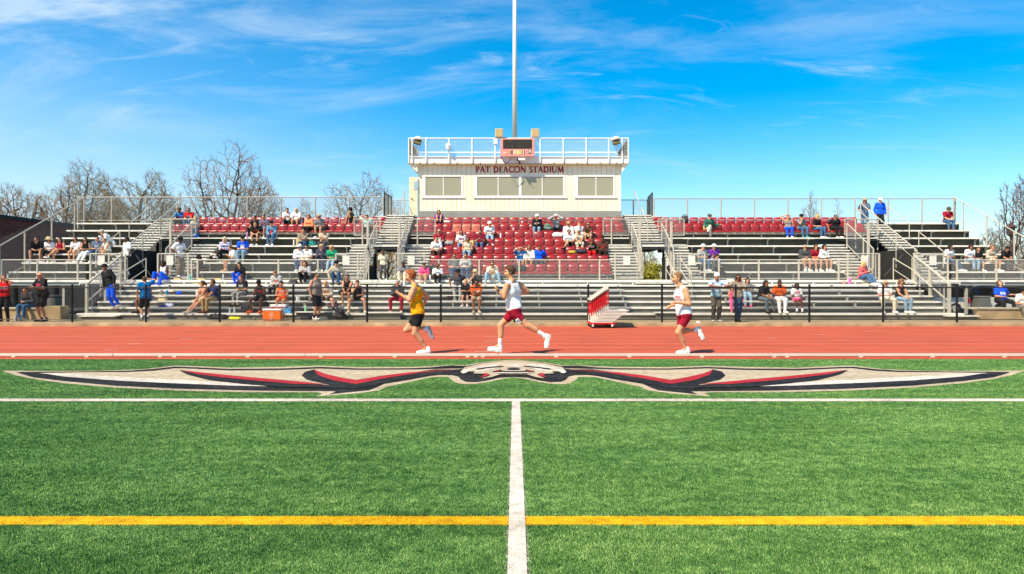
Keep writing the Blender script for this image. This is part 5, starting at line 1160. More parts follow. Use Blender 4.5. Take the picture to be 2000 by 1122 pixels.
# shared small pieces
def _shoe():
    pr = [('c',(0,.03,.045),(0,-.10,.04),.045,.036,.02), ('c',(0,-.08,.035),(0,-.175,.03),.042,.034,.02), ('c',(0,.05,.05),(0,.03,.10),.036,.045,.02), ('c',(-.012,-.10,.03),(-.02,-.17,.028),.03,.028,.01)]
    return sdf_mesh('shoe', pr, .011, [M('shoe_dummy', (.5,.5,.5))], cuts=[lambda x,y,z: -z+.001+0*x+0*y])
SHOE = _shoe()
SOLE = MB().prism([(-.045,.075),(.045,.075),(.05,0),(.038,-.06),(.05,-.13),(.038,-.19),(0,-.213),(-.042,-.19),(-.052,-.13),(-.04,-.06),(-.05,0)], -.012, .018, 'z').mesh('sole', M('shoe_dummy', (.5,.5,.5)))
CAP = MB().lathe((0,0,0), [(.103,-.01),(.106,.03),(.098,.065),(.07,.098),(.03,.113),(.006,.116)], 14).prism([(-.075,-.06),(.075,-.06),(.068,-.14),(.04,-.185),(0,-.195),(-.04,-.185),(-.068,-.14)], -.008, .004, 'z').mesh('cap', M('shoe_dummy', (.5,.5,.5)), smooth=False)
STRAW = MB().lathe((0,0,0), [(.20,-.02),(.205,-.012),(.11,.012),(.108,.07),(.09,.11),(.04,.12),(.005,.122)], 16).mesh('sun_hat', M('shoe_dummy', (.5,.5,.5)))
SG = MB().box(-.068,-.008,-.108,-.096,-.018,.018).box(.008,.068,-.108,-.096,-.018,.018).box(-.009,.009,-.107,-.099,.003,.013).box(-.082,-.069,-.10,.02,.0,.012).box(.069,.082,-.10,.02,.0,.012).mesh('sunglasses', M('black_lens', (.01,.008,.008), .15))
EYE = MB().lathe((-.032,-.083,.006), [(.002,-.005),(.012,-.002),(.012,.002),(.002,.005)], 8).lathe((.032,-.083,.006), [(.002,-.005),(.012,-.002),(.012,.002),(.002,.005)], 8).box(-.05,-.014,-.094,-.086,.024,.031).box(.014,.05,-.094,-.086,.024,.031).mesh('eyes', M('dark_eye', (.03,.018,.012), .3))
MOUTH = MB().box(-.024,.024,-.094,-.08,-.060,-.050).mesh('mouth', M('lip_colour', (.36,.10,.08), .5))
def tinted(name, me, mat, parent, M4, sc=1.0):
    o = link(name, me, parent); o.material_slots[0].link = 'OBJECT'; o.material_slots[0].material = mat
    q = M4.copy(); o.matrix_basis = q @ Matrix.Scale(sc, 4); return o
def frame(c, f, u):        # matrix whose -Y is f, Z is u
    f = Vector(f).normalized(); u = Vector(u); u = (u-f*u.dot(f)).normalized(); x = (-f).cross(u)
    m = Matrix.Identity(4)
    for i in range(3): m[i][0], m[i][1], m[i][2], m[i][3] = x[i], -f[i], u[i], c[i]
    return m
def build_person(root, J, sp, h=.028):
    """J: joints in local metres; sp: dict of clothing. s: body scale"""
    s = sp.get('s', 1.0); fat = sp.get('fat', 1.0); V_ = {k: Vector(v) for k, v in J.items()}
    pel, che, nek, hed = V_['pelvis'], V_['chest'], V_['neck'], V_['head']
    f, u = V_['face'].normalized(), V_.get('up', Vector((0,0,1))); u = (u-f*u.dot(f)).normalized(); x = (-f).cross(u)
    HM = frame(hed, f, u); hs = s**.5*1.0
    fem = sp.get('fem', False); q = s*fat*sp.get('muscle', 1.0); slim = .9 if fem else 1.0
    sh = (V_['shR']-V_['shL']); shn = sh.normalized(); hp = (V_['hipR']-V_['hipL']).normalized()
    A = [x, -f, u]
    body = []
    def c(a, b, ra, rb, k=.03, L=body): L.append(('c', tuple(a), tuple(b), ra, rb, k))
    def torso(L, inf, arms=True, waist=.0):
        c(che-shn*.085*s, che+shn*.085*s, (.098*q*slim)+inf, (.098*q*slim)+inf, .05, L)
        up_ = che.lerp((V_['shL']+V_['shR'])/2, .75); c(up_-shn*.10*s, up_+shn*.10*s, .062*q+inf, .062*q+inf, .05, L)
        mid = pel.lerp(che, .45); c(mid-shn*.05*s*fat, mid+shn*.05*s*fat, .095*q*slim+inf, .095*q*slim+inf, .06, L)
        c(pel-hp*.07*s, pel+hp*.07*s, .105*q+inf, .105*q+inf, .06, L)
        if fat > 1.1: c(mid+Vector(J.get('fwd', (0,-1,0)))*.05, pel.lerp(mid,.5)+Vector(J.get('fwd', (0,-1,0)))*.06, .12*s*fat+inf, .12*s*fat+inf, .06, L)
        if fem: 
            for sg in (-1, 1): c(che+shn*.07*s*sg+Vector(J.get('fwd', (0,-1,0)))*.055*s, che+shn*.07*s*sg+Vector(J.get('fwd', (0,-1,0)))*.06*s, .055*s+inf, .055*s+inf, .03, L)
    torso(body, 0)
    c(nek-u*.03, nek.lerp(hed, .55), .054*s, .052*s, .03)
    c(V_['shL'].lerp(nek,.5), nek, .048*s, .045*s, .04); c(V_['shR'].lerp(nek,.5), nek, .048*s, .045*s, .04)
    for S in 'LR':
        a, e, w_ = V_['sh'+S], V_['el'+S], V_['ha'+S]
        c(a, e, .053*q*(.88 if fem else 1), .041*q, .035); c(a.lerp(e,.35)+f*.008, a.lerp(e,.6)+f*.010, .048*q*(.85 if fem else 1), .046*q*(.85 if fem else 1), .03); c(e, e.lerp(w_, .85), .041*q*(.88 if fem else 1), .026*s, .02)
        d = (w_-e).normalized(); wr = e.lerp(w_, .88)
        if 'fingers' in sp:
            hn = d; sd = (hn.cross(f)).normalized() if abs(hn.dot(f)) < .95 else hn.cross(u).normalized(); pa = wr+hn*.05
            sd2 = hn.cross(sd).normalized()
            c(wr, pa+sd*.0, .024, .032, .012); c(wr+sd*.015, pa+sd*.022, .018, .016, .012); c(wr-sd*.015, pa-sd*.022, .018, .016, .012)
            for i, (o_, l_) in enumerate(((-.033,.030),(-.011,.038),(.011,.036),(.032,.028))):
                k0 = pa+sd*o_+hn*.012; k1 = k0+hn*l_*.8+sd2*.012; k2 = k1+sd2*.028-hn*.004; k3 = k2-hn*.018+sd2*.004
                c(k0, k1, .0105, .010, .004); c(k1, k2, .010, .009, .003); c(k2, k3, .009, .008, .003)
            t0 = wr+hn*.02-sd*.03; t1 = t0+hn*.03-sd*.022+sd2*.012; t2 = t1+hn*.022+sd2*.018+sd*.008; c(t0, t1, .013, .011, .008); c(t1, t2, .011, .009, .004)
        else:
            pa = wr+d*.045*s; sd = d.cross(u); sd = sd.normalized() if sd.length > .1 else d.cross(f).normalized()
            c(wr, pa, .026*s, .032*s, .012); c(pa, pa+d*.055*s+f*.015, .028*s, .018*s, .012); c(wr+sd*.018, pa+sd*.045*s+d*.01, .016*s, .014*s, .01)
        hip, kn, an = V_['hip'+S], V_['kn'+S], V_['an'+S]
        th = .078*q*(1.04 if fem else 1)
        c(hip, kn, th, .050*q, .05); c(kn, an.lerp(kn, .1), .050*q, .033*s, .03)
        ca = kn.lerp(an, .3); back = V_.get('calf'+S, Vector((0,.022,0))); c(kn.lerp(an,.12)+back*.8, kn.lerp(an,.50)+back*.9, .047*q, .038*q, .03)
        to = V_['to'+S]; c(an, an.lerp(to, .3), .032*s, .028*s, .02); c(an, to, .030*s, .022*s, .02)
    # head: skull, face, jaw, nose, ears
    def hp_(a, b, c_): return hed+x*a*hs+(-f)*b*hs+u*c_*hs
    body.append(('e', tuple(hp_(0,.012,.02)), (.076*hs,.094*hs,.100*hs), .02, A)); body.append(('e', tuple(hp_(0,-.02,-.045)), (.056*hs,.062*hs,.068*hs), .03, A))
    c(hp_(0,-.085,.005), hp_(0,-.106,-.028), .011*hs, .015*hs, .015)
    c(hp_(0,-.062,-.088), hp_(0,-.066,-.09), .018*hs, .018*hs, .02)
    for sg in (-1, 1): body.append(('e', tuple(hp_(sg*.078,.012,-.008)), (.012*hs,.02*hs,.03*hs), .008, A))
    if h < .02:
        for sg in (-1, 1): c(hp_(sg*.032,-.078,-.03), hp_(sg*.036,-.07,-.035), .022*hs, .022*hs, .02); c(hp_(sg*.015,-.084,.028), hp_(sg*.045,-.074,.028), .013*hs, .012*hs, .012)
        c(hp_(-.018,-.078,-.058), hp_(.018,-.078,-.058), .014*hs, .014*hs, .01)
    link('body', sdf_mesh('body', body, h, [pm(sp['skin'])]), root)
    tc_, tl = sp['top'], sp['sleeve']
    if tc_:
        T = []; inf = .016+.004*(h > .02)
        torso(T, inf)
        if tl in ('tank',):
            T = []
            c(che-shn*.075*s, che+shn*.075*s, (.098*q*slim)+inf, (.098*q*slim)+inf, .05, T); up_ = che.lerp((V_['shL']+V_['shR'])/2, .72); c(up_-shn*.072*s, up_+shn*.072*s, .062*q+inf*.8, .062*q+inf*.8, .05, T)
            mid = pel.lerp(che, .45); c(mid-shn*.05*s*fat, mid+shn*.05*s*fat, .10*q*slim+inf, .10*q*slim+inf, .06, T); c(pel-hp*.06*s+u*.03, pel+hp*.06*s+u*.03, .11*q+inf, .11*q+inf, .06, T)
            for sg, S in ((-1,'L'), (1,'R')): c(V_['sh'+S].lerp(nek,.42), V_['sh'+S].lerp(nek,.55), .044*s+inf*.6, .044*s+inf*.6, .03, T)
            if fat > 1.1: c(mid+Vector(J.get('fwd', (0,-1,0)))*.05, pel.lerp(mid,.5)+Vector(J.get('fwd', (0,-1,0)))*.06, .12*s*fat+inf, .12*s*fat+inf, .06, T)
        else:
            for S in 'LR':
                a, e, w_ = V_['sh'+S], V_['el'+S], V_['ha'+S]; c(a.lerp(nek,.6), a, .05*s+inf, .052*q+inf, .03, T)
                if tl == 'short': c(a, a.lerp(e, .62), .055*q+inf, .056*q+inf, .02, T)
                else: c(a, e, .055*q+inf, .045*q+inf, .02, T); c(e, e.lerp(w_, .8), .044*q+inf, .032*q+inf, .02, T)
        cn = nek+f*.02; cuts = [lambda X_,Y_,Z_: (.058*s)-np.sqrt((X_-cn.x)**2+(Y_-cn.y)**2+(Z_-(cn.z+.02))**2)]
        link(sp.get('topname', 'shirt'), sdf_mesh('shirt', T, h, [pm(tc_, sp.get('pat'))], cuts), root)
        if sp.get('hood'): link('hood', sdf_mesh('hood', [('c', tuple(nek-f*.07-x*.07), tuple(nek-f*.07+x*.07), .055, .055, .02)], h, [pm(tc_)]), root)
    bc, bl = sp['bottom'], sp['blen']
    if bc:
        Bt = []; inf = .013+.004*(h > .02)
        c(pel-hp*.07*s, pel+hp*.07*s, .108*q+inf*.7, .108*q+inf*.7, .05, Bt)
        if fat > 1.1: c(pel-hp*.09, pel+hp*.09, .13*q, .13*q, .05, Bt)
        for S in 'LR':
            hip, kn, an = V_['hip'+S], V_['kn'+S], V_['an'+S]; th = .078*q*(1.04 if fem else 1)
            fr_ = {'short': .5, 'knee': .88}.get(bl)
            if fr_:
                e = hip.lerp(kn, fr_); lo_ = .016 if sp.get('loose', 1) else 0; c(hip, e, th+inf, (th+(.050*q-th)*fr_)+inf+lo_, .03, Bt)
            else:
                lo_ = .014 if sp.get('loose') else 0; c(hip, kn, th+inf, .052*q+inf+lo_, .03, Bt); c(kn, kn.lerp(an, .93), .052*q+inf+lo_, .036*q+inf+lo_, .02, Bt)
                back = V_.get('calf'+S, Vector((0,.022,0))); c(kn.lerp(an,.15)+back*.6, kn.lerp(an,.5)+back*.6, .046*q+inf, .04*q+inf, .02, Bt)
        cuts = []
        if bl in ('short', 'knee'):      # flat hems
            for S in 'LR':
                hip, kn = V_['hip'+S], V_['kn'+S]; e = hip.lerp(kn, {'short': .56, 'knee': .94}[bl]); d = (kn-hip).normalized(); o_ = V_['hip'+('R' if S == 'L' else 'L')].lerp(V_['kn'+('R' if S == 'L' else 'L')], .5)
                def cut(X_, Y_, Z_, e=e, d=d):
                    ax_ = (X_-e.x)*d.x+(Y_-e.y)*d.y+(Z_-e.z)*d.z
                    rad = np.sqrt(np.maximum((X_-e.x)**2+(Y_-e.y)**2+(Z_-e.z)**2-ax_**2, 0)); return np.minimum(ax_, .16-rad)
                cuts.append(cut)
        link('shorts' if bl in ('short','knee') else 'trousers', sdf_mesh('trousers', Bt, h, [pm(bc, sp.get('bpat'))], cuts), root)
    for S in 'LR':
        an, to = V_['an'+S], V_['to'+S]; fd = (to-an); fd = (fd-Vector((0,0,0))); shin = (V_['kn'+S]-an).normalized(); nf = V_.get('sole'+S); he = V_.get('he'+S)
        up2 = Vector(nf) if nf is not None else Vector((0,0,1)); fl = (fd-up2*fd.dot(up2)); fl = fl.normalized() if fl.length > .01 else Vector((0,-1,0))
        if he is not None: fl = (to-he).normalized(); up2 = ((an-he)-fl*(an-he).dot(fl)).normalized()
        m = frame(an-up2*.085*s if he is None else he+fl*.078, fl, up2); sz = s*(.95 if fem else 1.05)
        sc_ = sp.get('shoe', 'white')
        o = tinted('shoe', SHOE, pm(sc_) if not sc_.startswith('sk') else pm(sp['skin']), root, m, sz)
        if sp.get('sole'): tinted('sole', SOLE, pm(sp['sole']), o, Matrix.Identity(4), 1.0)
        if sp.get('sock'):
            k = [('c', tuple(an-shin*.045*s), tuple(an.lerp(V_['kn'+S], .30)), .042*s, .046*s, .01)]; link('sock', sdf_mesh('sock', k, min(h, .02), [pm(sp['sock'])]), root)
    # hair and hats
    hc, hst = sp['hair'], sp.get('hst', 'short'); hx = []
    if hst != 'bald':
        vol = {'short': .0, 'crop': -.006, 'long': .006, 'pony': .002, 'afro': .026, 'bun': .002, 'curly': .03, 'quiff': .008, 'bob': .012, 'dread': .012}[hst]
        hx.append(('e', tuple(hp_(0,.016,.028)), ((.084+vol)*hs,(.102+vol)*hs,(.106+vol)*hs), .01, A))
        if hst == 'quiff': 
            
            rq = random.Random(5)
            for _ in range(26):
                th_, ph_ = rq.uniform(-.2, 1.25), rq.uniform(0, 6.28); a_, b_, c_ = .075*math.cos(th_)*math.cos(ph_), .012+.095*math.cos(th_)*math.sin(ph_), .04+.085*math.sin(th_)
                hx.append(('e', tuple(hp_(a_, b_-.015*(c_ > .08), c_+.012)), (.024,.026,.022), .006, A))
        if hst in ('long', 'dread'): c(hp_(-.045,.06,-.02), hp_(-.06,.06,-.19), .05, .04, .03, hx); c(hp_(.045,.06,-.02), hp_(.06,.06,-.19), .05, .04, .03, hx); c(hp_(0,.085,-.02), hp_(0,.10,-.22), .055, .045, .03, hx)
        if hst in ('long', 'dread'): c(hp_(-.070,.0,.03), hp_(-.095,-.01,-.17), .024, .026, .02, hx); c(hp_(.070,.0,.03), hp_(.095,-.01,-.17), .024, .026, .02, hx)
        if hst == 'bob': c(hp_(-.065,.03,-.01), hp_(-.07,.02,-.09), .04, .035, .03, hx); c(hp_(.065,.03,-.01), hp_(.07,.02,-.09), .04, .035, .03, hx); c(hp_(0,.07,-.02), hp_(0,.07,-.09), .05, .045, .03, hx)
        if hst == 'pony': c(hp_(0,.11,.03), hp_(0,.15,-.04), .03, .03, .01, hx); c(hp_(0,.15,-.04), hp_(0,.12,-.16), .03, .018, .02, hx)
        if hst == 'bun': c(hp_(0,.04,.14), hp_(0,.05,.15), .045, .045, .01, hx)
        k1 = .028 if hst not in ('curly','afro') else .02
        def hcut(X_, Y_, Z_):
            a_ = (X_-hed.x)*f.x+(Y_-hed.y)*f.y+(Z_-hed.z)*f.z; b_ = (X_-hed.x)*u.x+(Y_-hed.y)*u.y+(Z_-hed.z)*u.z
            lim = np.where(b_ < .045*hs, k1+.25*b_, k1+.011+1.3*(b_-.045)); lat = np.abs((X_-hed.x)*x.x+(Y_-hed.y)*x.y+(Z_-hed.z)*x.z); lim = lim+np.where((lat > .062*hs) & (hst in ('long','dread')), .06, 0.0); return (a_-lim*hs)*.8
        def hfloor(X_, Y_, Z_): return -((X_-hed.x)*u.x+(Y_-hed.y)*u.y+(Z_-hed.z)*u.z)-(.05 if hst == 'quiff' else .075 if hst in ('short','crop','afro') else .3)*hs
        link('hair', sdf_mesh('hair', hx, min(h, .022), [pm(hc)], [hcut, hfloor]), root)
    if sp.get('cap'):
        cm = HM @ Matrix.Translation((0,.012,.048)) @ (Matrix.Rotation(math.pi, 4, 'Z') if sp.get('capback') else Matrix.Identity(4)); tinted('cap', CAP, pm(sp['cap']), root, cm, hs)
    if sp.get('hat'): tinted('sun_hat', STRAW, pm(sp['hat']), root, HM @ Matrix.Translation((0,.01,.05)), hs)
    if sp.get('beanie'):
        link('beanie', sdf_mesh('beanie', [('e', tuple(hp_(0,.014,.045)), (.09*hs,.108*hs,.098*hs), .0, A)], .018, [pm(sp['beanie'])], [lambda X_,Y_,Z_: -((X_-hed.x)*u.x+(Y_-hed.y)*u.y+(Z_-hed.z)*u.z)+.03]), root)
    if sp.get('sg'): o = link('sunglasses', SG, root); o.matrix_basis = HM @ Matrix.Scale(hs, 4)
    else: o = link('eyes', EYE, root); o.matrix_basis = HM @ Matrix.Scale(hs, 4)
    o = link('mouth', MOUTH, root); o.matrix_basis = HM @ Matrix.Scale(hs, 4)
    if sp.get('beard'): link('beard', sdf_mesh('beard', [('e', tuple(hp_(0,-.03,-.065)), (.064*hs,.066*hs,.055*hs), .0, A)], .018, [pm(hc if hst != 'bald' else 'hair_br')], [lambda X_,Y_,Z_: ((X_-hed.x)*u.x+(Y_-hed.y)*u.y+(Z_-hed.z)*u.z)+.045]), root)
def seated_joints(s, foot, arms='lap', legs='n', lean=0.0, head=0.0, fr=.42, nod=0.0, tilt=0.0):
    """local frame: faces -Y, seat surface at z=0"""
    J = {}; rs = random
    J['pelvis'] = (0, .0, .105*s); ly = -lean*s
    J['chest'] = (tilt*.5, ly*.75+.02, .42*s-abs(lean)*.10); J['neck'] = (tilt*.8, ly*1.1, .565*s-abs(lean)*.22)
    hy_, hz_ = ly*1.25-.025, .70*s**.85-abs(lean)*.35
    J['head'] = (tilt, hy_-nod*.05, hz_-nod*.02); hd = R(head); J['face'] = (math.sin(hd), -math.cos(hd), -nod*.6); J['up'] = (tilt*.8, -nod*.3, 1); J['fwd'] = (0,-1,0)
    shz = .515*s-abs(lean)*.18; shy = ly*1.0+.01
    for S, g in (('L',-1),('R',1)):
        J['sh'+S] = (g*.175*s+tilt*.7, shy, shz); J['hip'+S] = (g*.085*s, -.01, .10*s)
    l1, l2 = .42*s, .42*s
    sp_ = {'n': (.10,.10), 's': (.22,.20), 'w': (.28,.30), 'c': (.09,.06), 'u': (.08,.08), 'f': (.10,.10), 'b': (.10,.08), 'o': (.12,.34)}[legs]
    for S, g in (('L',-1),('R',1)):
        fz = foot+.085*s; fy = -fr*s*1.0
        if legs == 'f': fy = -(fr+.22)
        if legs == 'b': fy = -(fr-.14)
        if legs == 'u': fz = .085+.0; fy = -.34*s
        an = Vector((g*sp_[1], fy, fz)); pole = (g*sp_[0]*1.6, -1, .9)
        if legs == 'c' and S == 'R': an = Vector((-.26*s, -.62*s, foot+.30*s)); pole = (.0, -.6, 1.2)
        kn, an = ik(J['hip'+S], an, l1, l2, pole); J['kn'+S] = kn; J['an'+S] = an
        J['to'+S] = an+Vector((g*.03, -.13*s, -.045*s)) if not (legs == 'c' and S == 'R') else an+Vector((-.08,-.12,.0))
    def hand(S, t, pole=(0,.4,-1)):
        g = -1 if S == 'L' else 1
        el, ha = ik(J['sh'+S], Vector(t), .28*s, .29*s, (g*.5+pole[0]*g, pole[1], pole[2])); J['el'+S] = el; J['ha'+S] = ha
    K = {S: Vector(J['kn'+S]) for S in 'LR'}
    if arms == 'lap': hand('L', (-.04*s,-.27*s+ly*.4,.22*s)); hand('R', (.05*s,-.28*s+ly*.4,.21*s))
    elif arms == 'knees': hand('L', K['L']+Vector((.06,.02,.07))); hand('R', K['R']+Vector((-.06,.02,.07)))
    elif arms == 'elbows': hand('L', (-.03,K['L'].y-.03,K['L'].z+.06)); hand('R', (.03,K['R'].y-.04,K['R'].z+.05))
    elif arms == 'cross': hand('L', (.12*s,ly-.20*s,.34*s)); hand('R', (-.12*s,ly-.22*s,.36*s))
    elif arms == 'phone': hand('L', (-.03,ly-.25*s,.34*s)); hand('R', (.04,ly-.25*s,.34*s))
    elif arms == 'brow': hand('L', (-.05,hy_-.13,hz_+.05), (.8,0,0)); hand('R', (.05*s,-.28*s,.22*s))
    elif arms == 'brows': hand('L', (-.06,hy_-.12,hz_+.06), (.6,-.3,-.6)); hand('R', (.06,hy_-.12,hz_+.06), (.6,-.3,-.6))
    elif arms == 'chin': hand('L', (-.02,hy_-.10,hz_-.11), (.1,-.3,-1)); hand('R', (.02*s,-.25*s,.20*s))
    elif arms == 'side': hand('L', (-.27,.02,.04)); hand('R', (.27,.02,.04))
    elif arms == 'out': hand('R', (.55,-.12,.30)); hand('L', (-.06,-.26,.22))
    elif arms == 'headL': hand('L', (-.12,hy_+.02,hz_+.10), (1,.2,.3)); hand('R', (.1,-.25,.22))
    return J
def stand_joints(s, arms='down', legs='n', lean=0.0, head=0.0, nod=0.0, body=0.0):
    J = {}; k = s; pz = .93*k
    J['pelvis'] = (0, 0, pz); J['chest'] = (0, -lean*.28, pz+.32*k); J['neck'] = (0, -lean*.5, pz+.53*k-abs(lean)*.06)
    hy_, hz_ = -lean*.58-.02, pz+.67*k-abs(lean)*.12; J['head'] = (0, hy_-nod*.04, hz_); hd = R(head); J['face'] = (math.sin(hd), -math.cos(hd), -nod*.6); J['up'] = (0,-nod*.3,1); J['fwd'] = (0,-1,0)
    for S, g in (('L',-1),('R',1)):
        J['sh'+S] = (g*.18*k, -lean*.46+.01, pz+.485*k-abs(lean)*.05); J['hip'+S] = (g*.085*k, 0, pz-.02)
        ax_ = {'n': .10, 's': .19, 'x': .03}[legs]; an = Vector((g*ax_, .03 if g > 0 else -.02, .085*k)); kn, an = ik(J['hip'+S], an, .445*k, .42*k, (g*.1,-1,0)); J['kn'+S] = kn; J['an'+S] = an; J['to'+S] = an+Vector((g*.035,-.13*k,-.045*k))
    def hand(S, t, pole=(0,.6,-.6)):
        g = -1 if S == 'L' else 1
        el, ha = ik(J['sh'+S], Vector(t), .29*k, .29*k, (g*.6+pole[0]*g, pole[1], pole[2])); J['el'+S] = el; J['ha'+S] = ha
    dn = lambda g: (g*.25*k, -.06, pz-.06)
    if arms == 'down': hand('L', dn(-1)); hand('R', dn(1))
    elif arms == 'phoneup': hand('L', (-.06,hy_-.26,hz_-.02), (.8,0,-.6)); hand('R', (.07,hy_-.26,hz_-.03), (.8,0,-.6))
    elif arms == 'fence': hand('L', (-.30,-.36-lean*.4,1.20)); hand('R', (.14,-.36-lean*.4,1.22))
    elif arms == 'fencefold': hand('L', (-.02,-.30-lean*.4,1.25), (1,0,0)); hand('R', (.16,-.30-lean*.4,1.23), (1,0,-.2))
    elif arms == 'browL': hand('L', (-.10,hy_-.13,hz_+.05), (1,0,.1)); hand('R', dn(1))
    elif arms == 'out': hand('R', (.50*k,-.1,pz+.36*k), (.2,.2,-1)); hand('L', dn(-1))
    elif arms == 'phone': hand('L', (-.04,-.28,pz+.22*k)); hand('R', (.06,-.28,pz+.20*k))
    elif arms == 'carry': hand('L', (-.20*k,-.12,pz+.10)); hand('R', (.05,-.24,pz+.24))
    elif arms == 'rail': hand('L', (-.34,-.02,pz-.12)); hand('R', dn(1))
    return J
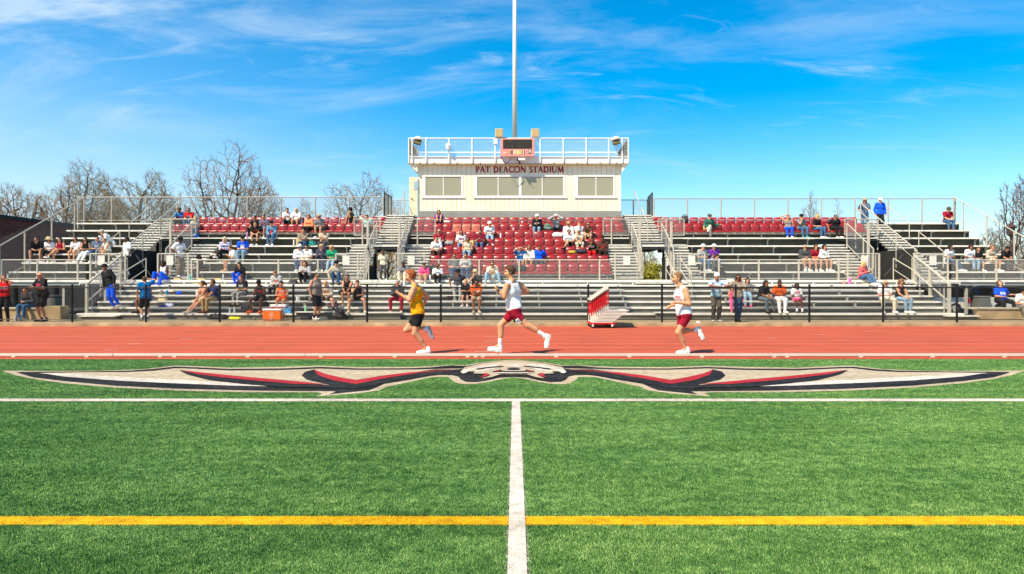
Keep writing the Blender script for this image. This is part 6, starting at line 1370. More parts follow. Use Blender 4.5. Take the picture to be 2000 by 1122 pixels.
# level codes: uN upper seat row N, kN lower level N, w walkway edge; others give explicit depth and height
# px level dx facing arms legs | top sleeve pat | bottom length pat | skin hair style | extras | label
CROWD = '''
77 u2 10 elbows s lean=.22|black short|black knee|sk_l hair_br short|sg|man in black tee with elbows on knees, leftmost on the outer left block
99 u2 5 lap n fem s=.92|white short|black long|sk_l hair_br long|hat=straw sg|woman in white tee and wide straw hat on the outer left block
119 u2 0 lap c fem s=.92|dred tank|black short|sk_l hair_b long|shoe=white|woman in dark red tank with crossed bare legs on the outer left block
150 u2 0 knees n fem s=.93|white short|cream short|sk_l hair_br long|sg|woman in plain white tee with bare legs between red tank and black top
169 u2 5 lap f fem s=.92|black tank|white long|sk_l hair_b long|sg|woman in black top and white trousers on the outer left block
191 u2 10 lap n|sblue short pw|jeans long|sk_l hair_b short||man in slate blue printed tee and jeans on the outer left block
211 u2 -20 elbows n s=.9 lean=.15|white tank|tan knee|sk_l hair_l short||boy in white sleeveless top ending the seated row, outer left block
202 u3 20 elbows n s=.82 lean=.2 nod=.5|white short pw|tan long|sk_l blond short||blond boy in white tee leaning forward, highest seated on the outer left block
220 u3 -60 elbows n lean=.3 nod=.6|white long|tan long|sk_l greyh short|cap=beige|stooping man in loose white shirt and beige cap beside the outer left aisle
322 w -20 lap s head=-50|white tank|rblue long|sk_d hair_b afro|shoe=rblue|athlete in white tank and bright blue trousers on the walkway edge, left portal
290 k2 -30 knees n s=.95 nod=.5|purpgrey short|navy knee|sk_m hair_b short|shoe=black|person bent behind the man in the bright blue tee on the lower bleachers
351 u6 10 elbows n|tblue short pr|black long|sk_t hair_b short|cap=olive beard|man in blue printed tee and dark cap, leftmost on the left top red row
371 u6 5 elbows n fem|red short pw|jeans long|sk_l hair_br short|sg|woman in red printed tee and sunglasses on the left top red row
381 u5 30 lap n s=.82 fem|cream short|djeans long|sk_l blond bob||blond child in cream top at the outer end of the left red seats
440 u2 8 lap c fem s=.95|white long stripe|black long|sk_p pblond bob||old woman with pale hair in purple striped sweater on the bare planks
458 u1 -50 phone n fem s=.95 nod=.7 lean=.1|white short|gjeans short|sk_l hair_br pony|shoe=sk_l|woman in white top bent over a phone with bare legs, left block
475 u2 5 lap n|rblue short pW|ljeans long|sk_l greyh short|cap=black|man in royal blue tee with white print and black cap, left block
470 w -10 lap b fem s=.95 nod=.4|black long|rblue long|sk_l hair_b long|hood=1 shoe=rblue|person in black hooded jacket and blue trousers on the walkway edge
394 u0 -70 phone n fem s=.95 nod=.4|black tank|brown short|sk_d hair_b long|shoe=black|dark haired woman in black top facing sideways by the left aisle
500 u4 10 elbows n lean=.15|black short po|black knee|sk_l hair_b short|sock=black|young man in black tee and white shoes below the left red seats
499 u5 -15 elbows n s=.95|black short|black long|sk_l hair_br short||person in plain black tee seated behind the young man in black, lower red row
517 u5 0 phone n fem|purpgrey short|jeans knee|sk_l hair_br short||woman in purple grey tee with ruddy brown hair, lower red row left block
532 u4 5 knees n|denim long|jeans long|sk_l hair_br short|cap=black innershirt|man in open denim jacket over red shirt and dark cap
562 u6 15 phone n nod=.5|white short|black long|sk_l hair_b crop||dark haired man in white tee with a phone, left top red row
579 u6 5 knees n|white short|grey short|sk_l hair_br bald||bald man in white tee with bare legs on the left top red row
605 u5 -15 lap n fem|peach long|black long|sk_l hair_l bob||woman in peach long sleeves and black trousers, lower red row left block
624 u5 5 lap n|grey short|dgrey knee|sk_l hair_l short|cap=tan sg sock=black|man in grey tee, tan cap and sunglasses, lower red row left block
592 u3 10 cross n fem fat=1.15|grtan short|djeans long|sk_l hair_br short||woman in taupe tee with folded arms beside a paper bag
633 u3 0 cross n fat=1.1|beige short|dgrey long|sk_l hair_b short|cap=black|man in beige tee and black cap with folded arms, left block
688 u6 -75 side u|black short|black short|sk_l hair_b short|cap=black shoe=sk_l|person in black sitting sideways with raised bare legs on the left top red row
718 u5 0 headL n nod=.3|mint short|black long|sk_l hair_b short||person in pale mint tee, hand behind head, inner end of left red seats
585 u1 10 lap b|white long|jeans long|sk_l greyh bald|cap=white sg|man in baggy white sweatshirt, white cap and jeans, left block
601 u1 -5 lap n|white short|cream knee|sk_l hair_b short|sg|young man in white polo and pale shorts with dark hair, left block
629 u1 0 phone b fat=1.05|dgrey long plaid|djeans long|sk_l greyh short|cap=tan|man in plaid shirt and tan cap, left block
648 u1 5 lap f fem s=.95|green short|ljeans long|sk_l blond bob|sg|blond woman in green top and pale jeans at the inner plank end
657 w 10 side n|beige long|djeans long|sk_l hair_b short|cap=black shoe=black|person in beige sweater, black cap and jeans lounging on the walkway edge, left block
596 w 0 knees b fem|lgrey long po|black long|sk_l hair_b long|shoe=black|dark haired woman in grey sweatshirt and black leggings on the walkway edge
542 k4 -10 lap n nod=.8 s=.95|lgrey long po|black long|sk_l hair_l short|hood=1 shoe=black|light haired boy in grey hooded sweatshirt looking down, lower bleachers left
510 k2 -10 phone s nod=.6|black tank pr|black short|sk_d hair_b short|beanie=black shoe=orange|athlete in black vest and black beanie eating on the lower bleachers
552 k2 5 lap n fem s=.95 nod=.5|orange tank pw|orange short|sk_l hair_b pony|shoe=white|dark haired athlete in orange vest behind the coolers
475 k3 -20 lap n s=.98 head=-30|black short pw|lgrey long camo|sk_l hair_br short|shoe=olive|young man in black printed tee and mottled grey trousers, lower bleachers left
400 k2 -35 elbows f fem s=.95 head=-40|sk_l short|cream short|sk_l hair_br pony|shoe=lgrey|woman in pale vest and white shorts with stretched bare legs, lower bleachers left
419 k2 -30 elbows n head=-35|navy short|khaki long|sk_t hair_br short|beard shoe=brown|bearded man in navy polo and khaki trousers behind a fence post
637 k2 10 lap w nod=.2|cream long po|dgrey short|sk_l ginger bald|shoe=teal sock=black|bald man in cream printed sweatshirt with bare knees, lower bleachers left
680 k3 0 elbows n lean=.1|black tank|black short|sk_t hair_b short|shoe=lgrey|athlete in black vest, upright with clasped hands, right of the lower left bleachers
698 k2 10 chin w nod=.6|black tank|black short|sk_l hair_br short|shoe=cream|athlete in black vest hunched over food beside the fence post
788 w 0 phone n nod=.5|grey short|cream long|sk_d hair_b crop||man in grey tee and cream trousers holding something orange on the walkway edge
777 k2 0 phone s nod=.4|dgrey long|dred long|sk_l greyh short|shoe=cream|person in dark jacket and crimson trousers half behind the red haired runner
828 w 0 lap n fem s=.9 nod=.8|pink short|beige short|sk_l hair_b short||girl in pink tee looking down on the walkway edge
855 w 5 lap b fem s=.84|white short|black long|sk_m hair_b short|sg|woman in white tee and black trousers with sunglasses on the walkway edge, centre
895 k4 0 side n|dgrey short|lgrey long|sk_m hair_b short|cap=black|man in charcoal tee and pale grey trousers reclining below the centre red seats
910 k3 -5 lap n s=.72|black short|black short|sk_l blond short||small blond child in black tee, lower bleachers centre
930 k4 -15 chin n|dgrey short|black long|sk_l pblond bob|sg|pale haired woman in charcoal top behind the man in the orange tee
930 k2 5 cross n fat=1.05|orange short pw|camo knee|sk_m hair_b short|sg shoe=beige|man in orange printed tee and tan shorts with sunglasses, lower bleachers centre
887 u0 10 lap n fat=1.15|grey short spot|jeans long|sk_l hair_br short|sg|large man in grey patterned tee and jeans on the front red row
909 u0 0 lap n fat=1.1 fem|white short spot|jeans long|sk_l hair_l short|sg|woman in white patterned blouse and jeans on the front red row
961 w 5 elbows w fem lean=.15|cream short|ljeans long|sk_l hair_br pony|sg shoe=beige|woman in cream tee with widely spread blue jeans on the walkway edge, centre
853 u2 5 lap n fem|white short|brown long|sk_l hair_l short||person in white tee and dark brown trousers, third row left end, centre block
857 u3 5 knees n|dred short pW|djeans long|sk_l greyh crop|sg|man in crimson tee and sunglasses, fourth row left end, centre block
901 u3 5 lap n fem s=.92|white short pr|ljeans long|sk_l hair_br long|sg|woman in red and white top with light jeans, centre block
913 u2 0 lap n fem fat=1.1|cream tank|ljeans long|sk_l hair_br curly|sg|curly haired woman in cream sleeveless top and jeans, centre block
937 u3 0 phone n|maroon short|sblue long|sk_l hair_b short|beard|bearded man in maroon tee and grey jeans, centre block
956 u4 5 lap f fem|white short|ljeans long|sk_l hair_br short|cap=white|person in white tee and white cap with legs stretched, centre block
858 u6 0 lap u fem s=.85|purple short|black short|sk_l hair_br long|shoe=black|girl in purple top hugging her raised bare knees on the centre top red row
1049 u5 -5 phone n|black long pw|ljeans long|sk_l greyh short|cap=white|man in black jacket and white cap on the sixth row, centre block
1086 u5 0 brows n fem|lgrey long|black long|sk_l hair_b short|cap=white shoe=black|woman in grey sweatshirt and white cap shading her eyes, centre block
1110 u4 0 lap n fem|white long|cream short|sk_l blond bob|sg|blond woman in white long sleeves, fifth row, centre block
1131 u4 5 chin n|white long|cream knee|sk_l hair_l short||man in loose white shirt with a hand at his face, fifth row, centre block
1148 u4 -5 elbows n|brown short|cream knee|sk_l hair_br short|sg|man in brown tee and cream shorts with sunglasses, fifth row, centre block
1111 u3 0 lap c|white short|black knee|sk_l hair_br short|sg shoe=black|man in white printed tee with crossed legs below the blond woman
1130 u3 5 elbows n fem|beige short|cream long|sk_l pblond bob|sg shoe=black|blond woman in beige top and cream trousers, fourth row, centre block
1155 u2 0 chin n fem s=.92|black short pw|red long|sk_m hair_b short|sg|woman in black tee and bright red trousers, right end of the centre block
1177 u2 -5 lap n|brown short pr|dbrown long|sk_d hair_b short|beard shoe=black|man in brown printed tee at the right end of the third row, centre block
1015 u1 5 brows n s=.92 fem|tblue short pw|tblue short|sk_l hair_br short||child in blue and white kit shading the eyes with both hands, second row
1034 u1 -5 lap n fem|white long|cream short|sk_l hair_l bob|sg|woman in white sweatshirt between two people in blue, second row
1053 u1 0 side n|rblue short|dgrey long|sk_m hair_b short||man in royal blue polo on the second row, centre block
1384 u5 5 out c|dgreen long|cream long|sk_l greyh short|cap=olive shoe=dgrey|man in green jacket and cream trousers with an arm along the seats, right block
1371 u1 15 lap n|lgrey short|jeans long|sk_l hair_br short|cap=white|man in light grey tee, white cap and jeans, left end of the right block
1394 u1 0 cross n fat=1.1|purple short|ljeans long|sk_t hair_b short|cap=white|person in purple tee and white cap, right block
1395 u0 60 lap f s=.95 nod=.5|dgrey long|black long|sk_l hair_b short||person in dark grey jacket turned away below the two white caps
1459 k3 -10 headL n s=.78 fem|grey short|ljeans long|sk_l hair_b bob|shoe=pink|child in grey and red top and pale jeans behind the woman at the fence
1430 k2 0 lap n s=.66 fem|pink tank|pink long|sk_l hair_b bob|shoe=sk_l|small child in bright pink behind the woman at the fence
1486 k2 35 elbows s lean=.15|black short|gjeans long|sk_m hair_b dread|shoe=black|man in black tee with long dark locks and faded jeans, lower bleachers right
1520 k2 0 lap n fat=1.1|orange short po|white long|sk_d hair_b short|beard|man in orange tee and white trousers, lower bleachers right
1555 k2 0 lap n s=.80 fem|white short pr|pink short|sk_d hair_b bob|shoe=dgrey sock=white|girl in white tee and pink shorts, lower bleachers right
1539 u5 -10 headL n fem|grtan tank|rblue long|sk_l hair_l short||woman in taupe tank with blue jacket on her lap, right red seats
1564 u5 5 chin n|grey short|jeans long|sk_l hair_br short|cap=black shoe=teal|man in grey tee and black cap, hand at chin, right red seats
1593 u5 30 lap n fem|black short|jeans long|sk_l blond bob||blond woman in black tee and jeans, right red seats
1630 u5 5 side n fem|black short|black long|sk_l hair_b short|sg|dark haired woman all in black, rightmost on the lower red row
1571 u1 -5 lap n fat=1.1|dgrey long|tan knee|sk_l greyh bald|sg|bald man in dark grey sweatshirt and tan shorts, right block
1591 u1 0 lap n fem|dred short|sk_l short|sk_l hair_br long||woman in crimson top with bare legs between grey and white tops, right block
1607 u1 15 lap n fem|white long|black short|sk_l hair_b long||black haired woman in white top with bare legs, right block
1683 w 20 phone f fem nod=.4 s=.97|rose long|jeans long|sk_l blond long||blond woman in pink sweater and jeans alone on the walkway edge, right end
1727 k2 -5 lap s|white short|cream long|sk_l greyh bald|sg|bald man in white tee and cream trousers with sunglasses, lower bleachers right end
1757 k2 15 knees n fem|black tank|ljeans long|sk_l hair_l curly|sg|curly haired woman in black vest and ripped jeans, lower bleachers right end
1849 u6 -5 elbows n lean=.12 nod=.6|dred short|jeans long|sk_l hair_br short|cap=olive shoe=brown|man in red tee, olive cap and jeans alone on the outer right top row
1851 u1 20 lap f fem|white short|djeans long|sk_m hair_b long||long haired woman in white and pale blue top by the outer right aisle
1892 u1 10 lap n fem|white short|ljeans long|sk_m hair_b bob|shoe=black|woman in white tee and pale jeans, outer right block
1908 u1 -5 lap n s=.80|black short|jeans knee|sk_l hair_l short|sg|small boy in black tee and sunglasses, outer right block
1933 u1 15 lap n fem s=.97|beige long|cream short|sk_l hair_l bun||woman in cream sweater with bare legs, outer right block
1962 u1 0 elbows n s=.92 nod=.5 lean=.15|black short|dgrey long|sk_t hair_b short|beanie=black shoe=black|boy in black tee and black cap hunched at the right end of the row
'''
def parse_ext(s):
    d = {}
    for w_ in s.split():
        if '=' in w_:
            k, v = w_.split('=');
            try: v = float(v)
            except ValueError: pass
            d[k] = v
        else: d[w_] = True
    return d
GRP = 'spectators in the grandstand'
def mkspec(top, bot, skn, ext, opt):
    t = top.split(); b = bot.split(); k = skn.split(); e = parse_ext(ext)
    sp = dict(top=t[0], sleeve=t[1], pat=t[2] if len(t) > 2 else None, bottom=b[0], blen=b[1], bpat=b[2] if len(b) > 2 else None, skin=k[0], hair=k[1], hst=k[2])
    sp.update(e); sp['s'] = opt.get('s', 1.0); sp['fat'] = opt.get('fat', 1.0); sp['fem'] = opt.get('fem', False)
    if sp.get('loose', None) is None and b[1] in ('short','knee'): sp['loose'] = 1
    return sp
def crowd():
    rs = random.Random(3)
    for ln in CROWD.strip().splitlines():
        pos, top, bot, skn, ext, label = ln.split('|'); f = pos.split(); px, lv, face, arms, legs = float(f[0]), f[1], float(f[2]), f[3], f[4]
        opt = parse_ext(' '.join(f[5:])); sp = mkspec(top, bot, skn, ext, opt); s = sp['s']
        n = int(lv[1]) if len(lv) > 1 else 0
        if lv[0] == 'u': y, z, foot = uy(n)+.17, uz(n)+(.004), -.42
        elif lv[0] == 'k': y, z, foot = ky(n-2)+.50, kz(n)+.042, -.42-.042
        else: y, z, foot = WY+.13, WZ+.002, WZ and (kz(5)-WZ)
        red = lv[0] == 'u' and (n >= 5 or (840 < px < 1200)) and abs(X(px,y)) < 17.6 and px < 1720
        if red: z -= .03; foot += .03; y += .06
        J = seated_joints(s, max(foot, -.46), arms, legs, opt.get('lean', .05+.05*rs.random()), opt.get('head', rs.uniform(-14, 14)), .42 if lv[0] != 'w' else .44, opt.get('nod', .1), rs.uniform(-.02, .02))
        r = thing('person', label, 'person', (X(px,y), y, z), R(face), GRP)
        h = .026 if lv[0] in 'kw' else .028
        build_person(r, J, sp, h)
        if sp.get('innershirt'): link('undershirt', sdf_mesh('undershirt', [('c',(0,-.085,.20),(0,-.10,.44),.075,.06,.01)], .022, [pm('red')]), r)
crowd()
def stander(px, Y, z, face, arms, spec, label, group=GRP, **kw):
    top, bot, skn, ext = spec.split('|'); opt = {k: kw.pop(k) for k in ('s','fat','fem') if k in kw}; sp = mkspec(top, bot, skn, ext, opt)
    r = thing('person', label, 'person', (X(px,Y), Y, z), R(face), group); tiltx = kw.pop('roll', 0); h = kw.pop('h', .022)
    J = stand_joints(sp['s'], arms, **kw); build_person(r, J, sp, h)
    if tiltx: r.rotation_euler = (0, R(tiltx), R(face)) if False else (Matrix.Rotation(R(tiltx), 3, 'Y') @ Matrix.Rotation(R(face), 3, 'Z')).to_euler()
    return r
G2 = 'people standing by the fence and stairs'
stander(9, 25.5, .11, 15, 'phoneup', 'red tank sw|black long|sk_l hair_br long|sg shoe=black', 'woman in red vest and black leggings filming with a phone by the fence', G2, s=.97, fem=True)
stander(84, 25.45, .11, -25, 'fence', 'black short sr|black knee|sk_l hair_br bald|sg shoe=dgrey', 'bald man in black tee and shorts leaning on the far left of the fence', G2, s=1.03, fat=1.12, lean=.15)
stander(283, 26.15, .11, -140, 'browL', 'tblue short|black knee|sk_l hair_br short|shoe=dgrey sock=white', 'man in bright blue tee and black shorts shading his eyes, seen from behind', G2, s=.94, lean=.1)
stander(229, 27.35, .53, -20, 'rail', 'black long|rblue long|sk_m hair_b short|cap=black shoe=cream capback=1', 'man in black jacket and bright blue trousers leaning on the left stairs rail', G2, s=1.0, roll=-17)
stander(248, 31.1, WZ+.14, -35, 'rail', 'white short|black knee|sk_d hair_b short|sock=white shoe=black', 'young man in white tee and black shorts standing on the outer left aisle', G2, s=1.0)
stander(351, 31.05, WZ+.12, 60, 'carry', 'white short|tan long paisley|sk_d hair_b short|cap=black loose=1', 'man in white tee and patterned loose trousers standing right of the outer left portal', G2, s=1.0, nod=.5)
stander(617, 26.1, .11, 55, 'down', 'grtan tank|black knee|sk_l hair_b short|sg shoe=white sock=black', 'young man in taupe sleeveless top and black shorts standing by the lower left bleachers', G2, s=1.01, fat=1.08)
stander(748, 31.0, WZ, 15, 'out', 'cream short|dgrey long|sk_d hair_b bun|shoe=white', 'child in cream tee and dark leggings standing in the inner left portal', G2, s=.73, fem=True)
stander(1398, 25.5, .11, 0, 'fencefold', 'tie short tiedye|dgrey long camo|sk_t hair_b short|cap=white capback=1 loose=1', 'young man in pale blue and teal tie dye tee leaning on the fence', G2, s=1.0, lean=.22, head=-25)
stander(1441, 25.4, .11, -10, 'fence', 'grtan short|djeans long|sk_m hair_b long|sg shoe=black', 'long haired woman in brown grey top and dark jeans leaning on the fence', G2, s=.98, fem=True, lean=.12, legs='x')
stander(1689, 36.35, uz(5)-.0+.0, -20, 'carry', 'sblue short|jeans long|sk_l hair_br long|cap=tan', 'woman in slate blue jacket and tan cap standing by the outer right top row', G2, s=.96, fem=True, h=.026)
stander(1719, 36.3, uz(5), 0, 'down', 'rblue long|black long|sk_l hair_br short|cap=white', 'man in royal blue long sleeves and white cap standing atop the right aisle', G2, s=.98, h=.026, nod=.6)
# people on the low walls
def wall_sitter(px, Y, z, foot, face, arms, legs, spec, label, **kw):
    top, bot, skn, ext = spec.split('|'); opt = {k: kw.pop(k) for k in ('s','fat','fem') if k in kw}; sp = mkspec(top, bot, skn, ext, opt)
    r = thing('person', label, 'person', (X(px,Y), Y, z), R(face), 'people seated on the low walls'); J = seated_joints(sp['s'], foot, arms, legs, **kw); build_person(r, J, sp, .022)
wall_sitter(60, 26.72, .57, -.46, -10, 'lap', 'n', 'dgrey long|jeans long|sk_l hair_br short|shoe=cream', 'person in grey top and jeans on the low wall behind the bald man', lean=.15, nod=.4)
wall_sitter(1955, 27.15, .74, -.50, 5, 'out', 's', 'rblue short pw|black long|sk_l hair_br bob|shoe=black', 'woman in bright blue tee leaning her head far back on the right low wall', fat=1.15, fem=True, lean=-.02, nod=-1.2)
wall_sitter(1996, 26.6, .50, -.40, -10, 'lap', 'n', 'white short|lgrey long camo|sk_l hair_b short|cap=black', 'person in white tee and mottled grey trousers at the right picture edge', lean=.1, nod=.4)
# phone in hand and the like
tag(link('smartphone', MB().box(-.035,.035,-.005,.005,-.07,.07).mesh('smartphone', M('phone_grey', (.35,.36,.38), .3), bevel=.003)), 'pale phone held up by the woman in the red vest', 'phone'); bpy.data.objects['smartphone'].location = (X(15,25.2), 25.19, 1.70)

# ------------------------------------------------------------------ the three runners, posed from the photograph
def runner(Y0, pts, sp, label, extra=None):
    s0 = F/Y0; base = at(pts['base'][0], HY+H*s0, Y0); r = thing('person', label, 'person', (base.x, Y0, 0), 0, 'runners in the inside lane')
    def P(px, py, dy=0.0): v = at(px, py, Y0); return Vector((v.x-base.x, dy, v.z))
    J = {k: P(*v) for k, v in pts.items() if k != 'base' and not k.startswith('sole') and k not in ('face','up')}
    J['face'] = Vector(pts['face']); J['up'] = Vector(pts.get('up', (0,0,1))); J['fwd'] = (-1,0,0)
    for S in 'LR':
        kn, an, to = J['kn'+S], J['an'+S], J['to'+S]; sh_ = (kn-an).normalized(); fd = (to-an).normalized(); n_ = (sh_-fd*sh_.dot(fd)).normalized(); 
        J['sole'+S] = n_; J['calf'+S] = -(fd-sh_*fd.dot(sh_)).normalized()*.03
    build_person(r, J, sp, .0125)
    if extra: extra(r, J, P)
def decal(root, P, quad, mat, txt=None, tm=None, dy=-.21, size=.09, rot=0):
    v = [P(x_, y_, dy) for x_, y_ in quad]; link('race_number', MB().add([tuple(q) for q in v]+[tuple(q+Vector((0,.006,0))) for q in v], [(0,1,2,3),(7,6,5,4),(0,4,5,1),(1,5,6,2),(2,6,7,3),(3,7,4,0)]).mesh('race_number', mat), root)
    if txt:
        me = text_mesh(txt, size, .002, tm); c_ = sum(v, Vector())/4; o = link('numeral', me, root); o.location = c_+Vector((0,-.006,0)); o.rotation_euler = (R(90), R(rot), 0)
prt = M('print_black', (.01,.01,.01), .5); prw = M('print_white', (.8,.8,.78), .5); prr = M('print_red', (.55,.03,.05), .5)
def swoosh(root, P, px, py, mat, dy, sc=1.0):
    v = [P(px-4*sc, py+1.2*sc, dy), P(px-1.5*sc, py+.5*sc, dy), P(px+4*sc, py-1.8*sc, dy), P(px-1*sc, py+1.6*sc, dy), P(px-3*sc, py+2.0*sc, dy)]
    link('tick_mark', MB().add([tuple(q) for q in v]+[tuple(q+Vector((0,.004,0))) for q in v], [(0,1,2,3,4),(9,8,7,6,5)]+[(i,(i+1) % 5,5+(i+1) % 5,5+i) for i in range(5)]).mesh('tick_mark', mat), root)
YR = 15.02
def ex1(r, J, P):
    swoosh(r, P, 806, 637.5, prw, -.235, .8)
    d = (J['haL']-J['elL']).normalized(); a = J['elL'].lerp(J['haL'], .72); link('wrist_band', MB().tube(a-d*.012, a+d*.012, .036, n=12).mesh('wrist_band', M('band_orange', (.8,.35,.02), .6)), r)
    decal(r, P, [(797.5,571),(799.5,571),(799.5,577),(797.5,577)], prt, dy=-.215)
runner(YR, dict(base=(822,0), pelvis=(816,614,0), chest=(812,577,0), neck=(810,557,0), head=(801.5,540,0), face=(-1,-.12,-.02), up=(-.05,0,1),
    shL=(810,565,-.17), elL=(803,585.5,-.23), haL=(780.5,572.5,-.20), shR=(817,564,.16), elR=(832.5,580,.24), haR=(824,597,.22),
    hipL=(818,620,-.085), knL=(811.5,651,-.10), anL=(833.5,681,-.06), heL=(841.5,690.5,-.06), toL=(818,691.2,-.06), hipR=(815,620,.085), knR=(792,645.5,.10), anR=(828,641,.08), heR=(837,637,.08), toR=(845.5,660,.08)),
    dict(top='yellow', sleeve='tank', bottom='black', blen='short', skin='sk_p', hair='ginger', hst='quiff', s=1.0, shoe='white', sole='lgrey', topname='running_vest', fingers=1, loose=0, muscle=1.17),
    'red haired runner in yellow vest and black shorts leading in the inside lane', ex1)
def ex2(r, J, P):
    decal(r, P, [(1006.5,624),(1011.5,620.5),(1018,628),(1013,632)], prw, '41', prt, -.225, .085, 40)
    d = (J['haL']-J['elL']).normalized(); a = J['elL'].lerp(J['haL'], .80); link('watch', MB().tube(a-d*.014, a+d*.014, .034, n=12).mesh('watch', black_paint), r)
    swoosh(r, P, 1072, 668, prt, -.20, .6)
runner(YR-.1, dict(base=(1000,0), pelvis=(1004,604,0), chest=(1001,571,0), neck=(1000,549,0), head=(995.5,532,0), face=(-1,-.10,-.06), up=(-.08,0,1),
    shL=(990,558,-.18), elL=(985,579.5,-.22), haL=(971,564.5,-.24), shR=(1014,556,.15), elR=(1030,569,.22), haR=(1011,577.5,.24),
    hipL=(1007,612,-.085), knL=(1029,635.5,-.10), anL=(1062,654.5,-.08), heL=(1074,654,-.08), toL=(1069,679,-.08), hipR=(1001,612,.085), knR=(977,637,.09), anR=(976.5,675,.06), heR=(980,687.5,.06), toR=(954.5,684.5,.06)),
    dict(top='white', sleeve='tank', bottom='dred', blen='short', skin='sk_p', hair='hair_br', hst='quiff', s=1.02, shoe='white', sole='mint', sock='white', topname='running_vest', fingers=1, loose=0, muscle=1.17),
    'dark haired runner in white vest and crimson shorts with both feet off the ground', ex2)
def ex3(r, J, P):
    swoosh(r, P, 1323, 634.5, prw, -.22, .6)
    me = text_mesh('2', .10, .002, prt); o = link('numeral', me, r); o.location = P(1321, 571.5, -.205); o.rotation_euler = (R(90),0,0)
    for i in range(6):
        x_ = 1315.5+i*1.75; v = P(x_, 580+i*.25, -.19); link('letter', MB().box(v.x-.012, v.x-.004, v.y-.004, v.y, v.z-.03, v.z+.03).box(v.x-.0035, v.x+.006, v.y-.004, v.y, v.z+(.01 if i % 2 else -.01), v.z+(.03 if i % 2 else .012)).mesh('letter', prr), r)
runner(YR, dict(base=(1335,0), pelvis=(1336,614,0), chest=(1331,579,0), neck=(1329.5,559,0), head=(1322.5,544,0), face=(-1,-.12,.02), up=(-.04,0,1),
    shL=(1335,567,-.17), elL=(1341.5,593,-.22), haL=(1310,590.5,-.24), shR=(1327,567,.16), elR=(1331,592,.22), haR=(1309,600,.12),
    hipL=(1338,620,-.085), knL=(1322.5,649,-.09), anL=(1338,681,-.06), heL=(1346,691,-.06), toL=(1320.5,691.4,-.06), hipR=(1335,620,.085), knR=(1329,650,.09), anR=(1360,645,.06), heR=(1367,639,.06), toR=(1376,662,.06)),
    dict(top='white', sleeve='tank', bottom='dred', blen='short', skin='sk_p', hair='hair_l', hst='short', s=1.0, shoe='white', sole='mint', topname='running_vest', fingers=1, loose=0, muscle=1.17),
    'light brown haired runner in white vest and crimson shorts, last of the three', ex3)
# ------------------------------------------------------------------ bags, coolers, bottles
bagk = M('black_nylon', (.02,.02,.022), .7, .3, 14, .5, obj=True); bagg = M('dark_grey_nylon', (.06,.06,.06), .7, .3, 14, .5, obj=True)
def lv(code):
    n = int(code[1]) if len(code) > 1 else 0
    if code[0] == 'u': return uy(n)+.16, uz(n)+.002
    if code[0] == 'k': return ky(n)+.30, kz(n)+.002
    if code[0] == 'w': return WY+.2, WZ+.002
    return 26.35, .108
def soft(px, code, w_, d_, h_, mat, name, label, cat, strap=True, lie=False, seed=0, dy=0, dz=0):
    y, z = lv(code); y += dy; z += dz; t = thing(name, label, cat, (X(px,y), y, z)); rs = random.Random(seed+int(px))
    pr = [('c', (-w_*.28, 0, h_*.30), (w_*.28, 0, h_*.32), min(d_,h_)*.36, min(d_,h_)*.36, .05), ('c', (-w_*.2, .02, h_*.66), (w_*.2, .0, h_*.62), min(d_,h_)*.32, min(d_,h_)*.30, .05), ('c', (-w_*.26,-d_*.22,h_*.25), (w_*.26,-d_*.24,h_*.25), h_*.17, h_*.17, .03)]
    if lie: pr = [('c', (-w_*.38, 0, h_*.42), (w_*.38, 0.02, h_*.40), h_*.42, h_*.38, .03), ('c', (-w_*.1, -d_*.2, h_*.36), (w_*.25, -d_*.15, h_*.3), h_*.34, h_*.3, .04)]
    for _ in range(10): pr.append(('c', (rs.uniform(-w_,w_)*.40, rs.uniform(-d_,d_)*.35, rs.uniform(.1,.75)*h_), (rs.uniform(-w_,w_)*.36, rs.uniform(-d_,d_)*.3, rs.uniform(.15,.8)*h_), h_*rs.uniform(.10,.20), h_*rs.uniform(.06,.14), .02))
    link('bag_body' if 'bag' in name or 'pack' in name else 'cloth', sdf_mesh(name, pr, .016, [mat], [lambda x,y_,z_: -z_+.003+0*x+0*y_]), t)
    if strap:
        m = MB().path([(-w_*.2,-.02,h_*.80),(-.05,-.03,h_*1.02),(.05,-.03,h_*1.02),(w_*.2,-.02,h_*.80)], .012, 6); link('strap', m.mesh('strap', bagk), t)
    return t
soft(663,'g',.34,.3,.55,bagk,'backpack','large black backpack standing on the ground at the foot of the lower left bleachers','backpack')
soft(482,'k0',.34,.3,.45,bagk,'backpack','black backpack on the bottom step left of the athlete in the black beanie','backpack')
soft(426,'g',.62,.3,.28,bagk,'duffel_bag','black duffel bag on the ground beside the fence post','bag',lie=True)
soft(442,'k2',.36,.26,.26,bagk,'sports_bag','round black bag on the lower bleachers right of the man in navy polo','bag',lie=True)
soft(583,'k0',.38,.26,.24,bagk,'sports_bag','low black bag on the bottom step right of the fence post behind the coolers','bag',lie=True)
soft(572,'k5',.36,.26,.30,bagg,'backpack','dark grey backpack on the walkway step left of the woman in grey sweatshirt','backpack')
soft(606,'k2',.3,.25,.5,bagk,'backpack','black backpack hanging behind the young man in the taupe top','backpack')
soft(507,'k1',.44,.3,.34,bagk,'sports_bag','black bag directly behind the shins of the athlete in the black beanie','bag',lie=True)
soft(538,'k2',.36,.28,.24,bagk,'sports_bag','black bag between the athlete in the black beanie and the orange vest','bag',lie=True,dy=.1)
soft(622,'k1',.40,.26,.26,bagk,'sports_bag','low black bag behind the legs of the man in the taupe top','bag',lie=True,dy=-.1)
soft(598,'g',.36,.26,.20,bagk,'sports_bag','flat black bag on the ground left of the man in the taupe top','bag',lie=True)
soft(702,'k3',.34,.26,.26,bagg,'sports_bag','grey bag on the lower bleachers behind the hunched athlete','bag',lie=True,dy=.1)
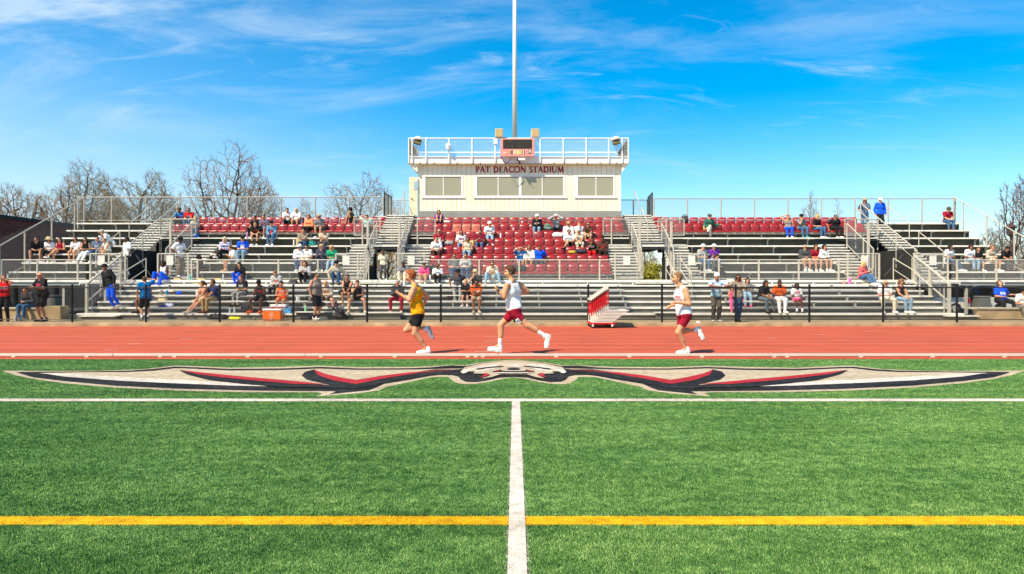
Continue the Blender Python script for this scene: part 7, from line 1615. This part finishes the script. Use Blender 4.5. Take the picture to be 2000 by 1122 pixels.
soft(572,'k3',.30,.24,.14,bagk,'shoe_bag','small black shoe bag on the lower bleachers above the coolers','bag',strap=False,lie=True)
soft(330,'k1',.30,.24,.16,M('white_blue_cloth',(.45,.52,.66),.8,.5,16,.4,obj=True),'folded_cloth','pale blue and white cloth on the lower left bleachers','cloth',strap=False,lie=True)
soft(372,'u0',.36,.3,.40,M('grey_green_nylon',(.10,.12,.10),.7,.3,14,.4,obj=True),'backpack','grey green backpack beside the seated woman in black near the left aisle','backpack',dy=-.2,dz=-.36)
soft(610,'u3',.36,.28,.30,M('teal_bag_cloth',(.01,.20,.17),.6,.25,12,.5,obj=True),'carrier_bag','shiny teal bag on the planks between taupe and beige tees','bag',dy=-.05,dz=-.06)
soft(1070,'u5',.34,.3,.36,M('green_grey_nylon',(.10,.19,.14),.7,.3,12,.4,obj=True),'backpack','green backpack on a red seat between the two white caps','backpack')
soft(1337,'u6',.32,.28,.44,bagg,'backpack','dark backpack standing on the top red row of the right block','backpack')
soft(1013,'u0',.62,.3,.34,bagk,'duffel_bag','black duffel bag on the front red row right of the middle runner','bag',lie=True)
soft(843,'u0',.5,.3,.44,bagk,'sports_bag','bulky black bag beside the girl in pink, front red row end','bag',dy=-.25,dz=-.1,lie=True)
soft(673,'k3',.34,.26,.30,bagk,'sports_bag','black bag on the lower bleachers left of the athlete with bare arms','bag',lie=True,dy=-.3)
soft(878,'u3',.34,.28,.26,M('grey_coat_cloth',(.30,.28,.25),.8,.3,14,.5,obj=True),'folded_coat','crumpled grey coat on a red seat beside the man in crimson','coat',strap=False,lie=True)
soft(1090,'u4',.42,.3,.30,M('white_plastic_bag',(.75,.75,.73),.4,.1,18,.6,obj=True),'plastic_bag','white plastic bag lying on a red seat in the centre block','bag',strap=False,lie=True)
soft(1136,'u2',.44,.3,.26,M('dark_navy_cloth',(.035,.035,.05),.8,.3,14,.5,obj=True),'folded_jacket','dark jacket spread over a red seat beside the woman in red trousers','jacket',strap=False,lie=True)
soft(1118,'u2',.34,.26,.18,M('yellow_black_cloth',(.40,.28,.03),.8,.9,16,.5,obj=True),'towel','yellow and black cloth over a red seat left of the dark jacket','cloth',strap=False,lie=True)
soft(873,'u6',.3,.24,.16,M('white_cloth',(.7,.69,.66),.8,.1,14,.5,obj=True),'folded_cloth','white cloth on the top red row beside the girl in purple','cloth',strap=False,lie=True)
soft(459,'g',.40,.24,.16,M('yellow_jacket_cloth',(.72,.66,.02),.7,.3,14,.5,obj=True),'crumpled_jacket','bright yellow and white jacket crumpled on the ground by the duffel bag','jacket',strap=False,lie=True)
soft(382,'u4',.30,.24,.22,M('blue_bag_cloth',(.02,.14,.55),.5,.1,9,.3,obj=True),'carrier_bag','blue bag under the blond child at the end of the left red seats','bag',dy=.0)
soft(650,'k1',.4,.26,.20,M('grey_pink_cloth',(.35,.18,.20),.8,.5,16,.5,obj=True),'crumpled_clothes','heap of pink and grey clothes beside the large black backpack','clothes',strap=False,lie=True,dy=-.2)
def lunch(px, code, mat, label):
    y, z = lv(code); t = thing('lunch_bag', label, 'bag', (X(px,y), y, z)); link('bag_body', MB().box(-.13,.13,-.1,.1,0,.27).mesh('lunch_bag', mat, bevel=.02), t)
    link('lid', MB().box(-.132,.132,-.102,.102,.272,.30).mesh('lid', bagk, bevel=.008), t); link('handle', MB().path([(-.07,0,.30),(-.04,0,.35),(.04,0,.35),(.07,0,.30)], .008, 6).mesh('handle', bagk), t)
    link('strap', MB().path([(.12,-.11,.25),(.16,-.14,.0),(.12,-.16,-.22),(.04,-.15,-.30),(-.04,-.14,-.22),(-.08,-.12,.02)], .012, 6).mesh('strap', bagk), t)
lunch(880,'k2',bagk,'black lunch bag on the lower bleachers, left of the green one'); lunch(895,'k2',M('bottle_green_nylon',(.015,.09,.05),.6,.2,12,obj=True),'dark green lunch bag with hanging strap on the lower bleachers')
# coolers
y = 26.15; t = thing('cooler', 'bright orange sports cooler with white lid and white G on its front', 'cooler', (X(534,y), y, .108))
org = M('orange_cooler_plastic', (.85,.17,.015), .4, .05, 4); wh = M('white_cooler_plastic', (.78,.76,.72), .35, .04, 4); rd = M('red_cooler_plastic', (.42,.015,.03), .4, .05, 4)
link('cooler_body', MB().box(-.33,.33,-.19,.19,0,.36).mesh('cooler_body', org, bevel=.02), t); link('lid', MB().box(-.345,.345,-.2,.2,.362,.43).mesh('lid', wh, bevel=.02), t)
o = link('letter_g', text_mesh('G', .20, .004, prw), t); o.location = (-.01,-.197,.22); o.rotation_euler = (R(90),0,0); link('spigot', MB().tube((0,-.24,.05), (0,-.191,.05), .022, n=10).box(-.02,.02,-.25,-.2,.055,.08).mesh('spigot', prw), t)
for s_ in (-1, 1): link('handle', MB().box(s_*.345-.012, s_*.345+.012, -.08, .08, .24, .30).mesh('handle', wh, bevel=.006), t)
y = 27.0; t = thing('cooler', 'crimson cooler with thick white lid behind the orange one', 'cooler', (X(545,y), y, kz(0)+.002))
link('cooler_body', MB().box(-.3,.3,-.13,.18,0,.22).mesh('cooler_body', rd, bevel=.02), t); link('lid', MB().box(-.31,.31,-.14,.19,.222,.33).mesh('lid', wh, bevel=.02), t); link('handle', MB().path([(.31,-.02,.2),(.40,-.1,.1),(.36,-.1,-.05)], .015, 6).mesh('handle', wh), t)
y = 26.95; t = thing('ice_pack_box', 'blue and white printed carton on the bottom step right of the coolers', 'box', (X(562,y), y, kz(0)+.002))
link('box_body', MB().box(-.14,.14,-.1,.1,0,.20).mesh('box_body', M('blue_white_print', (.08,.30,.68), .5, .9, 14, obj=True), bevel=.01), t)
# boxes and wood blocks
def block(px, code, w_, d_, h_, mat, label, name='wood_block', cat='box', dy=0.0):
    y, z = lv(code); y += dy; o = link(name, MB().box(-w_/2,w_/2,-d_/2,d_/2,0,h_).mesh(name, mat, bevel=.008)); o.location = (X(px,y), y, z); tag(o, label, cat); return o
tanb = M('tan_carton', (.55,.42,.20), .8, .2, 6)
for i, (px, nm) in enumerate(((347,'right of the man in patterned trousers'), (395,'below the seated woman in black'), (427,'left of a clear bottle'))): block(px,'w',.28,.2,.075,tanb,'flat tan carton on the left walkway edge '+nm,'flat_carton')
block(384,'k5',.24,.18,.08,tanb,'tan carton on the step below the left walkway edge','flat_carton')
block(434,'k5',.22,.12,.05,tanb,'small tan carton behind the man in navy polo','flat_carton'); block(318,'k3',.30,.16,.06,tanb,'tan food tray on the lower bleachers right of the blue tee','food_tray','tray'); block(318,'k2',.3,.2,.10,M('cream_food',(.62,.48,.26),.9,.4,20,.6),'heap of tan food wrapping on the lower bleachers right of the blue tee','food_wrapping','wrapping')
block(384,'k2',.35,.16,.05,tanb,'tan tray left of the woman in pale vest','food_tray','tray'); block(1692,'k5',.30,.2,.09,tanb,'tan carton under the edge where the blond woman in pink sits','flat_carton'); block(322,'k1',.42,.18,.05,M('blue_cloth_flat',(.01,.07,.5),.8,.2,9,.4),'folded bright blue cloth on the lower left bleachers','folded_cloth','cloth')
block(1462,'k1',.36,.2,.06,bagk,'flat black pouch behind the woman at the fence','pouch','pouch'); block(1455,'k2',.16,.12,.09,M('hot_pink',(.85,.05,.25),.6,.1,9),'hot pink shoe bag beneath the child in jeans','shoe_bag','bag')
y, z = lv('u2'); t = thing('box_with_emblem', 'dark square box with round yellow emblem hanging below the straw hat', 'box', (X(98,y-.3), y-.3, z-.40))
link('box_body', MB().box(-.2,.2,-.06,.06,0,.26).mesh('box_body', M('dark_olive_box',(.05,.05,.03),.7), bevel=.01), t); link('emblem', MB().lathe((0,-.066,.13), [(.06,-.004),(.06,.004)], 16, axis='y').mesh('emblem', M('emblem_yellow',(.7,.6,.05),.5)), t)
y, z = lv('u3'); t = thing('paper_bag', 'tan paper bag standing beside the woman in the taupe tee', 'bag', (X(583,y), y+.06, z)); link('bag_body', MB().box(-.12,.12,-.07,.07,0,.34).mesh('paper_bag', M('paper_bag_tan',(.62,.42,.16),.85,.1,9,.3), bevel=.006), t); link('handle', MB().path([(-.05,-.07,.34),(-.04,-.07,.42),(.04,-.07,.42),(.05,-.07,.34)], .006, 5).mesh('handle', tanb), t)
y, z = lv('u3'); t = thing('folder', 'yellow folder upright on a red seat right of the curly haired woman', 'folder', (X(921,y), y, z)); link('cover', MB().box(-.09,.09,-.01,.01,0,.24).mesh('folder', M('folder_yellow',(.75,.58,.20),.7)), t); link('tab', MB().box(.02,.08,-.008,.008,.241,.262).mesh('tab', M('folder_yellow',(.75,.58,.20),.7)), t)
# bottles and cups
def bottle(px, code, r, h, mat, label, capm=None, dy=0):
    y, z = lv(code); t = thing('water_bottle', label, 'bottle', (X(px,y+dy), y+dy, z)); link('bottle_body', MB().lathe((0,0,0), [(r*.95,0),(r,h*.05),(r,h*.7),(r*.55,h*.84),(r*.5,h*.9)], 12).mesh('bottle_body', mat, smooth=False), t); link('bottle_top', MB().lathe((0,0,h*.901), [(r*.6,0),(r*.6,h*.09)], 12).mesh('bottle_top', capm or prw), t)
clr = M('clear_plastic', (.45,.50,.50), .15, .1, 9); tea = M('teal_bottle', (.10,.42,.36), .3); pkb = M('pink_bottle', (.75,.12,.42), .35); gnb = M('light_green_bottle', (.25,.62,.32), .3)
for a in ((371,'w',.05,.24,tea,'green tinted bottle on the walkway edge below the backpack'), (436,'w',.04,.24,clr,'clear water bottle on the walkway edge left of the black hooded jacket'), (537,'w',.04,.22,clr,'clear water bottle on the walkway edge left of the grey sweatshirt boy'),
          (326,'k3',.05,.26,M('cyan_bottle',(.02,.30,.50),.35),'cyan bottle on the lower bleachers right of the blue tee'), (385,'k3',.05,.24,prw,'white bottle left of the woman in pale vest'), (574,'u3',.035,.30,prw,'slim white bottle on the planks left of the paper bag'),
          (483,'u4',.05,.26,M('mauve_tumbler',(.45,.22,.40),.4),'mauve tumbler on the plank left of the young man in black tee'), (597,'k0',.05,.30,gnb,'light green bottle on the bottom step left of the man in the taupe top'), (656,'k1',.05,.28,M('amber_bottle',(.45,.18,.02),.3),'amber bottle beside the large black backpack'),
          (1660,'k5',.055,.34,pkb,'tall pink bottle under the walkway edge left of the blond woman in pink'), (1648,'k5',.045,.20,M('salmon_bottle',(.7,.25,.22),.4),'short salmon bottle left of the tall pink bottle'), (1983,'u1',.05,.30,M('pale_mint_bottle',(.40,.60,.50),.3),'pale mint bottle at the right end of the outer right row'),
          (799,'w',.04,.26,prw,'white bottle beside the man in grey tee holding orange'), (840,'w',.04,.22,prw,'white bottle between the pink girl and the white tee woman'), (1370+5,'u5',.04,.22,M('amber_drink',(.6,.42,.08),.3),'yellow drink bottle below the man in the green jacket'), (458,'k0',.035,.24,clr,'clear bottle on the bottom step left of the black backpack'), (449,'k0',.035,.22,clr,'small clear bottle on the bottom step right of the duffel bag'),
          (1575,'u0',.04,.22,clr,'clear bottle between the feet below the bald man in grey'), (580,'k2',.04,.2,prw,'white bottle on the lower bleachers behind the fence post'), (584,'k2',.04,.2,clr,'clear bottle right of the white one behind the fence post')):
    bottle(*a, dy=-.15)
for px, code, h, nm in ((1003,'u5',.12,'small white paper cup on the sixth red row'), (978,'u4',.22,'tall white paper cup on a fifth row seat'), (1020,'u6',.1,'white cup on the top red row below the race clock')):
    y, z = lv(code); o = link('paper_cup', MB().lathe((0,0,0), [(.035,0),(.05,h),(.045,h)], 12).mesh('paper_cup', prw)); o.location = (X(px,y), y, z); tag(o, nm, 'cup')
for i, (px, nm) in enumerate(((497,'left of the orange cooler'), (575,'right of the orange cooler'))):
    o = link('shot_put', MB().lathe((0,0,.06), [(.06*math.cos(a), .06*math.sin(a)) for a in [R(-85+17*k) for k in range(11)]], 14).mesh('shot_put', M('shot_metal',(.16,.14,.11),.5), smooth=True)); o.location = (X(px,26.3), 26.3, .108); tag(o, 'grey metal ball on the ground '+nm, 'ball')
for px, nm in ((31,'left'), (41,'right')): bottle(px,'g',.05,.22,clr,f'water bottle with blue label on the ground behind the fence, {nm} of a pair', M('cap_blue',(.05,.2,.5),.5), dy=-.5)
o = link('paper_scrap', MB().box(-.06,.06,-.04,.04,0,.05).mesh('paper_scrap', prw, bevel=.01)); o.location = (X(1363,24.75), 24.72, .109); tag(o, 'scrap of white paper on the kerb by the last runner', 'litter')
t = thing('baseball_cap', 'bright blue cap resting on the lower bleachers below the athlete in blue trousers', 'cap', (X(350,29.0), 29.0, kz(3)+.06)); tinted('cap', CAP, pm('rblue'), t, Matrix.Identity(4), 1.0)
